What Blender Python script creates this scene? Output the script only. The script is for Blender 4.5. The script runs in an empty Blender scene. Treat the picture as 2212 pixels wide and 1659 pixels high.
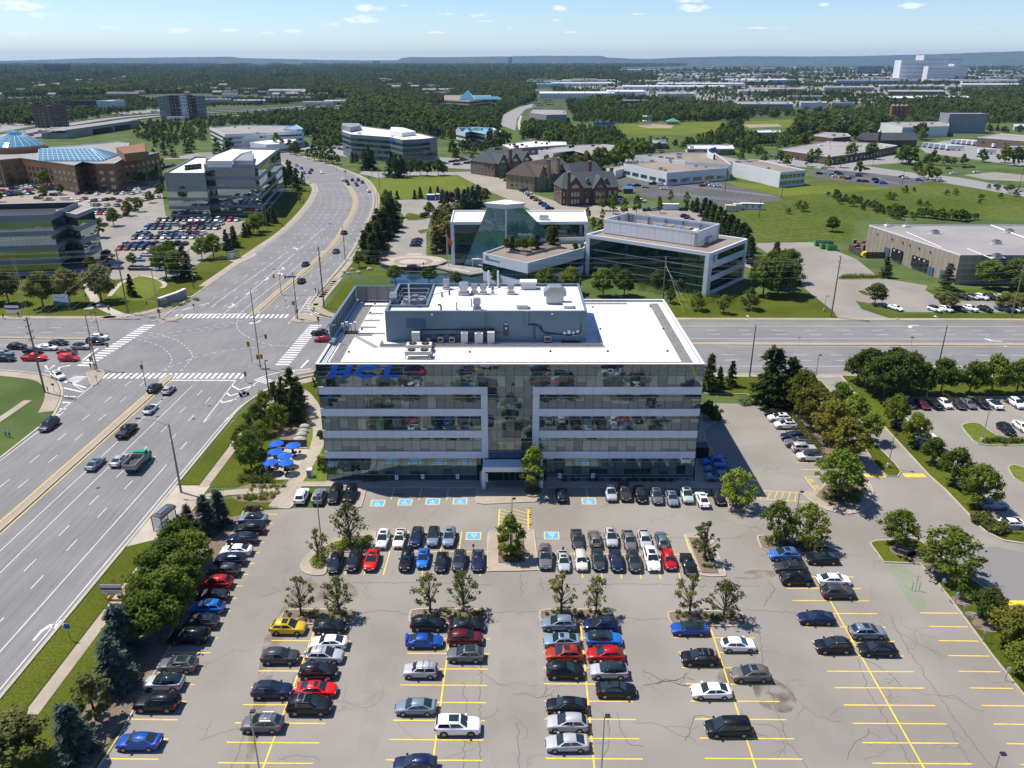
import bpy,bmesh,math,random
from math import cos,sin,pi,hypot,atan2,radians
import numpy as np
from mathutils import Vector,Matrix
MTr=Matrix.Translation;MRo=Matrix.Rotation
from mathutils.geometry import delaunay_2d_cdt
R=radians;en=enumerate;rg=range
def Y(s):return[tuple(eval(w)if w.lstrip('-.')[:1].isdigit()else w for w in i.split())for i in s.split(',')]
def lk(t):return lambda a,b:t.links.new(a.outputs[0]if hasattr(a,'outputs')else a,b)
def X(*a):return list(zip(a[::2],a[1::2]))
def dv(n,i,v):n.inputs[i].default_value=v
random.seed(7)
sc=bpy.context.scene
col=sc.collection
# ------------------------------------------------------------------ camera, sky, sun, exposure
CAM_H=69.3
PITCH=R(22.485)
YAW=R(1.03)
FPX,PCX,PCY=1690,1106,829.5
cam_data=bpy.data.cameras.new("camera")
cam_data.sensor_fit='HORIZONTAL'
cam_data.sensor_width=36
cam_data.lens=36*FPX/2212
cam_data.clip_start=.5
cam_data.clip_end=90000
cam=bpy.data.objects.new("camera",cam_data)
cam.location=(0,0,CAM_H)
cam.rotation_euler=(R(90)-PITCH,0,YAW)
col.objects.link(cam)
sc.camera=cam
SUN_AZ=Vector((-.917,.4,0)).normalized()
SUN_EL=R(60.5)
sun_dir=Vector((SUN_AZ.x*cos(SUN_EL),SUN_AZ.y*cos(SUN_EL),sin(SUN_EL)))
sun_data=bpy.data.lights.new("sun",'SUN')
sun_data.energy=4.1
sun_data.angle=R(.53)
sun_data.color=(1,.935,.85)
sun=bpy.data.objects.new("sun",sun_data)
sun.rotation_euler=(-sun_dir).to_track_quat('-Z','Y').to_euler()
sun.location=(0,0,400)
col.objects.link(sun)
world=bpy.data.worlds.new("World")
sc.world=world
world.use_nodes=True
wn=world.node_tree
wn.nodes.clear()
w_out=wn.nodes.new('ShaderNodeOutputWorld')
w_bg=wn.nodes.new('ShaderNodeBackground')
dv(w_bg,'Strength',.085)
w_sky=wn.nodes.new('ShaderNodeTexSky')
w_sky.sky_type='NISHITA'
w_sky.sun_disc=False
w_sky.sun_elevation=SUN_EL
w_sky.sun_rotation=atan2(SUN_AZ.x,SUN_AZ.y)
w_sky.altitude=150
w_sky.air_density=1
w_sky.dust_density=.3
w_sky.ozone_density=2.2
def wnode(t,**kw):
 n=wn.nodes.new(t)
 for k,v in kw.items():setattr(n,k,v)
 return n
def wmath(op,a,b=None,c=None,clamp=False):
 n=wnode('ShaderNodeMath',operation=op,use_clamp=clamp)
 for i,v in en((a,b,c)):
  if v is None:continue
  if isinstance(v,(int,float)):dv(n,i,v)
  else:wn.links.new(v,n.inputs[i])
 return n.outputs[0]
w_tc=wnode('ShaderNodeTexCoord')
w_sep=wnode('ShaderNodeSeparateXYZ')
wn.links.new(w_tc.outputs['Generated'],w_sep.inputs[0])
az=wmath('ARCTAN2',w_sep.outputs['X'],w_sep.outputs['Y'])
el=wmath('ARCSINE',w_sep.outputs['Z'])
comb=wnode('ShaderNodeCombineXYZ')
wn.links.new(az,comb.inputs[0]);wn.links.new(wmath('MULTIPLY',el,2.4),comb.inputs[1])
w_noise=wnode('ShaderNodeTexNoise')
dv(w_noise,'Scale',60);dv(w_noise,'Detail',6)
dv(w_noise,'Roughness',.62)
wn.links.new(comb.outputs[0],w_noise.inputs['Vector'])
clouds=[(782,42,50,11),(800,17,40,10),(712,52,38,6),(500,66,30,5),(385,66,34,7),(630,68,45,6),
(575,72,22,4),(1035,34,30,6),(965,30,24,4),(1045,46,34,3),(1208,18,26,8),(870,12,18,4),(1197,44,22,6),
(1500,18,48,10),(1490,2,50,6),(1965,12,36,7),(1780,10,14,4),(45,10,60,12),(90,32,34,6),(55,72,40,4),
(240,60,30,3),(940,70,34,3),(1100,60,14,4),(1380,30,24,3),(1230,70,24,3),(1650,60,60,3),(2130,60,30,4)]
acc=None
for(cx_,cy_,sx_,sy_)in clouds:
 u=(cx_-PCX)/FPX;v=(cy_-PCY)/FPX
 d=Vector((u,cos(PITCH)-v*sin(PITCH),-sin(PITCH)-v*cos(PITCH)))
 d.rotate(MRo(YAW,3,'Z'));d.normalize()
 a0=atan2(d.x,d.y);e0=math.asin(d.z)
 dx=wmath('MULTIPLY',wmath('SUBTRACT',az,a0),FPX*1.05/sx_)
 dy=wmath('MULTIPLY',wmath('SUBTRACT',el,e0),FPX*1.05/sy_)
 m=wmath('SUBTRACT',1,wmath('ADD',wmath('MULTIPLY',dx,dx),wmath('MULTIPLY',dy,dy)),clamp=True)
 m=wmath('MULTIPLY',m,.62 if sy_>6 else .45)
 acc=m if acc is None else wmath('MAXIMUM',acc,m)
big=wnode('ShaderNodeTexNoise');dv(big,'Scale',9);dv(big,'Detail',2)
wn.links.new(comb.outputs[0],big.inputs['Vector'])
outm=wmath('MULTIPLY',wmath('SUBTRACT',big.outputs['Fac'],.56,clamp=True),2.6,clamp=True)
above=wmath('MULTIPLY',wmath('SUBTRACT',el,.14,clamp=True),6,clamp=True)
side=wmath('MULTIPLY',wmath('SUBTRACT',wmath('ABSOLUTE',az),.75,clamp=True),3,clamp=True)
acc=wmath('MAXIMUM',acc,wmath('MULTIPLY',outm,wmath('MAXIMUM',above,side)))
dens=wmath('ADD',acc,wmath('MULTIPLY',wmath('SUBTRACT',w_noise.outputs['Fac'],.5),1.7))
dens=wmath('MULTIPLY',wmath('SUBTRACT',dens,.24),3.2,clamp=True)
dens=wmath('MULTIPLY',dens,wmath('MULTIPLY',acc,4,clamp=True),clamp=True)
w_mix=wnode('ShaderNodeMixRGB')
dv(w_mix,'Color2',(8,8.5,9.2,1))
wn.links.new(wmath('MULTIPLY',dens,.85),w_mix.inputs['Fac'])
w_g=wnode('ShaderNodeMixRGB');dv(w_g,1,(.97,1.1,1.34,1));dv(w_g,2,(.55,.74,1.04,1))
wn.links.new(wmath('MULTIPLY',el,6,clamp=True),w_g.inputs[0])
w_t=wnode('ShaderNodeMixRGB',blend_type='MULTIPLY');dv(w_t,0,1)
wn.links.new(w_sky.outputs[0],w_t.inputs[1]);wn.links.new(w_g.outputs[0],w_t.inputs[2])
wn.links.new(w_t.outputs[0],w_mix.inputs['Color1'])
wn.links.new(w_mix.outputs[0],w_bg.inputs['Color'])
wn.links.new(w_bg.outputs[0],w_out.inputs['Surface'])
sc.view_settings.view_transform='Standard'
sc.view_settings.look='None'
sc.view_settings.gamma=1
sc.view_settings.exposure=.62
sc.view_settings.use_curve_mapping=False
sc.render.engine='CYCLES'
sc.cycles.max_bounces=6
sc.cycles.volume_bounces=0
sc.cycles.transparent_max_bounces=12
# ------------------------------------------------------------------ survey: photograph pixel -> point of the place
_ct,_st=cos(PITCH),sin(PITCH)
_cy,_sy=cos(YAW),sin(YAW)
def ray(px,py):
 u=(px-PCX)/FPX;v=(py-PCY)/FPX
 x,y,z=u,_ct-v*_st,-_st-v*_ct
 return(_cy*x-_sy*y,_sy*x+_cy*y,z)
def G(px,py,z=.0):
 d=ray(px,py);t=(z-CAM_H)/d[2]
 return(d[0]*t,d[1]*t)
def GP(pts,z=.0):return[G(x,y,z)for x,y in pts]
def hgt(top,bot):
 b=G(*bot);d=ray(*top)
 return CAM_H+d[2]*hypot(*b)/hypot(d[0],d[1])
# ------------------------------------------------------------------ materials
def _nt(name):
 m=bpy.data.materials.new(name);m.use_nodes=True
 nt=m.node_tree;b=nt.nodes['Principled BSDF']
 return m,nt,b
class _D(dict):
 __getattr__=dict.__getitem__
M=_D()
def mat(name,c,rough=.8,metal=.0,var=.12,scale=1.5,bump=.0,bscale=None,spec=.4,c2=None,big=None,bgs=.05,objrand=.0,detail=5,streak=None,coat=.0):
 m,nt,b=_nt(name)
 L=lk(nt)
 tc=nt.nodes.new('ShaderNodeTexCoord')
 src=tc.outputs['Object']
 if streak:
  mp=nt.nodes.new('ShaderNodeMapping');dv(mp,'Scale',streak)
  L(src,mp.inputs[0]);src=mp.outputs[0]
 n=nt.nodes.new('ShaderNodeTexNoise');dv(n,'Scale',scale);dv(n,'Detail',detail)
 dv(n,'Roughness',.65)
 L(src,n.inputs['Vector'])
 mr=nt.nodes.new('ShaderNodeMapRange');dv(mr,1,.3);dv(mr,2,.7)
 L(n.outputs['Fac'],mr.inputs[0])
 mx=nt.nodes.new('ShaderNodeMixRGB')
 ca=tuple(max(0,x*(1-var))for x in c);cb=c2 if c2 else tuple(min(1,x*(1+var))for x in c)
 dv(mx,1,(*ca,1));dv(mx,2,(*cb,1))
 L(mr,mx.inputs[0])
 out=mx.outputs[0]
 if big:
  n2=nt.nodes.new('ShaderNodeTexNoise');dv(n2,'Scale',bgs);dv(n2,'Detail',4)
  L(tc.outputs['Object'],n2.inputs['Vector'])
  mr2=nt.nodes.new('ShaderNodeMapRange');dv(mr2,1,.38);dv(mr2,2,.62)
  L(n2.outputs['Fac'],mr2.inputs[0])
  mx2=nt.nodes.new('ShaderNodeMixRGB');mx2.blend_type='MULTIPLY'
  mx3=nt.nodes.new('ShaderNodeMixRGB')
  dv(mx3,1,(1,1,1,1));dv(mx3,2,(*big,1))
  L(mr2,mx3.inputs[0])
  dv(mx2,0,1)
  L(out,mx2.inputs[1]);L(mx3,mx2.inputs[2]);out=mx2.outputs[0]
 if objrand:
  oi=nt.nodes.new('ShaderNodeObjectInfo')
  hs=nt.nodes.new('ShaderNodeHueSaturation')
  mr3=nt.nodes.new('ShaderNodeMapRange');dv(mr3,3,1-objrand);dv(mr3,4,1+objrand)
  L(oi.outputs['Random'],mr3.inputs[0]);L(mr3,hs.inputs['Value'])
  L(out,hs.inputs['Color']);out=hs.outputs[0]
 L(out,b.inputs['Base Color'])
 dv(b,'Roughness',rough);dv(b,'Metallic',metal)
 dv(b,'Specular IOR Level',spec)
 if coat:dv(b,'Coat Weight',coat)
 if bump:
  bp=nt.nodes.new('ShaderNodeBump');dv(bp,'Strength',bump);dv(bp,'Distance',.05)
  nb=nt.nodes.new('ShaderNodeTexNoise');dv(nb,'Scale',bscale or scale*4);dv(nb,'Detail',4)
  L(src,nb.inputs['Vector']);L(nb.outputs['Fac'],bp.inputs['Height']);L(bp,b.inputs['Normal'])
 return m
def mt(k,*a,**b):M[k]=mat(k,*a,**b)
def glm(name,c,refl=.35,wav=.05,wscale=.35,rand=.0,tint=(.66,.84,.92),c2=None):
 m,nt,b=_nt(name);L=lk(nt)
 tc=nt.nodes.new('ShaderNodeTexCoord');geo=nt.nodes.new('ShaderNodeNewGeometry')
 n=nt.nodes.new('ShaderNodeTexNoise');dv(n,'Scale',wscale);dv(n,'Detail',2)
 L(geo.outputs['Position'],n.inputs['Vector'])
 bp=nt.nodes.new('ShaderNodeBump');dv(bp,'Strength',wav);dv(bp,'Distance',.25)
 L(n.outputs['Fac'],bp.inputs['Height'])
 nt.nodes.remove(b)
 dif=nt.nodes.new('ShaderNodeBsdfDiffuse');gl=nt.nodes.new('ShaderNodeBsdfGlossy');mx=nt.nodes.new('ShaderNodeMixShader')
 dv(gl,'Roughness',.015);dv(gl,'Color',(*tint,1))
 L(bp,gl.inputs['Normal'])
 if rand or c2:
  oi=nt.nodes.new('ShaderNodeObjectInfo')
  mr=nt.nodes.new('ShaderNodeMixRGB');dv(mr,1,(*c,1));dv(mr,2,(*(c2 or tuple(x*(1+rand)for x in c)),1))
  cr=nt.nodes.new('ShaderNodeMath');cr.operation='POWER';dv(cr,1,1.3)
  L(oi.outputs['Random'],cr.inputs[0]);L(cr,mr.inputs[0]);L(mr,dif.inputs['Color'])
 else:dv(dif,'Color',(*c,1))
 fr=nt.nodes.new('ShaderNodeFresnel');dv(fr,'IOR',1.5)
 ad=nt.nodes.new('ShaderNodeMath');ad.operation='ADD';ad.use_clamp=True;dv(ad,1,refl)
 L(fr,ad.inputs[0]);L(ad,mx.inputs[0])
 L(dif,mx.inputs[1]);L(gl,mx.inputs[2])
 L(mx,nt.nodes['Material Output'].inputs['Surface'])
 return m
M['paint']=None
def paint_mat():
 m,nt,b=_nt('car_paint');L=lk(nt)
 oi=nt.nodes.new('ShaderNodeObjectInfo');L(oi.outputs['Color'],b.inputs['Base Color'])
 dv(b,'Roughness',.4);dv(b,'Metallic',.1);dv(b,'Specular IOR Level',.2)
 dv(b,'Coat Weight',.5);dv(b,'Coat Roughness',.04)
 return m
M['paint']=paint_mat()
mt('car_glass',(.018,.028,.03),.03,0,0,spec=.9)
mt('tyre',(.012,.012,.013),.85)
mt('rim',(.42,.42,.43),.3,.9,.05)
mt('bp',(.018,.018,.02),.55)
mt('headlamp',(.62,.65,.68),.12,.3,0)
mt('rl',(.28,.008,.01),.2,0,0)
mt('plate',(.7,.72,.75),.5)
mt('amber',(.7,.25,.02),.3)
mt('chrome',(.55,.56,.58),.3,.9,.05)
mt('lot',(.28,.257,.222),.92,var=.16,scale=9,bump=.25,bscale=30,big=(.83,.82,.8),bgs=.07,c2=(.31,.286,.25))
mt('lot_dark',(.075,.073,.074),.92,var=.2,scale=4,bump=.2,big=(1.35,1.3,1.25),bgs=.05)
mt('lot_tan',(.31,.27,.215),.92,var=.12,scale=5,big=(.86,.86,.86))
mt('road',(.205,.2,.194),.9,var=.16,scale=1.6,bump=.2,bscale=25,streak=(1,.05,1),big=(.86,.86,.87),bgs=.09)
mt('road_ew',(.205,.2,.194),.9,var=.16,scale=1.6,bump=.2,bscale=25,streak=(.05,1,1),big=(.86,.86,.87),bgs=.09)
mt('yard',(.22,.215,.185),.9,var=.25,scale=.1)
mt('road_far',(.25,.245,.235),.9,var=.1,scale=.5)
mt('concrete',(.44,.385,.315),.9,var=.1,scale=3,bump=.15,big=(.86,.85,.83),bgs=.3)
mt('sidewalk',(.37,.315,.245),.9,var=.12,scale=2,big=(.85,.84,.82),bgs=.2)
mt('grass',(.082,.106,.012),.95,var=.4,scale=3.2,bump=.5,bscale=14,c2=(.135,.155,.02),big=(.72,.78,.7),bgs=.055,spec=.04)
mt('lawn',(.122,.155,.024),.95,var=.25,scale=.9,bump=.4,bscale=8,c2=(.172,.198,.036),big=(.78,.86,.75),bgs=.03,spec=.04)
mt('field',(.09,.122,.022),.95,var=.4,scale=.35,bump=.6,bscale=2,c2=(.145,.168,.036),big=(.68,.78,.6),bgs=.018,spec=.04,detail=8)
mt('mulch',(.21,.155,.115),.95,var=.45,scale=6,bump=.6,bscale=18,big=(.8,.8,.8),bgs=.5)
mt('line_y',(.86,.6,.06),.7,var=.1,scale=5,big=(.82,.8,.8),bgs=.9)
mt('line_yr',(.62,.4,.09),.8,var=.15,scale=3)
mt('line_w',(.7,.7,.69),.8,var=.15,scale=4,big=(.82,.82,.82),bgs=.6)
mt('blue_mark',(.1,.36,.72),.7,var=.12,scale=4)
mt('green_spray',(.24,.5,.16),.9,var=.3,scale=2)
mt('crack',(.065,.063,.062),.75)
mt('rs',(.27,.205,.14),.95,var=.2,scale=1.2)
mt('median',(.33,.27,.2),.9,var=.2,scale=4)
mt('white_roof',(.7,.69,.665),.85,var=.05,scale=.7,big=(.93,.925,.91),bgs=.16)
mt('roof_paver',(.2,.19,.18),.9,var=.3,scale=1.8)
mt('gr',(.27,.225,.18),.95,var=.12,scale=3,big=(.82,.8,.78),bgs=.07)
mt('gg',(.3,.28,.26),.95,var=.12,scale=3,big=(.85,.85,.85),bgs=.07)
mt('panel',(.7,.71,.73),.55,.05,var=.04,scale=.8,big=(.93,.93,.94),bgs=.3)
mt('pg',(.245,.255,.272),.7,.1,var=.06,scale=.8,big=(.9,.9,.9),bgs=.1)
mt('bluewall',(.125,.185,.235),.6,.1,var=.05,scale=.6,big=(.92,.93,.94),bgs=.35)
mt('louvre',(.09,.14,.19),.5,.2)
mt('wm',(.7,.7,.69),.5,.0,var=.05,scale=2)
mt('galv',(.4,.41,.42),.4,.7,var=.15,scale=2)
mt('dm',(.03,.032,.035),.5,.4)
mt('mullion',(.03,.036,.04),.45,.3)
mt('trim_light',(.36,.37,.37),.45,.4)
mt('beige_unit',(.55,.52,.46),.6)
mt('wP',(.2,.165,.125),.9,var=.3,scale=3,streak=(1,1,.1))
mt('sP',(.3,.3,.29),.5,.4,var=.1)
mt('cP',(.26,.235,.195),.85,var=.15)
mt('signal',(.62,.27,.02),.5)
mt('hcl_blue',(.008,.12,.56),.4,0,.02)
mt('sb',(.02,.09,.35),.5)
mt('umbrella',(.004,.1,.48),.8,var=.08,scale=3)
M['window']=glm('office_window',(.012,.02,.021),.15,.035,.5,c2=(.055,.075,.066))
M['spandrel']=glm('spandrel_glass',(.022,.032,.04),.17,.05,.5)
M['grg']=glm('grg',(.005,.026,.02),.05,.05,.3)
M['fg']=glm('far_window_glass',(.02,.034,.038),.22,.05,.3,c2=(.04,.055,.055))
M['mg']=glm('mg',(.03,.035,.04),.42,.1,.16)
M['tg']=glm('tg',(.04,.185,.155),.14,.04,.4)
M['skylight']=glm('pale_skylight_glass',(.1,.3,.38),.25,.04,.4)
mt('ochre_brick',(.235,.125,.06),.9,var=.12,scale=2,big=(.85,.84,.82),bgs=.1)
mt('rbk',(.135,.07,.052),.9,var=.2,scale=3,big=(.85,.85,.85),bgs=.2)
mt('bb',(.17,.115,.075),.9,var=.2,scale=3)
mt('tan_stone',(.26,.2,.135),.9,var=.25,scale=2)
mt('slate',(.062,.072,.078),.85,var=.2,scale=2,objrand=.1)
mt('bs',(.105,.078,.06),.85,var=.2,scale=2)
mt('precast',(.33,.285,.225),.9,var=.12,scale=1.2,streak=(1,1,.12),big=(.86,.86,.85),bgs=.08)
mt('ww',(.62,.64,.65),.75,var=.05,scale=.7,big=(.92,.93,.94),bgs=.06)
mt('gw',(.3,.3,.295),.8,var=.08,scale=.5)
mt('bw',(.42,.37,.3),.85,var=.08,scale=.5)
mt('dw',(.055,.056,.062),.6,var=.1)
mt('wf',(.62,.62,.61),.85,var=.08,scale=.2,big=(.88,.88,.88),bgs=.02)
mt('green_steel',(.07,.3,.05),.6)
mt('rust_box',(.33,.055,.035),.65,var=.1)
mt('terracotta',(.33,.14,.085),.85,var=.2,scale=1)
mt('fence',(.07,.06,.05),.9,var=.2)
mt('rock',(.38,.35,.31),.9,var=.25,scale=2,bump=.5)
mt('bark',(.1,.078,.06),.95,var=.3,scale=4)
mt('skin',(.42,.26,.18),.6,var=.05)
mt('cd',(.03,.032,.045),.9)
mt('cw_',(.62,.62,.6),.9)
mt('cloth_blue',(.06,.11,.24),.9)
mt('water',(.02,.045,.065),.08,0,.15,scale=.5,bump=.25,bscale=2.5,spec=.6)
mt('soil',(.3,.235,.165),.95,var=.15,scale=1)
mt('orange',(.75,.16,.02),.6)
def lfm(name,c,c2,scale=.35):
 m,nt,b=_nt(name);L=lk(nt)
 tc=nt.nodes.new('ShaderNodeTexCoord');oi=nt.nodes.new('ShaderNodeObjectInfo')
 n=nt.nodes.new('ShaderNodeTexNoise');dv(n,'Scale',scale);dv(n,'Detail',8);dv(n,'Roughness',.75)
 L(tc.outputs['Object'],n.inputs['Vector'])
 mr=nt.nodes.new('ShaderNodeMapRange');dv(mr,1,.36);dv(mr,2,.64);L(n.outputs['Fac'],mr.inputs[0])
 mx=nt.nodes.new('ShaderNodeMixRGB');dv(mx,1,(*c,1));dv(mx,2,(*c2,1))
 L(mr,mx.inputs[0])
 hs=nt.nodes.new('ShaderNodeHueSaturation')
 v=nt.nodes.new('ShaderNodeMapRange');dv(v,3,.68);dv(v,4,1.38);L(oi.outputs['Random'],v.inputs[0])
 h=nt.nodes.new('ShaderNodeMath');h.operation='MULTIPLY_ADD';dv(h,1,-.035);dv(h,2,.517)
 L(oi.outputs['Random'],h.inputs[0]);L(h,hs.inputs['Hue'])
 L(v,hs.inputs['Value']);L(mx,hs.inputs['Color']);L(hs,b.inputs['Base Color'])
 dv(b,'Roughness',.7);dv(b,'Specular IOR Level',.12)
 tr=nt.nodes.new('ShaderNodeBsdfTranslucent');L(hs,tr.inputs['Color'])
 ms=nt.nodes.new('ShaderNodeMixShader');dv(ms,0,.38)
 L(b,ms.inputs[1]);L(tr,ms.inputs[2]);L(ms,nt.nodes['Material Output'].inputs['Surface'])
 return m
M['leaf']=lfm('leaf_green',(.09,.13,.016),(.175,.225,.032))
M['lb']=lfm('leaf_bright_green',(.13,.2,.02),(.215,.285,.038))
M['lo']=lfm('lo',(.13,.142,.038),(.225,.23,.068))
M['lg']=lfm('leaf_golden_green',(.13,.138,.018),(.225,.205,.032))
M['needle']=lfm('dark_needles',(.044,.07,.02),(.1,.135,.036))
M['nb']=lfm('blue_spruce_needles',(.055,.088,.066),(.15,.195,.155))
M['leaf_dark']=lfm('dark_leaves',(.058,.09,.015),(.122,.16,.028))
M['leaf_purple']=lfm('purple_leaves',(.035,.018,.02),(.07,.035,.03))
# ------------------------------------------------------------------ mesh helpers
class MB:
 def __init__(s):s.v=[];s.f=[];s.m=[]
 def quad(s,a,b,c,d,m=0):
  i=len(s.v);s.v+=[a,b,c,d];s.f.append((i,i+1,i+2,i+3));s.m.append(m)
 def poly(s,pts,m=0):
  i=len(s.v);s.v+=[tuple(p)for p in pts];s.f.append(tuple(rg(i,i+len(pts))));s.m.append(m)
 def box(s,x0,x1,y0,y1,z0,z1,m=0,T=None):
  i=len(s.v)
  P=[(x0,y0,z0),(x1,y0,z0),(x1,y1,z0),(x0,y1,z0),(x0,y0,z1),(x1,y0,z1),(x1,y1,z1),(x0,y1,z1)]
  if T is not None:P=[tuple(T@Vector(p))for p in P]
  s.v+=P
  for f in((0,3,2,1),(4,5,6,7),(0,1,5,4),(1,2,6,5),(2,3,7,6),(3,0,4,7)):
   s.f.append(tuple(i+k for k in f));s.m.append(m)
 def prism(s,pts,z0,z1,m=0,mtop=None):
  pts=ccw(pts);n=len(pts);i=len(s.v)
  s.v+=[(p[0],p[1],z0)for p in pts]+[(p[0],p[1],z1)for p in pts]
  for k in rg(n):
   k2=(k+1)%n;s.f.append((i+k,i+k2,i+n+k2,i+n+k));s.m.append(m)
  s.f.append(tuple(i+n+k for k in rg(n)));s.m.append(m if mtop is None else mtop)
  s.f.append(tuple(i+n-1-k for k in rg(n)));s.m.append(m)
 def loft(s,loops,m=0,cap=True,closed=True):
  i=len(s.v);n=len(loops[0])
  for lp in loops:s.v+=[tuple(p)for p in lp]
  for a in rg(len(loops)-1):
   for k in rg(n if closed else n-1):
    k2=(k+1)%n
    s.f.append((i+a*n+k,i+a*n+k2,i+(a+1)*n+k2,i+(a+1)*n+k));s.m.append(m)
  if cap:
   s.f.append(tuple(i+n-1-k for k in rg(n)));s.m.append(m)
   s.f.append(tuple(i+(len(loops)-1)*n+k for k in rg(n)));s.m.append(m)
 def tube(s,pts,r,n=6,m=0):
  pts=[Vector(p)for p in pts];loops=[]
  rs=r if isinstance(r,(list,tuple))else[r]*len(pts)
  for k,p in en(pts):
   d=(pts[min(k+1,len(pts)-1)]-pts[max(k-1,0)]).normalized()
   u=d.cross(Vector((0,0,1))if abs(d.z)<.9 else Vector((1,0,0))).normalized();w=d.cross(u)
   loops.append([p+(u*cos(2*pi*j/n)+w*sin(2*pi*j/n))*rs[k]for j in rg(n)])
  s.loft(loops,m)
 def cyl(s,x,y,z0,z1,r,n=12,m=0,r1=None):
  r1=r if r1 is None else r1
  s.loft([[(x+r*cos(2*pi*k/n),y+r*sin(2*pi*k/n),z0)for k in rg(n)],
[(x+r1*cos(2*pi*k/n),y+r1*sin(2*pi*k/n),z1)for k in rg(n)]],m)
 def mesh(s,name,mats,smooth=False):
  me=bpy.data.meshes.new(name);me.from_pydata([tuple(v)for v in s.v],[],s.f)
  mats=mats if isinstance(mats,(list,tuple))else[mats]
  for m in mats:me.materials.append(m)
  if len(mats)>1:me.polygons.foreach_set('material_index',s.m)
  if smooth:me.polygons.foreach_set('use_smooth',[True]*len(me.polygons))
  me.update();return me
 def bd(s,name,mats,parent=None,smooth=False,loc=None):
  return ob(name,s.mesh(name,mats,smooth),parent,loc)
def mbx(n,m,p,*a,**k):mb=MB();mb.box(*a,**k);return mb.bd(n,m,p)
def mtb(n,m,p,*a,**k):mb=MB();mb.tube(*a,**k);return mb.bd(n,m,p)
def mlf(n,m,p,*a,**k):mb=MB();mb.loft(*a,**k);return mb.bd(n,m,p)
def mcy(n,m,p,*a,**k):mb=MB();mb.cyl(*a,**k);return mb.bd(n,m,p)
def mpr(n,m,p,*a,**k):mb=MB();mb.prism(*a,**k);return mb.bd(n,m,p)
def mpy(n,m,p,*a,**k):mb=MB();mb.poly(*a,**k);return mb.bd(n,m,p)
def ccw(pts):
 a=sum(pts[i][0]*pts[(i+1)%len(pts)][1]-pts[(i+1)%len(pts)][0]*pts[i][1]for i in rg(len(pts)))
 return list(pts)if a>0 else list(reversed(pts))
def ob(name,me,parent=None,loc=None,rz=0):
 o=bpy.data.objects.new(name,me);col.objects.link(o)
 if parent is not None:o.parent=parent
 if loc:o.location=loc
 if rz:o.rotation_euler=(0,0,rz)
 return o
def tag(o,label=None,cat=None,group=None,kind=None):
 if label:o['label']=label
 if cat:o['category']=cat
 if group:o['group']=group
 if kind:o['kind']=kind
 return o
def st(o,label=None):return tag(o,label,kind='structure')
def th(name,label,cat,loc=(0,0,0),rz=0,group=None):
 o=bpy.data.objects.new(name,None);col.objects.link(o);o.location=loc;o.rotation_euler=(0,0,rz)
 return tag(o,label,cat or name.replace('_',' '),group)
def cpt(o,parent=None):
 c=o.copy();col.objects.link(c);c.parent=parent
 for ch in CH.get(o.name,list(o.children)):cpt(ch,c)
 return c
CH={}
def freeze(o):
 CH[o.name]=list(o.children)
 for c in o.children:freeze(c)
def crv(pts,n=6):
 if len(pts)<3:return list(pts)
 out=[];P=[pts[0]]+list(pts)+[pts[-1]]
 for i in rg(1,len(P)-2):
  for k in rg(n):
   t=k/n;p0,p1,p2,p3=P[i-1],P[i],P[i+1],P[i+2]
   out.append(tuple(.5*(2*p1[j]+(p2[j]-p0[j])*t+(2*p0[j]-5*p1[j]+4*p2[j]-p3[j])*t*t+(3*p1[j]-p0[j]-3*p2[j]+p3[j])*t**3)for j in(0,1)))
 out.append(tuple(pts[-1]));return out
def offs(pts,d,closed=False):
 out=[];n=len(pts)
 for i in rg(n):
  a=pts[(i-1)%n]if closed or i>0 else pts[i];b=pts[(i+1)%n]if closed or i<n-1 else pts[i]
  dx,dy=b[0]-a[0],b[1]-a[1];l=hypot(dx,dy)or 1
  out.append((pts[i][0]-dy/l*d,pts[i][1]+dx/l*d))
 return out
def flat(mb,pts,z,m=0):
 v,e,f,*_=delaunay_2d_cdt([Vector(p[:2])for p in pts],[],[list(rg(len(pts)))],1,1e-4)
 for t in f:
  q=[(v[i].x,v[i].y,z)for i in t]
  if(q[1][0]-q[0][0])*(q[2][1]-q[0][1])<(q[2][0]-q[0][0])*(q[1][1]-q[0][1]):q.reverse()
  mb.poly(q,m)
def sheet(name,pts,z,m,kind='structure',parent=None,label=None,sub=None):
 mb=MB();flat(mb,pts,z);o=mb.bd(name,m,parent)
 if parent is None:tag(o,label,kind=kind)
 return o
def slab(name,pts,z0,z1,m,parent=None,kind='structure',label=None,kerb=None,kw=.18):
 pts=ccw(pts)
 mb=MB();inner=offs(pts,kw,True)if kerb else pts;flat(mb,inner,z1)
 for p,q in zip(inner,inner[1:]+inner[:1]):mb.quad((*p,z0),(*q,z0),(*q,z1),(*p,z1))
 o=mb.bd(name,m,parent)
 if parent is None:tag(o,label,kind=kind)
 if kerb:
  k=MB();zt=z1+.035;n=len(pts)
  for i in rg(n):
   j=(i+1)%n;a,b,c,d=pts[i],pts[j],inner[j],inner[i]
   k.quad((*a,zt),(*b,zt),(*c,zt),(*d,zt))
   k.quad((*a,z0),(*b,z0),(*b,zt),(*a,zt));k.quad((*c,z0),(*d,z0),(*d,zt),(*c,zt))
  k.bd('kerb',kerb,o)
 return o
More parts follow.
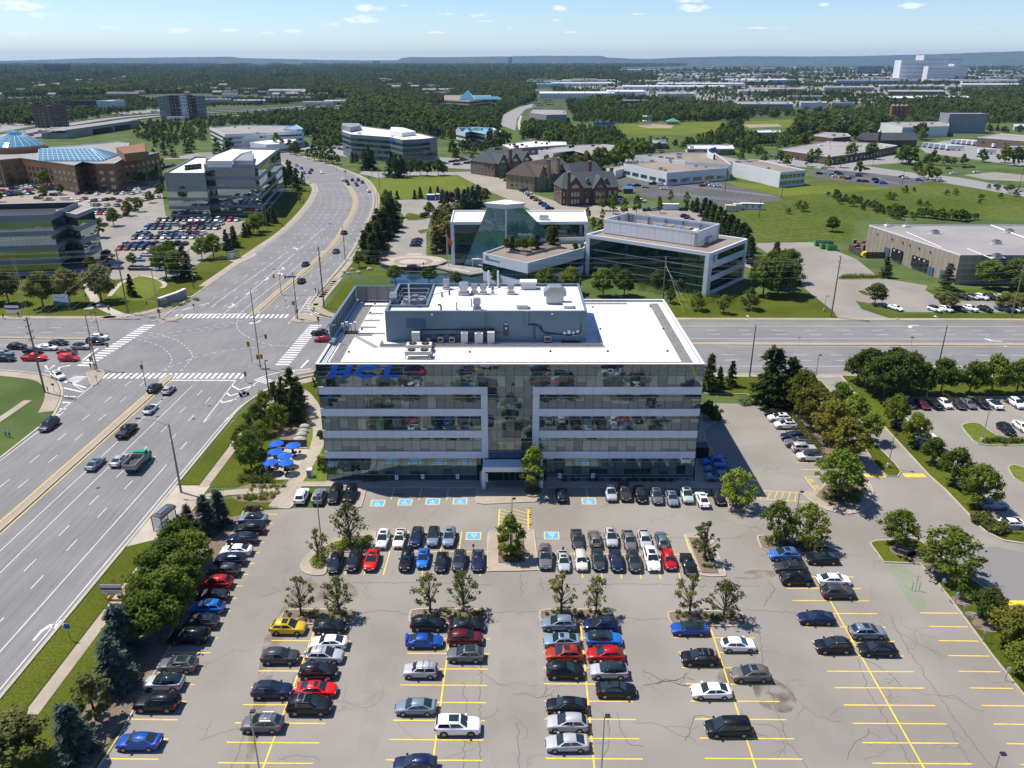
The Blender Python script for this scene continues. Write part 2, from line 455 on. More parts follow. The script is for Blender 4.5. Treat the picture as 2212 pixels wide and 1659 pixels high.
def rib(mb,pts,w,z,m=0,dash=None,z0=None):
 if dash is None:
  a,b=offs(pts,w/2),offs(pts,-w/2)
  for i in rg(len(pts)-1):
   mb.quad((*b[i],z),(*b[i+1],z),(*a[i+1],z),(*a[i],z),m)
   if z0 is not None:
    mb.quad((*b[i],z0),(*b[i+1],z0),(*b[i+1],z),(*b[i],z),m);mb.quad((*a[i+1],z0),(*a[i],z0),(*a[i],z),(*a[i+1],z),m)
 else:
  s=.0;on,off=dash;per=on+off
  L=[0]
  for p,q in zip(pts,pts[1:]):L.append(L[-1]+hypot(q[0]-p[0],q[1]-p[1]))
  def at(t):
   for i in rg(len(L)-1):
    if t<=L[i+1]:
     k=(t-L[i])/max(1e-6,L[i+1]-L[i]);return(pts[i][0]+(pts[i+1][0]-pts[i][0])*k,pts[i][1]+(pts[i+1][1]-pts[i][1])*k)
   return pts[-1]
  while s+on<=L[-1]:
   rib(mb,[at(s),at(s+on)],w,z,m);s+=per
def txm(txt,size,depth,name='lettering',m=None,bold=.0,align='LEFT'):
 cu=bpy.data.curves.new(name,'FONT');cu.body=txt;cu.size=size;cu.extrude=depth;cu.offset=bold;cu.align_x=align
 o=bpy.data.objects.new(name,cu);me=bpy.data.meshes.new_from_object(o)
 me.name=name;bpy.data.objects.remove(o)
 me.materials.clear()
 if m:me.materials.append(m)
 return me
def tx(n,p,loc,rz,*a,**k):o=ob(n,txm(*a,**k),p,loc);o.rotation_euler=(R(90),0,rz);return o
ORD=['first','second','third','fourth','fifth','sixth','seventh','eighth','ninth','tenth','eleventh','twelfth','thirteenth','fourteenth',
'fifteenth','sixteenth','seventeenth','eighteenth','nineteenth','twentieth','twenty-first','twenty-second','twenty-third','twenty-fourth','twenty-fifth',
'twenty-sixth','twenty-seventh','twenty-eighth','twenty-ninth','thirtieth','thirty-first','thirty-second','thirty-third','thirty-fourth','thirty-fifth','thirty-sixth','thirty-seventh','thirty-eighth','thirty-ninth','fortieth']
# ------------------------------------------------------------------ ground, roads, lots
KZ=.12
def big_ground():
 m,nt,b=_nt('open_ground');L=lk(nt)
 tc=nt.nodes.new('ShaderNodeTexCoord')
 def noise(s,d=6):
  n=nt.nodes.new('ShaderNodeTexNoise');dv(n,'Scale',s);dv(n,'Detail',d);L(tc.outputs['Object'],n.inputs['Vector'])
  return n.outputs['Fac']
 def ramp(src,a,bb,lo,hi):
  mr=nt.nodes.new('ShaderNodeMapRange');dv(mr,1,lo);dv(mr,2,hi);L(src,mr.inputs[0])
  mx=nt.nodes.new('ShaderNodeMixRGB');L(mr,mx.inputs[0])
  for i,c in((1,a),(2,bb)):
   if isinstance(c,tuple):dv(mx,i,(*c,1))
   else:L(c,mx.inputs[i])
  return mx.outputs[0]
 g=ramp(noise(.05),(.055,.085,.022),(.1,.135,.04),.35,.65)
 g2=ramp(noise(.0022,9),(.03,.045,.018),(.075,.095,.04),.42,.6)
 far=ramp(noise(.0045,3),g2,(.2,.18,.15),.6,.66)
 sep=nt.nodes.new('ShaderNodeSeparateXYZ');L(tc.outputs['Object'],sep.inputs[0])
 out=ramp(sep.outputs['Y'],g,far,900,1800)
 L(out,b.inputs['Base Color']);dv(b,'Roughness',.95);dv(b,'Specular IOR Level',.1)
 return m
mb=MB()
xs=[-30000,-9000,-2500,-700,0,700,2500,9000,30000];ys=[-3000,-400,0,300,900,2500,7000,14000,22000]
for i in rg(8):
 for j in rg(8):mb.quad((xs[i],ys[j],-.02),(xs[i+1],ys[j],-.02),(xs[i+1],ys[j+1],-.02),(xs[i],ys[j+1],-.02))
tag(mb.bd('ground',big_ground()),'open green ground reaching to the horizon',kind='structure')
def cbl(name,pts,w=.3,z=KZ,m='concrete',kind='structure'):
 mb=MB();rib(mb,pts,w,z,0,None,-.01);o=mb.bd(name,M[m]);return tag(o,None,None,None,kind)
S_L,S_R,N_L,N_R=-98.8,-61.6,-105.8,-66.5
nl=X(-105.8,214,-105.8,240,-105.8,300,-105.8,341)+[G(*p)for p in((656,458),(677,429),(684,409),(676.5,397),(659,391),(611,350),(560,338),(500,336),(430,340))]
nr=[(-66.3,212),(-66.8,250),(-67.2,285)]+[G(*p)for p in((775,520),(801,466),(808,440),(806.5,419),(795,398),(780.5,385),(743,368.5),(670,343),(640,335),(600,329),(540,326),(430,331))]
SW=crv([G(*p)for p in((-60,799),(0,800),(44,803),(97,810),(123,822),(133.5,843),(132,862),(117,895),(100,911))],4)+[(S_L,130)]
nl=crv(nl,5);nr=crv(nr,5)
sheet('main_road',[(S_L,-60),(S_R,-60),(S_R,150)]+crv([(S_R,150),(-60.5,158),(-56.5,167),(-50,172.2),(-42,173.6)],5)[1:]+[(-42,214.5)]+
crv(X(-52,214.6,-58,216.5,-63,221,-66.3,229),5)+nr[5:]+list(reversed(nl[5:]))+
crv(X(-105.8,236,-107.5,226,-113,218,-122,214.5,-135,213.8),5)+[(-135,175.4)]+SW[1:],.005,M.road)
sheet('cross_road',X(-700,176,-130,175.4,-130,213.8,-700,210.5),.009,M.road_ew)
sheet('cross_road_east',X(-43,173.6,700,179.5,700,223,-43,214.5),.009,M.road_ew)
sheet('side_street',GP(X(795,379,815,384,990,378,1060,375,1062,369.5,985,371.5,800,371,788,366,775,376)),.012,M.road_far)
cbl('road_kerb',[(S_R+.1,-60),(S_R+.1,150)]+crv([(S_R+.1,150),(-60.4,158),(-56.4,167),(-50,172.1),(-42,173.5),(-30,173.7)],5)[1:],.45)
cbl('road_kerb',[(S_L,-60)]+SW[::-1]+[(-400,176)],.5)
cbl('road_kerb',nl,.5);cbl('road_kerb',nr[4:],.5)
cbl('road_kerb',crv(X(-105.8,236,-107.5,226,-113,218,-122,214.5,-135,213.9,-400,212),5),.5)
cbl('road_kerb',crv(X(-20,214.9,-42,214.6,-52,214.7,-58,216.6,-63,221.1,-66.2,229,-67,250),5),.5)
cbl('road_kerb',[(-20,173.9),(400,177.2)],.4);cbl('road_kerb',[(-20,214.9),(400,219.5)],.4)
def walk(pts,w,m='sidewalk',z=.06):
 mb=MB()
 L=0
 for p,q in zip(pts,pts[1:]):
  l=hypot(q[0]-p[0],q[1]-p[1]);n=max(1,min(60,int(l/1.9)))
  if w>4.5 or l>150:n=1
  d=((q[0]-p[0])/l,(q[1]-p[1])/l)
  for k in rg(n):
   a=l*k/n+(.015 if n>1 else 0);b=l*(k+1)/n-(.015 if n>1 else 0)
   rib(mb,[(p[0]+d[0]*a,p[1]+d[1]*a),(p[0]+d[0]*b,p[1]+d[1]*b)],w,z+(k%2)*.004,0,None,0)
 o=mb.bd('sidewalk',M[m]);return tag(o,kind='structure')
walk([(-56.3,-40),(-56.4,115)],1.7)
walk([(-56.4,119),(-56.4,143),(-55,161)],1.7)
walk(crv(X(-55.5,158,-53.5,166,-47,171,-40,172.1,-28,172.3),4),2.6)
walk([(40,173.2),(400,176.2)],2.2);walk([(-20,217),(400,221.2)],2)
walk(offs(SW[:-6],-1.9),3)
walk([(-107.5,60),(-109.5,130),(-109.5,156)],1.8)
walk(offs(nl[6:],1.6),2.3,'sidewalk');walk(offs(nr[2:],-1.8),2.2)
walk(crv(X(-107.4,238,-109,228,-114,220,-123,216.6,-136,215.8,-300,214.5),4),2.4)
walk(crv(X(-20,217,-50,217.2,-56,219,-60.5,223,-63.8,231,-64.4,262),4),2.8)
def tri_island(px,m='median'):slab('traffic_island',crv([G(*p)for p in px+px[:1]],3)[:-1],0,.13,M[m],None,'structure',None,M.concrete,.22)
tri_island(X(186,806,210,798,226,802,222,815,200,835))
tri_island(X(592,836,605,812,640,803,676,800,676,805,640,812,606,828))
tri_island(X(320,694,352,689,396,682,392,687,372,694,345,696))
tri_island(X(628,694,640,684,652,677,690,689,680,697,650,697))
def median(pts,w):
 slab('median',offs(pts,w/2)+list(reversed(offs(pts,-w/2))),0,.14,M.median,None,'structure',None,M.concrete,.25)
median([(-84,-40),(-84,171.5)],1.5)
nm=crv([G(*p)for p in((545,682),(600,633),(655,588),(700,548),(724,524),(746,488),(762,460),(768,440),(766,425),(757,408),(746,396))],5)
median(nm,1.5)
median([(-400,199.5),(-142,197.6),(-112,196.8)],1.2)
median([(-44,194.6),(500,200)],1)
w=MB();y=MB()
Zm=.022
for x in(-85.15,-82.85):rib(y,[(x,-40),(x,171.5)],.17,Zm)
for d in(1.25,-1.25):rib(y,offs(nm,d),.17,Zm)
for d in(1.05,-1.05):
 rib(y,[(-400,199.5+d),(-112,196.8+d)],.16,Zm);rib(y,[(-44,194.6+d),(500,200+d)],.16,Zm)
rib(w,[(S_R-.7,-40),(S_R-.7,148)],.16,Zm);rib(w,[(S_L+.6,-40),(S_L+.6,150)],.16,Zm)
for x in(-80,-76.6):rib(w,[(x,-40),(x,163 if x<-77 else 165)],.13,Zm)
rib(w,[(-66.3,-40),(-66.3,124)],.14,Zm)
for x,a,b in((-73.3,-36,166),(-69.9,-40,166),(-66.3,124,140)):rib(w,[(x,a),(x,b)],.14,Zm,0,(3.1,6.2))
for x in(-92.1,-88.7):rib(w,[(x,-40),(x,168)],.14,Zm,0,(3.1,6.2))
for d,dash in((4.5,1),(8,1),(11.5,1),(15,1),(18.3,1)):rib(w,offs(nm[2:],d),.14,Zm,0,(3,6))
rib(w,offs(nm[0:14],4.4),.13,Zm);rib(w,offs(nl[9:-20],-.6),.14,Zm);rib(w,offs(nm[2:16],15.4),.13,Zm)
for d in(4.4,7.9,11.4):rib(w,offs(nm[2:],-d),.14,Zm,0,(3,6))
rib(w,offs(nr[6:40],.7),.14,Zm)
for py,dash in((704.6,0),(713.8,1),(722.6,1),(731.8,0),(740.7,0),(766.8,1),(778.4,1),(791.3,0)):
 q=G(1766,py);rib(w,[(-42,q[1]-.013*(q[0]+42)),(500,q[1]+.013*(500-q[0]))],.15,Zm,0,(3.2,6)if dash else None)
for z_ in(180.3,184,187.8):rib(w,[(-400,z_+2),(-122,z_)],.14,Zm,0,(3.2,6)if z_<187 else None)
for z_ in(191.8,):rib(w,[(-400,z_+2),(-122,z_)],.14,Zm)
for z_ in(202,206.2):rib(w,[(-400,z_+2),(-116,z_)],.14,Zm,0,(3.2,6))
def zebra(a,b,wd,n,gap=.5,z=Zm):
 a,b=Vector(G(*a)),Vector(G(*b));d=b-a;L=d.length;d.normalize();nrm=Vector((-d.y,d.x))
 for k in rg(n):
  c=a+d*(L*(k+.5)/n);hw=L/n*gap/2
  w.quad(*[(*(c+d*sx*hw+nrm*sy*wd/2),z)for sx,sy in((-1,-1),(1,-1),(1,1),(-1,1))])
zebra((222,812),(531,812),3.4,25);zebra((374,683.5),(624,683),3.6,24)
zebra((178,792),(325,701),3.4,19,.5)
zebra((608,790),(683,701),3.4,19,.5)
def pl(pts,wd=.3,dash=None):rib(w,[G(*p)for p in pts],wd,Zm,0,dash)
pl([(345,821.5),(510,822)],.5);pl([(404,679),(533,678)],.5)
pl([(178,779),(212,752)],.5);pl([(650,795),(666,778)],.5)
def curve_dash(pts):rib(w,crv([G(*p)for p in pts],6),.14,Zm,0,(1.3,1.1))
curve_dash(X(310,716,350,724,385,737,410,757,414,775,388,803))
curve_dash(X(285,730,325,740,352,752,370,772,366,790,355,803))
curve_dash(X(310,730,400,722,510,698,538,686));curve_dash([(300,727),(420,712),(520,692)])
curve_dash(X(516,686,512,706,530,725,580,744,640,748))
curve_dash(X(350,800,400,780,470,760,560,750,620,746))
def fil(pts,wd=.45):pl(pts,wd)
for a,b,c in(((500,833),(517,842),(550,832)),((488,847),(497,855),(530,846)),((475,864),(481,870),(510,862))):fil([a,b,c],.55)
fil(X(509,822,438,914,520,852,560,822),.2)
fil([(560,816),(610,802),(672,797)],.3);fil(X(520,905,481,916,516,880,572,842,619,818),.18)
zebra((556,817),(583,826),2.6,5,.5);zebra((595,815),(640,800),1,3,.35)
for a,b in(((140,823),(186,838)),((138,838),(178,847)),((137,856),(164,857)),((134,869),(154,870)),((129,883),(143,884)),((121,897),(130,896))):fil([a,b],.5)
fil(X(117,898,156,868,184,846,205,829),.2);fil(X(95,800,120,807,165,835,184,846),.2)
for a,b,c in(((98,790),(104,799),(118,789)),((124,806),(128,794),(152,789))):fil([a,b,c],.55)
zebra((150,828),(176,812),3.2,6,.5)
for(px,py)in((492,665),(530,636),(566,608),(600,586)):
 fil([(px,py),(px+14,py-6),(px+9,py-9)],.5)
fil([(475,683),(520,650),(700,492)],.16)
for(px,py)in((345,698),(394,670),(430,660)):fil([(px,py),(px+22,py-5)],.4)
fil([(250,690),(330,682),(420,662)],.18)
for k in rg(6):fil([(196+k*17,693-k*1.5),(212+k*17,687-k*1.8)],.35)
for k in rg(9):fil([(672-k*3.6,640+k*5.2),(690-k*3,641+k*5.2)],.35)
zebra((655,683),(700,672),2.6,7,.5);fil([(671,640),(648,672),(622,700)],.2)
ARW=X(-.14,0,.14,0,.14,1.3,.5,1.85,.95,2.1,.95,1.7,1.75,2.4,.95,3.05,.95,2.6,.2,2.3,-.14,1.5)
def arrow(px,py,flip=1,rot=.0,s=1.35):
 x,yy=G(px,py);c,sn=cos(rot),sin(rot)
 pts=[(flip*a*s,b*s)for a,b in ARW];pts=[(x+c*a-sn*b,yy+sn*a+c*b)for a,b in pts]
 if flip<0:pts.reverse()
 w.poly([(*p,Zm)for p in pts])
arrow(72,1384,1);arrow(498,962,1);arrow(334,893,-1);arrow(563,691,1,3.1);arrow(556,680,-1);arrow(608,595,-1,.1);arrow(686,548,1,.1)
arrow(115,742,-1,1.57);arrow(1985,703,-1,1.57);arrow(2165,737,1,1.57);arrow(2190,743,-1,1.57);arrow(640,540,-1);arrow(400,598,1)
o=w.bd('road_marking',M.line_w);tag(o,'white lane lines, arrows and crossings painted on the road',kind='structure')
o=y.bd('yellow_road_marking',M.line_y);tag(o,'yellow double lines beside the medians',kind='structure')
w=MB()
for px,py in((212,1054),(452,877),(418,905),(340,900),(1866,960),(2044,1010)):x,yy=G(px,py);w.cyl(x,yy,.0,.026,.42,14)
for px,py in((1739,1102),(1900,1197),(2048,1135),(1765,1005)):x,yy=G(px,py);w.box(x-.5,x+.5,yy-.35,yy+.35,0,.026)
for px,py in((456,965),(350,863),(325,880),(505,905)):x,yy=G(px,py);w.cyl(x,yy,0,.024,.38,12)
tag(w.bd('manhole_cover',M.crack),kind='structure')
# ------------------------------------------------------------------ front parking lot
X0=-27.3
lotpoly=GP(X(90,1900,213,1659,260,1586,333,1456,430,1290,530,1106))+X(-37.8,112.5,-33.5,112.5,-33.5,120.3,31,120.6,32,157.2,36,157.2,60,157)+GP([(1700,868),(1735,830),(1746,812)])+GP(X(1815,812,1850,858,1892,905,2004,1027,2038,1057,2096,1118,2126,1149,2167,1169))+X(78,106.5,130,106.5,130,30,-60,30)
sheet('parking_lot',lotpoly,.006,M.lot)
LZ=.018
LOT=[o for o in col.objects if o.name=='parking_lot'][0]
def colmarks(x,ya,yb,half=5.2,first=None,xs=None):
 mb=MB();rib(mb,[(x-.07,ya),(x-.07,yb)],.17,LZ)
 n=0;yy=ya-2.75 if first is None else first
 while yy>yb:
  rib(mb,[(x-half,yy-.05),(x+half,yy+.05)],.155,LZ+.003);yy-=2.72
 mb.bd('stall_marking',M.line_y,LOT)
def ylines(px_list,xa,xb):
 mb=MB()
 for yy in px_list:rib(mb,[(xa,yy),(xb,yy)],.12,LZ)
 mb.bd('stall_marking',M.line_y,LOT)
colmarks(-27.4,82.6,38,5.1,80.2)
colmarks(-9.5,84,38,5.2,80.9)
colmarks(7.7,84.5,38,5.2,81.4)
colmarks(24.8,84.5,38,5.2,81.7)
colmarks(42.6,94.5,38,5.3,95)
mb=MB();yy=110.4
kA,kB=G(530,1106),G(260,1586)
kx=lambda y_:kA[0]+(kB[0]-kA[0])*(y_-kA[1])/(kB[1]-kA[1])
while yy>40:rib(mb,[(kx(yy)+.3,yy),(kx(yy)+5.6,yy)],.155,LZ);yy-=2.72
mb.bd('stall_marking',M.line_y,LOT)
mb=MB();yy=83
rx=lambda y_:G(2075,1326)[0]+(y_-G(2075,1326)[1])*((G(2141,1416)[0]-G(2075,1326)[0])/(G(2141,1416)[1]-G(2075,1326)[1]))
yy=G(2070,1325)[1]
while yy>40:rib(mb,[(rx(yy)-5.4,yy),(rx(yy)-.3,yy)],.155,LZ);yy-=2.75
mb.bd('stall_marking',M.line_y,LOT)
def stain(px,m,name,z=.0125,n=16,r=1):
 sheet(name,crv([G(*p)for p in px+px[:1]],4)[:-1],z,M[m],parent=LOT)
def stb(name,colr,scale,lo,hi,al=.55):
 m,nt,b=_nt(name);L=lk(nt)
 tc=nt.nodes.new('ShaderNodeTexCoord');n=nt.nodes.new('ShaderNodeTexNoise');dv(n,'Scale',scale);dv(n,'Detail',7)
 L(tc.outputs['Object'],n.inputs['Vector'])
 mr=nt.nodes.new('ShaderNodeMapRange');dv(mr,1,lo);dv(mr,2,hi);dv(mr,4,al)
 L(n.outputs['Fac'],mr.inputs[0]);L(mr,b.inputs['Alpha']);dv(b,'Base Color',(*colr,1));dv(b,'Roughness',.95)
 return m
M['rs']=stb('brown_silt_stain',(.24,.175,.115),.45,.4,.62)
M['green_spray2']=stb('green_overspray',(.23,.46,.17),1,.38,.7,.42)
M['dark_stain']=stb('dark_damp_stain',(.115,.1,.085),.5,.4,.62)
M['lpt']=stb('pale_worn_patch',(.36,.345,.32),.3,.4,.8,.3)
mb=MB()
for k in rg(3):rib(mb,[(rx(G(2070,1325)[1]+2.75*(k+1))-5.3,G(2070,1325)[1]+2.75*(k+1)),(rx(G(2070,1325)[1]+2.75*(k+1))-.3,G(2070,1325)[1]+2.75*(k+1))],.11,LZ)
mb.bd('green_stall_marking',M.green_spray2,LOT)
stain(X(612,1310,655,1250,700,1262,760,1262,770,1300,690,1300,640,1330,612,1380,580,1500,545,1640,528,1659,560,1440,575,1370),'rs','silt_stain')
stain(X(1915,1215,1945,1215,1990,1262,2003,1322,1985,1322,1940,1265),'green_spray2','overspray')
stain(X(1620,1455,1680,1470,1720,1510,1700,1540,1640,1520),'dark_stain','damp_stain')
stain(X(1560,1440,1610,1455,1600,1480,1550,1470),'dark_stain','damp_stain')
stain(X(1585,1250,1620,1232,1680,1235,1660,1250),'rs','silt_stain')
stain(X(800,1350,860,1350,850,1500,800,1650,770,1650,790,1480),'lpt','worn_patch')
stain(X(1080,1250,1160,1250,1160,1450,1150,1650,1060,1650,1080,1450),'lpt','worn_patch')
stain(X(540,1200,620,1180,640,1240,560,1330,520,1330),'lpt','worn_patch')
stain(X(1700,1400,1760,1450,1880,1659,1790,1659),'lpt','worn_patch')
stain(X(1860,1110,2000,1110,2010,1180,1880,1165),'lpt','worn_patch')
cr=MB();rc=random.Random(5)
def crackpath(pts,wd,wob=.12,px=True):
 P=[G(*p)for p in pts]if px else pts
 out=[]
 for a,b in zip(P,P[1:]):
  n=max(2,int(hypot(b[0]-a[0],b[1]-a[1])/.55))
  for k in rg(n):t=k/n;out.append((a[0]+(b[0]-a[0])*t+rc.gauss(0,wob),a[1]+(b[1]-a[1])*t+rc.gauss(0,wob)))
 out.append(P[-1]);rib(cr,out,wd,.0145);return out
for pts in([(770,1323),(830,1318),(885,1328)],[(1052,1325),(1100,1322),(1164,1322)],[(1330,1333),(1390,1338),(1443,1338)],X(1610,1318,1660,1320,1720,1325,1738,1332),
[(1000,1468),(1010,1560),(1000,1659)],[(1045,1340),(1038,1450),(1035,1659)],[(1126,1240),(1126,1290)],[(1165,1245),(1175,1275)],
[(1190,1500),(1195,1540)],X(1640,1360,1650,1450,1700,1600,1745,1659),X(1920,1330,1960,1400,2020,1490,2080,1580,2145,1659),
[(1850,1420),(1880,1500),(1940,1600),(1975,1659)],X(1335,1540,1345,1590,1370,1610,1390,1612),[(1640,1200),(1740,1190),(1860,1200)],
[(585,1420),(560,1480),(540,1560),(500,1659)],X(650,1420,625,1500,600,1580,575,1640),[(1120,1560),(1122,1659)],[(560,1290),(640,1262)],
[(740,1258),(900,1259),(1060,1262)],X(1160,1262,1400,1262,1560,1268,1640,1265),[(1100,1162),(1250,1165),(1440,1160)],[(1440,1160),(1540,1165),(1620,1158)]):crackpath(pts,.055)
def branch(x,yy,a,L,wd,dep):
 pts=[(x,yy)]
 n=max(2,int(L/.5))
 for k in rg(n):
  a+=rc.gauss(0,.33);x+=cos(a)*.5;yy+=sin(a)*.5;pts.append((x,yy))
  if dep and rc.random()<.16:branch(x,yy,a+rc.choice((-1,1))*rc.uniform(.5,1.2),L*rc.uniform(.25,.5),wd*.7,dep-1)
 rib(cr,pts,wd,.0145)
for(px,py,a,L,wd)in((1390,1480,.2,8,.1),(1500,1470,2.6,7,.1),(1300,1640,1.2,6,.06),(1480,1600,.6,8,.09),(1600,1540,-1.2,7,.05),(1600,1530,-1.9,5,.06),(1110,1500,.3,7,.07),
(1080,1480,2.7,5,.06),(1075,1530,-1.6,7,.05),(700,1290,2,6,.05),(640,1240,1,5,.05),(1290,1100,1.6,5,.04),(1180,1110,.3,6,.035),(1650,1310,.9,5,.09),
(830,1480,-1.5,14,.035),(860,1560,-1.4,10,.035),(1330,1380,-1.2,14,.035),(1370,1560,-.6,8,.05),(1900,1340,-.9,9,.05),(1960,1480,-1,9,.05),(2040,1560,-.9,6,.05),
(1860,1420,-.9,6,.07),(1830,1640,.1,6,.06),(1700,1480,-1.2,8,.05),(560,1150,.4,6,.035),(840,1100,-.4,8,.03),(930,1110,.8,5,.03),(1500,1110,2.2,7,.035),
(1780,1140,.2,7,.04),(1560,1120,-.5,9,.05),(1590,980,-1.2,9,.03),(1650,1000,-1.4,8,.03),(500,1400,-1.1,10,.04),(430,1600,.2,9,.05),(600,1640,.2,5,.05)):
 x,yy=G(px,py);branch(x,yy,a,L,wd*.75,3)
for k in rg(46):
 px,py=rc.uniform(450,2150),rc.uniform(1105,1655);x,yy=G(px,py);branch(x,yy,rc.uniform(0,6.3),rc.uniform(2,6),.025,2)
cr.bd('crack_line',M.crack,LOT)['kind']='stuff'
def vlines(xl,ya,yb,name='stall_marking'):
 mb=MB()
 for x in xl:rib(mb,[(x,ya),(x,yb)],.155,LZ)
 mb.bd(name,M.line_y,LOT)
fx=lambda px,py:G(px,py)[0]
vlines([fx(666,1090),fx(700,1090),fx(735,1090)],113.6,118.6)
vlines([fx(845,1078),fx(905,1078),fx(965,1078)],115.4,120.4)
vlines([fx(1270,1078),fx(1339,1080),fx(1376,1082),fx(1414,1084),fx(1452,1086),fx(1490,1088),fx(1529,1090),fx(1567,1092)],115.2,120.4)
GY0,GYM,GY1=G(900,1243)[1],G(900,1191)[1],G(900,1148)[1]
vlines([fx(745,1240)+.0+k*2.82 for k in rg(8)],GY0,GYM)
vlines([fx(872,1190)-5.65+2.82+k*2.82 for k in rg(5)],GYM,GY1)
vlines([fx(1216,1240)+k*2.82 for k in rg(8)],GY0-.2,GYM-.2)
vlines([fx(1249,1170)+k*2.82 for k in rg(7)],GYM-.2,GY1-.2)
ylines([GYM],fx(852,1191),fx(1054,1191));ylines([GYM-.1],fx(1160,1191),fx(1530,1191))
mb=MB()
for(a,b)in(((1658,893),(1690,894)),((1667,907),(1700,908)),((1687,933),(1725,934)),((1697,947),(1740,948)),((1714,966),(1760,967)),((1723,981),(1770,982)),((1708,983),(1745,984)),((1719,999),(1766,999)),((1729,1014),(1772,1014)),((1740,1030),(1775,1031))):
 a_,b_=G(*a),G(*b);rib(mb,[(a_[0],a_[1]),(b_[0],a_[1])],.12,LZ)
rib(mb,[G(1738,1030),G(1766,1066)],.14,LZ)
for k in rg(12):
 if k in(3,4,8):continue
 a_=G(1745+k*2.2,1036+k*2.8);rib(mb,[a_,(a_[0]+1,a_[1]+.25)],.14,LZ)
pA,pB,pC,pD=G(1603,1057),G(1734,1065),G(1741,1084),G(1598,1075)
for a,b in((pA,pB),(pD,pC)):rib(mb,[a,b],.13,LZ)
for k in rg(9):
 t=(k+.6)/9.6;t2=(k)/9.6
 rib(mb,[(pD[0]+(pC[0]-pD[0])*t2,pD[1]+(pC[1]-pD[1])*t2),(pA[0]+(pB[0]-pA[0])*t,pA[1]+(pB[1]-pA[1])*t)],.1,LZ+.003)
x0_,x1_,ya_,yb_=fx(1079,1100),fx(1141,1100),G(1100,1160)[1],G(1100,1100)[1]
for x in(x0_,x1_):rib(mb,[(x,ya_),(x,yb_)],.2,LZ)
for k in rg(-2,9):
 a=(x0_,yb_-k*1.05);b=(x1_,yb_-k*1.05-2.3)
 if a[1]>yb_:t=(a[1]-yb_)/2.3;a=(a[0]+(b[0]-a[0])*t,yb_)
 if b[1]<ya_:t=(a[1]-ya_)/max(.01,a[1]-b[1]);b=(a[0]+(b[0]-a[0])*t,ya_)
 if a[1]>ya_:rib(mb,[a,b],.11,LZ+.003)
mb.bd('hatched_marking',M.line_y,LOT)
def acc_symbol(px,py,rot=.0,s=2.15):
 x,yy=G(px,py);T=MTr((x,yy,0))@MRo(rot,4,'Z')
 a=MB();h=s/2
 def q(mb_,x0,x1,y0,y1,z,m=0):mb_.quad(*[tuple(T@Vector(p))for p in((x0,y0,z),(x1,y0,z),(x1,y1,z),(x0,y1,z))],m)
 q(a,-h*1.12,h*1.12,-h,h,.02,0);q(a,-h*.98,h*.98,-h*.86,h*.86,.024,1)
 def line(pts,wd):
  P=[tuple((T@Vector((p[0]*s,p[1]*s,0))).xy)for p in pts];rib(a,P,wd,.028,2)
 line(X(-.05,.12,-.03,-.08,.12,-.08,.17,-.26,.24,-.23),.11)
 line([(-.04,.02),(.09,.02)],.09)
 line([(-.02+.17*cos(t),-.14+.17*sin(t))for t in[R(120+20*k)for k in rg(11)]],.1)
 c=[(-.055+.045*cos(R(60*k)),.19+.045*sin(R(60*k)))for k in rg(6)]
 a.poly([tuple(T@Vector((p[0]*s,p[1]*s,.028)))for p in c],2)
 a.bd('accessible_symbol',[M.line_y,M.blue_mark,M.line_w],LOT)
for px,py in((816,1087),(875,1085),(935,1083.5),(994,1082.5),(1272,1082.5),(1212,1076)):acc_symbol(px,py)
acc_symbol(1023,1158,R(180));acc_symbol(1191.5,1157,R(180))
for k,(px,py)in en(((1145.5,1105),(1146.5,1126))):
 x,yy=G(px,py);t=th('speed_bump','short black and yellow rubber speed bump, %s the entrance'%('the one nearer' if k==0 else 'the one farther from'),'speed bump',(x,yy,.006))
 b=MB();
 for j in rg(7):
  T=MTr((0,-1.05+j*.3,0));b.loft([[tuple(T@Vector(p))for p in((-.2,0,0),(.2,0,0),(.09,0,.07),(-.09,0,.07))],[tuple(T@Vector(p))for p in((-.2,.3,0),(.2,.3,0),(.09,.3,.07),(-.09,.3,.07))]],j%2)
 b.bd('rubber_ridge',[M.bp,M.line_y],t)
x,yy=G(863,1068.5);
t=th('wheel_stop','dark low wheel stop at the head of the left accessible bay',0,(x,yy,0));b=MB();b.loft([[(-.85,-.08,0),(-.85,.08,0),(-.85,.05,.1),(-.85,-.05,.1)],[(.85,-.08,0),(.85,.08,0),(.85,.05,.1),(.85,-.05,.1)]]);b.bd('body',M.bp,t)
mb=MB()
for a,b in(((1864,1024),(1914,1031)),((1949,1023),(2002,1031)),((2162,1297),(2240,1308))):
 p,q=G(*a),G(*b);mb.quad((p[0],q[1],.02),(q[0],q[1],.02),(q[0],p[1],.02),(p[0],p[1],.02))
mb.bd('driveway_marking',M.line_y,LOT)
sheet('driveway_lane',GP(X(1985,1166,2060,1190,2150,1180,2400,1240,2400,1420,2290,1400,2140,1279)),.01,mat('darker_lane_asphalt',(.2,.192,.182),.92,var=.12,scale=6),parent=LOT)
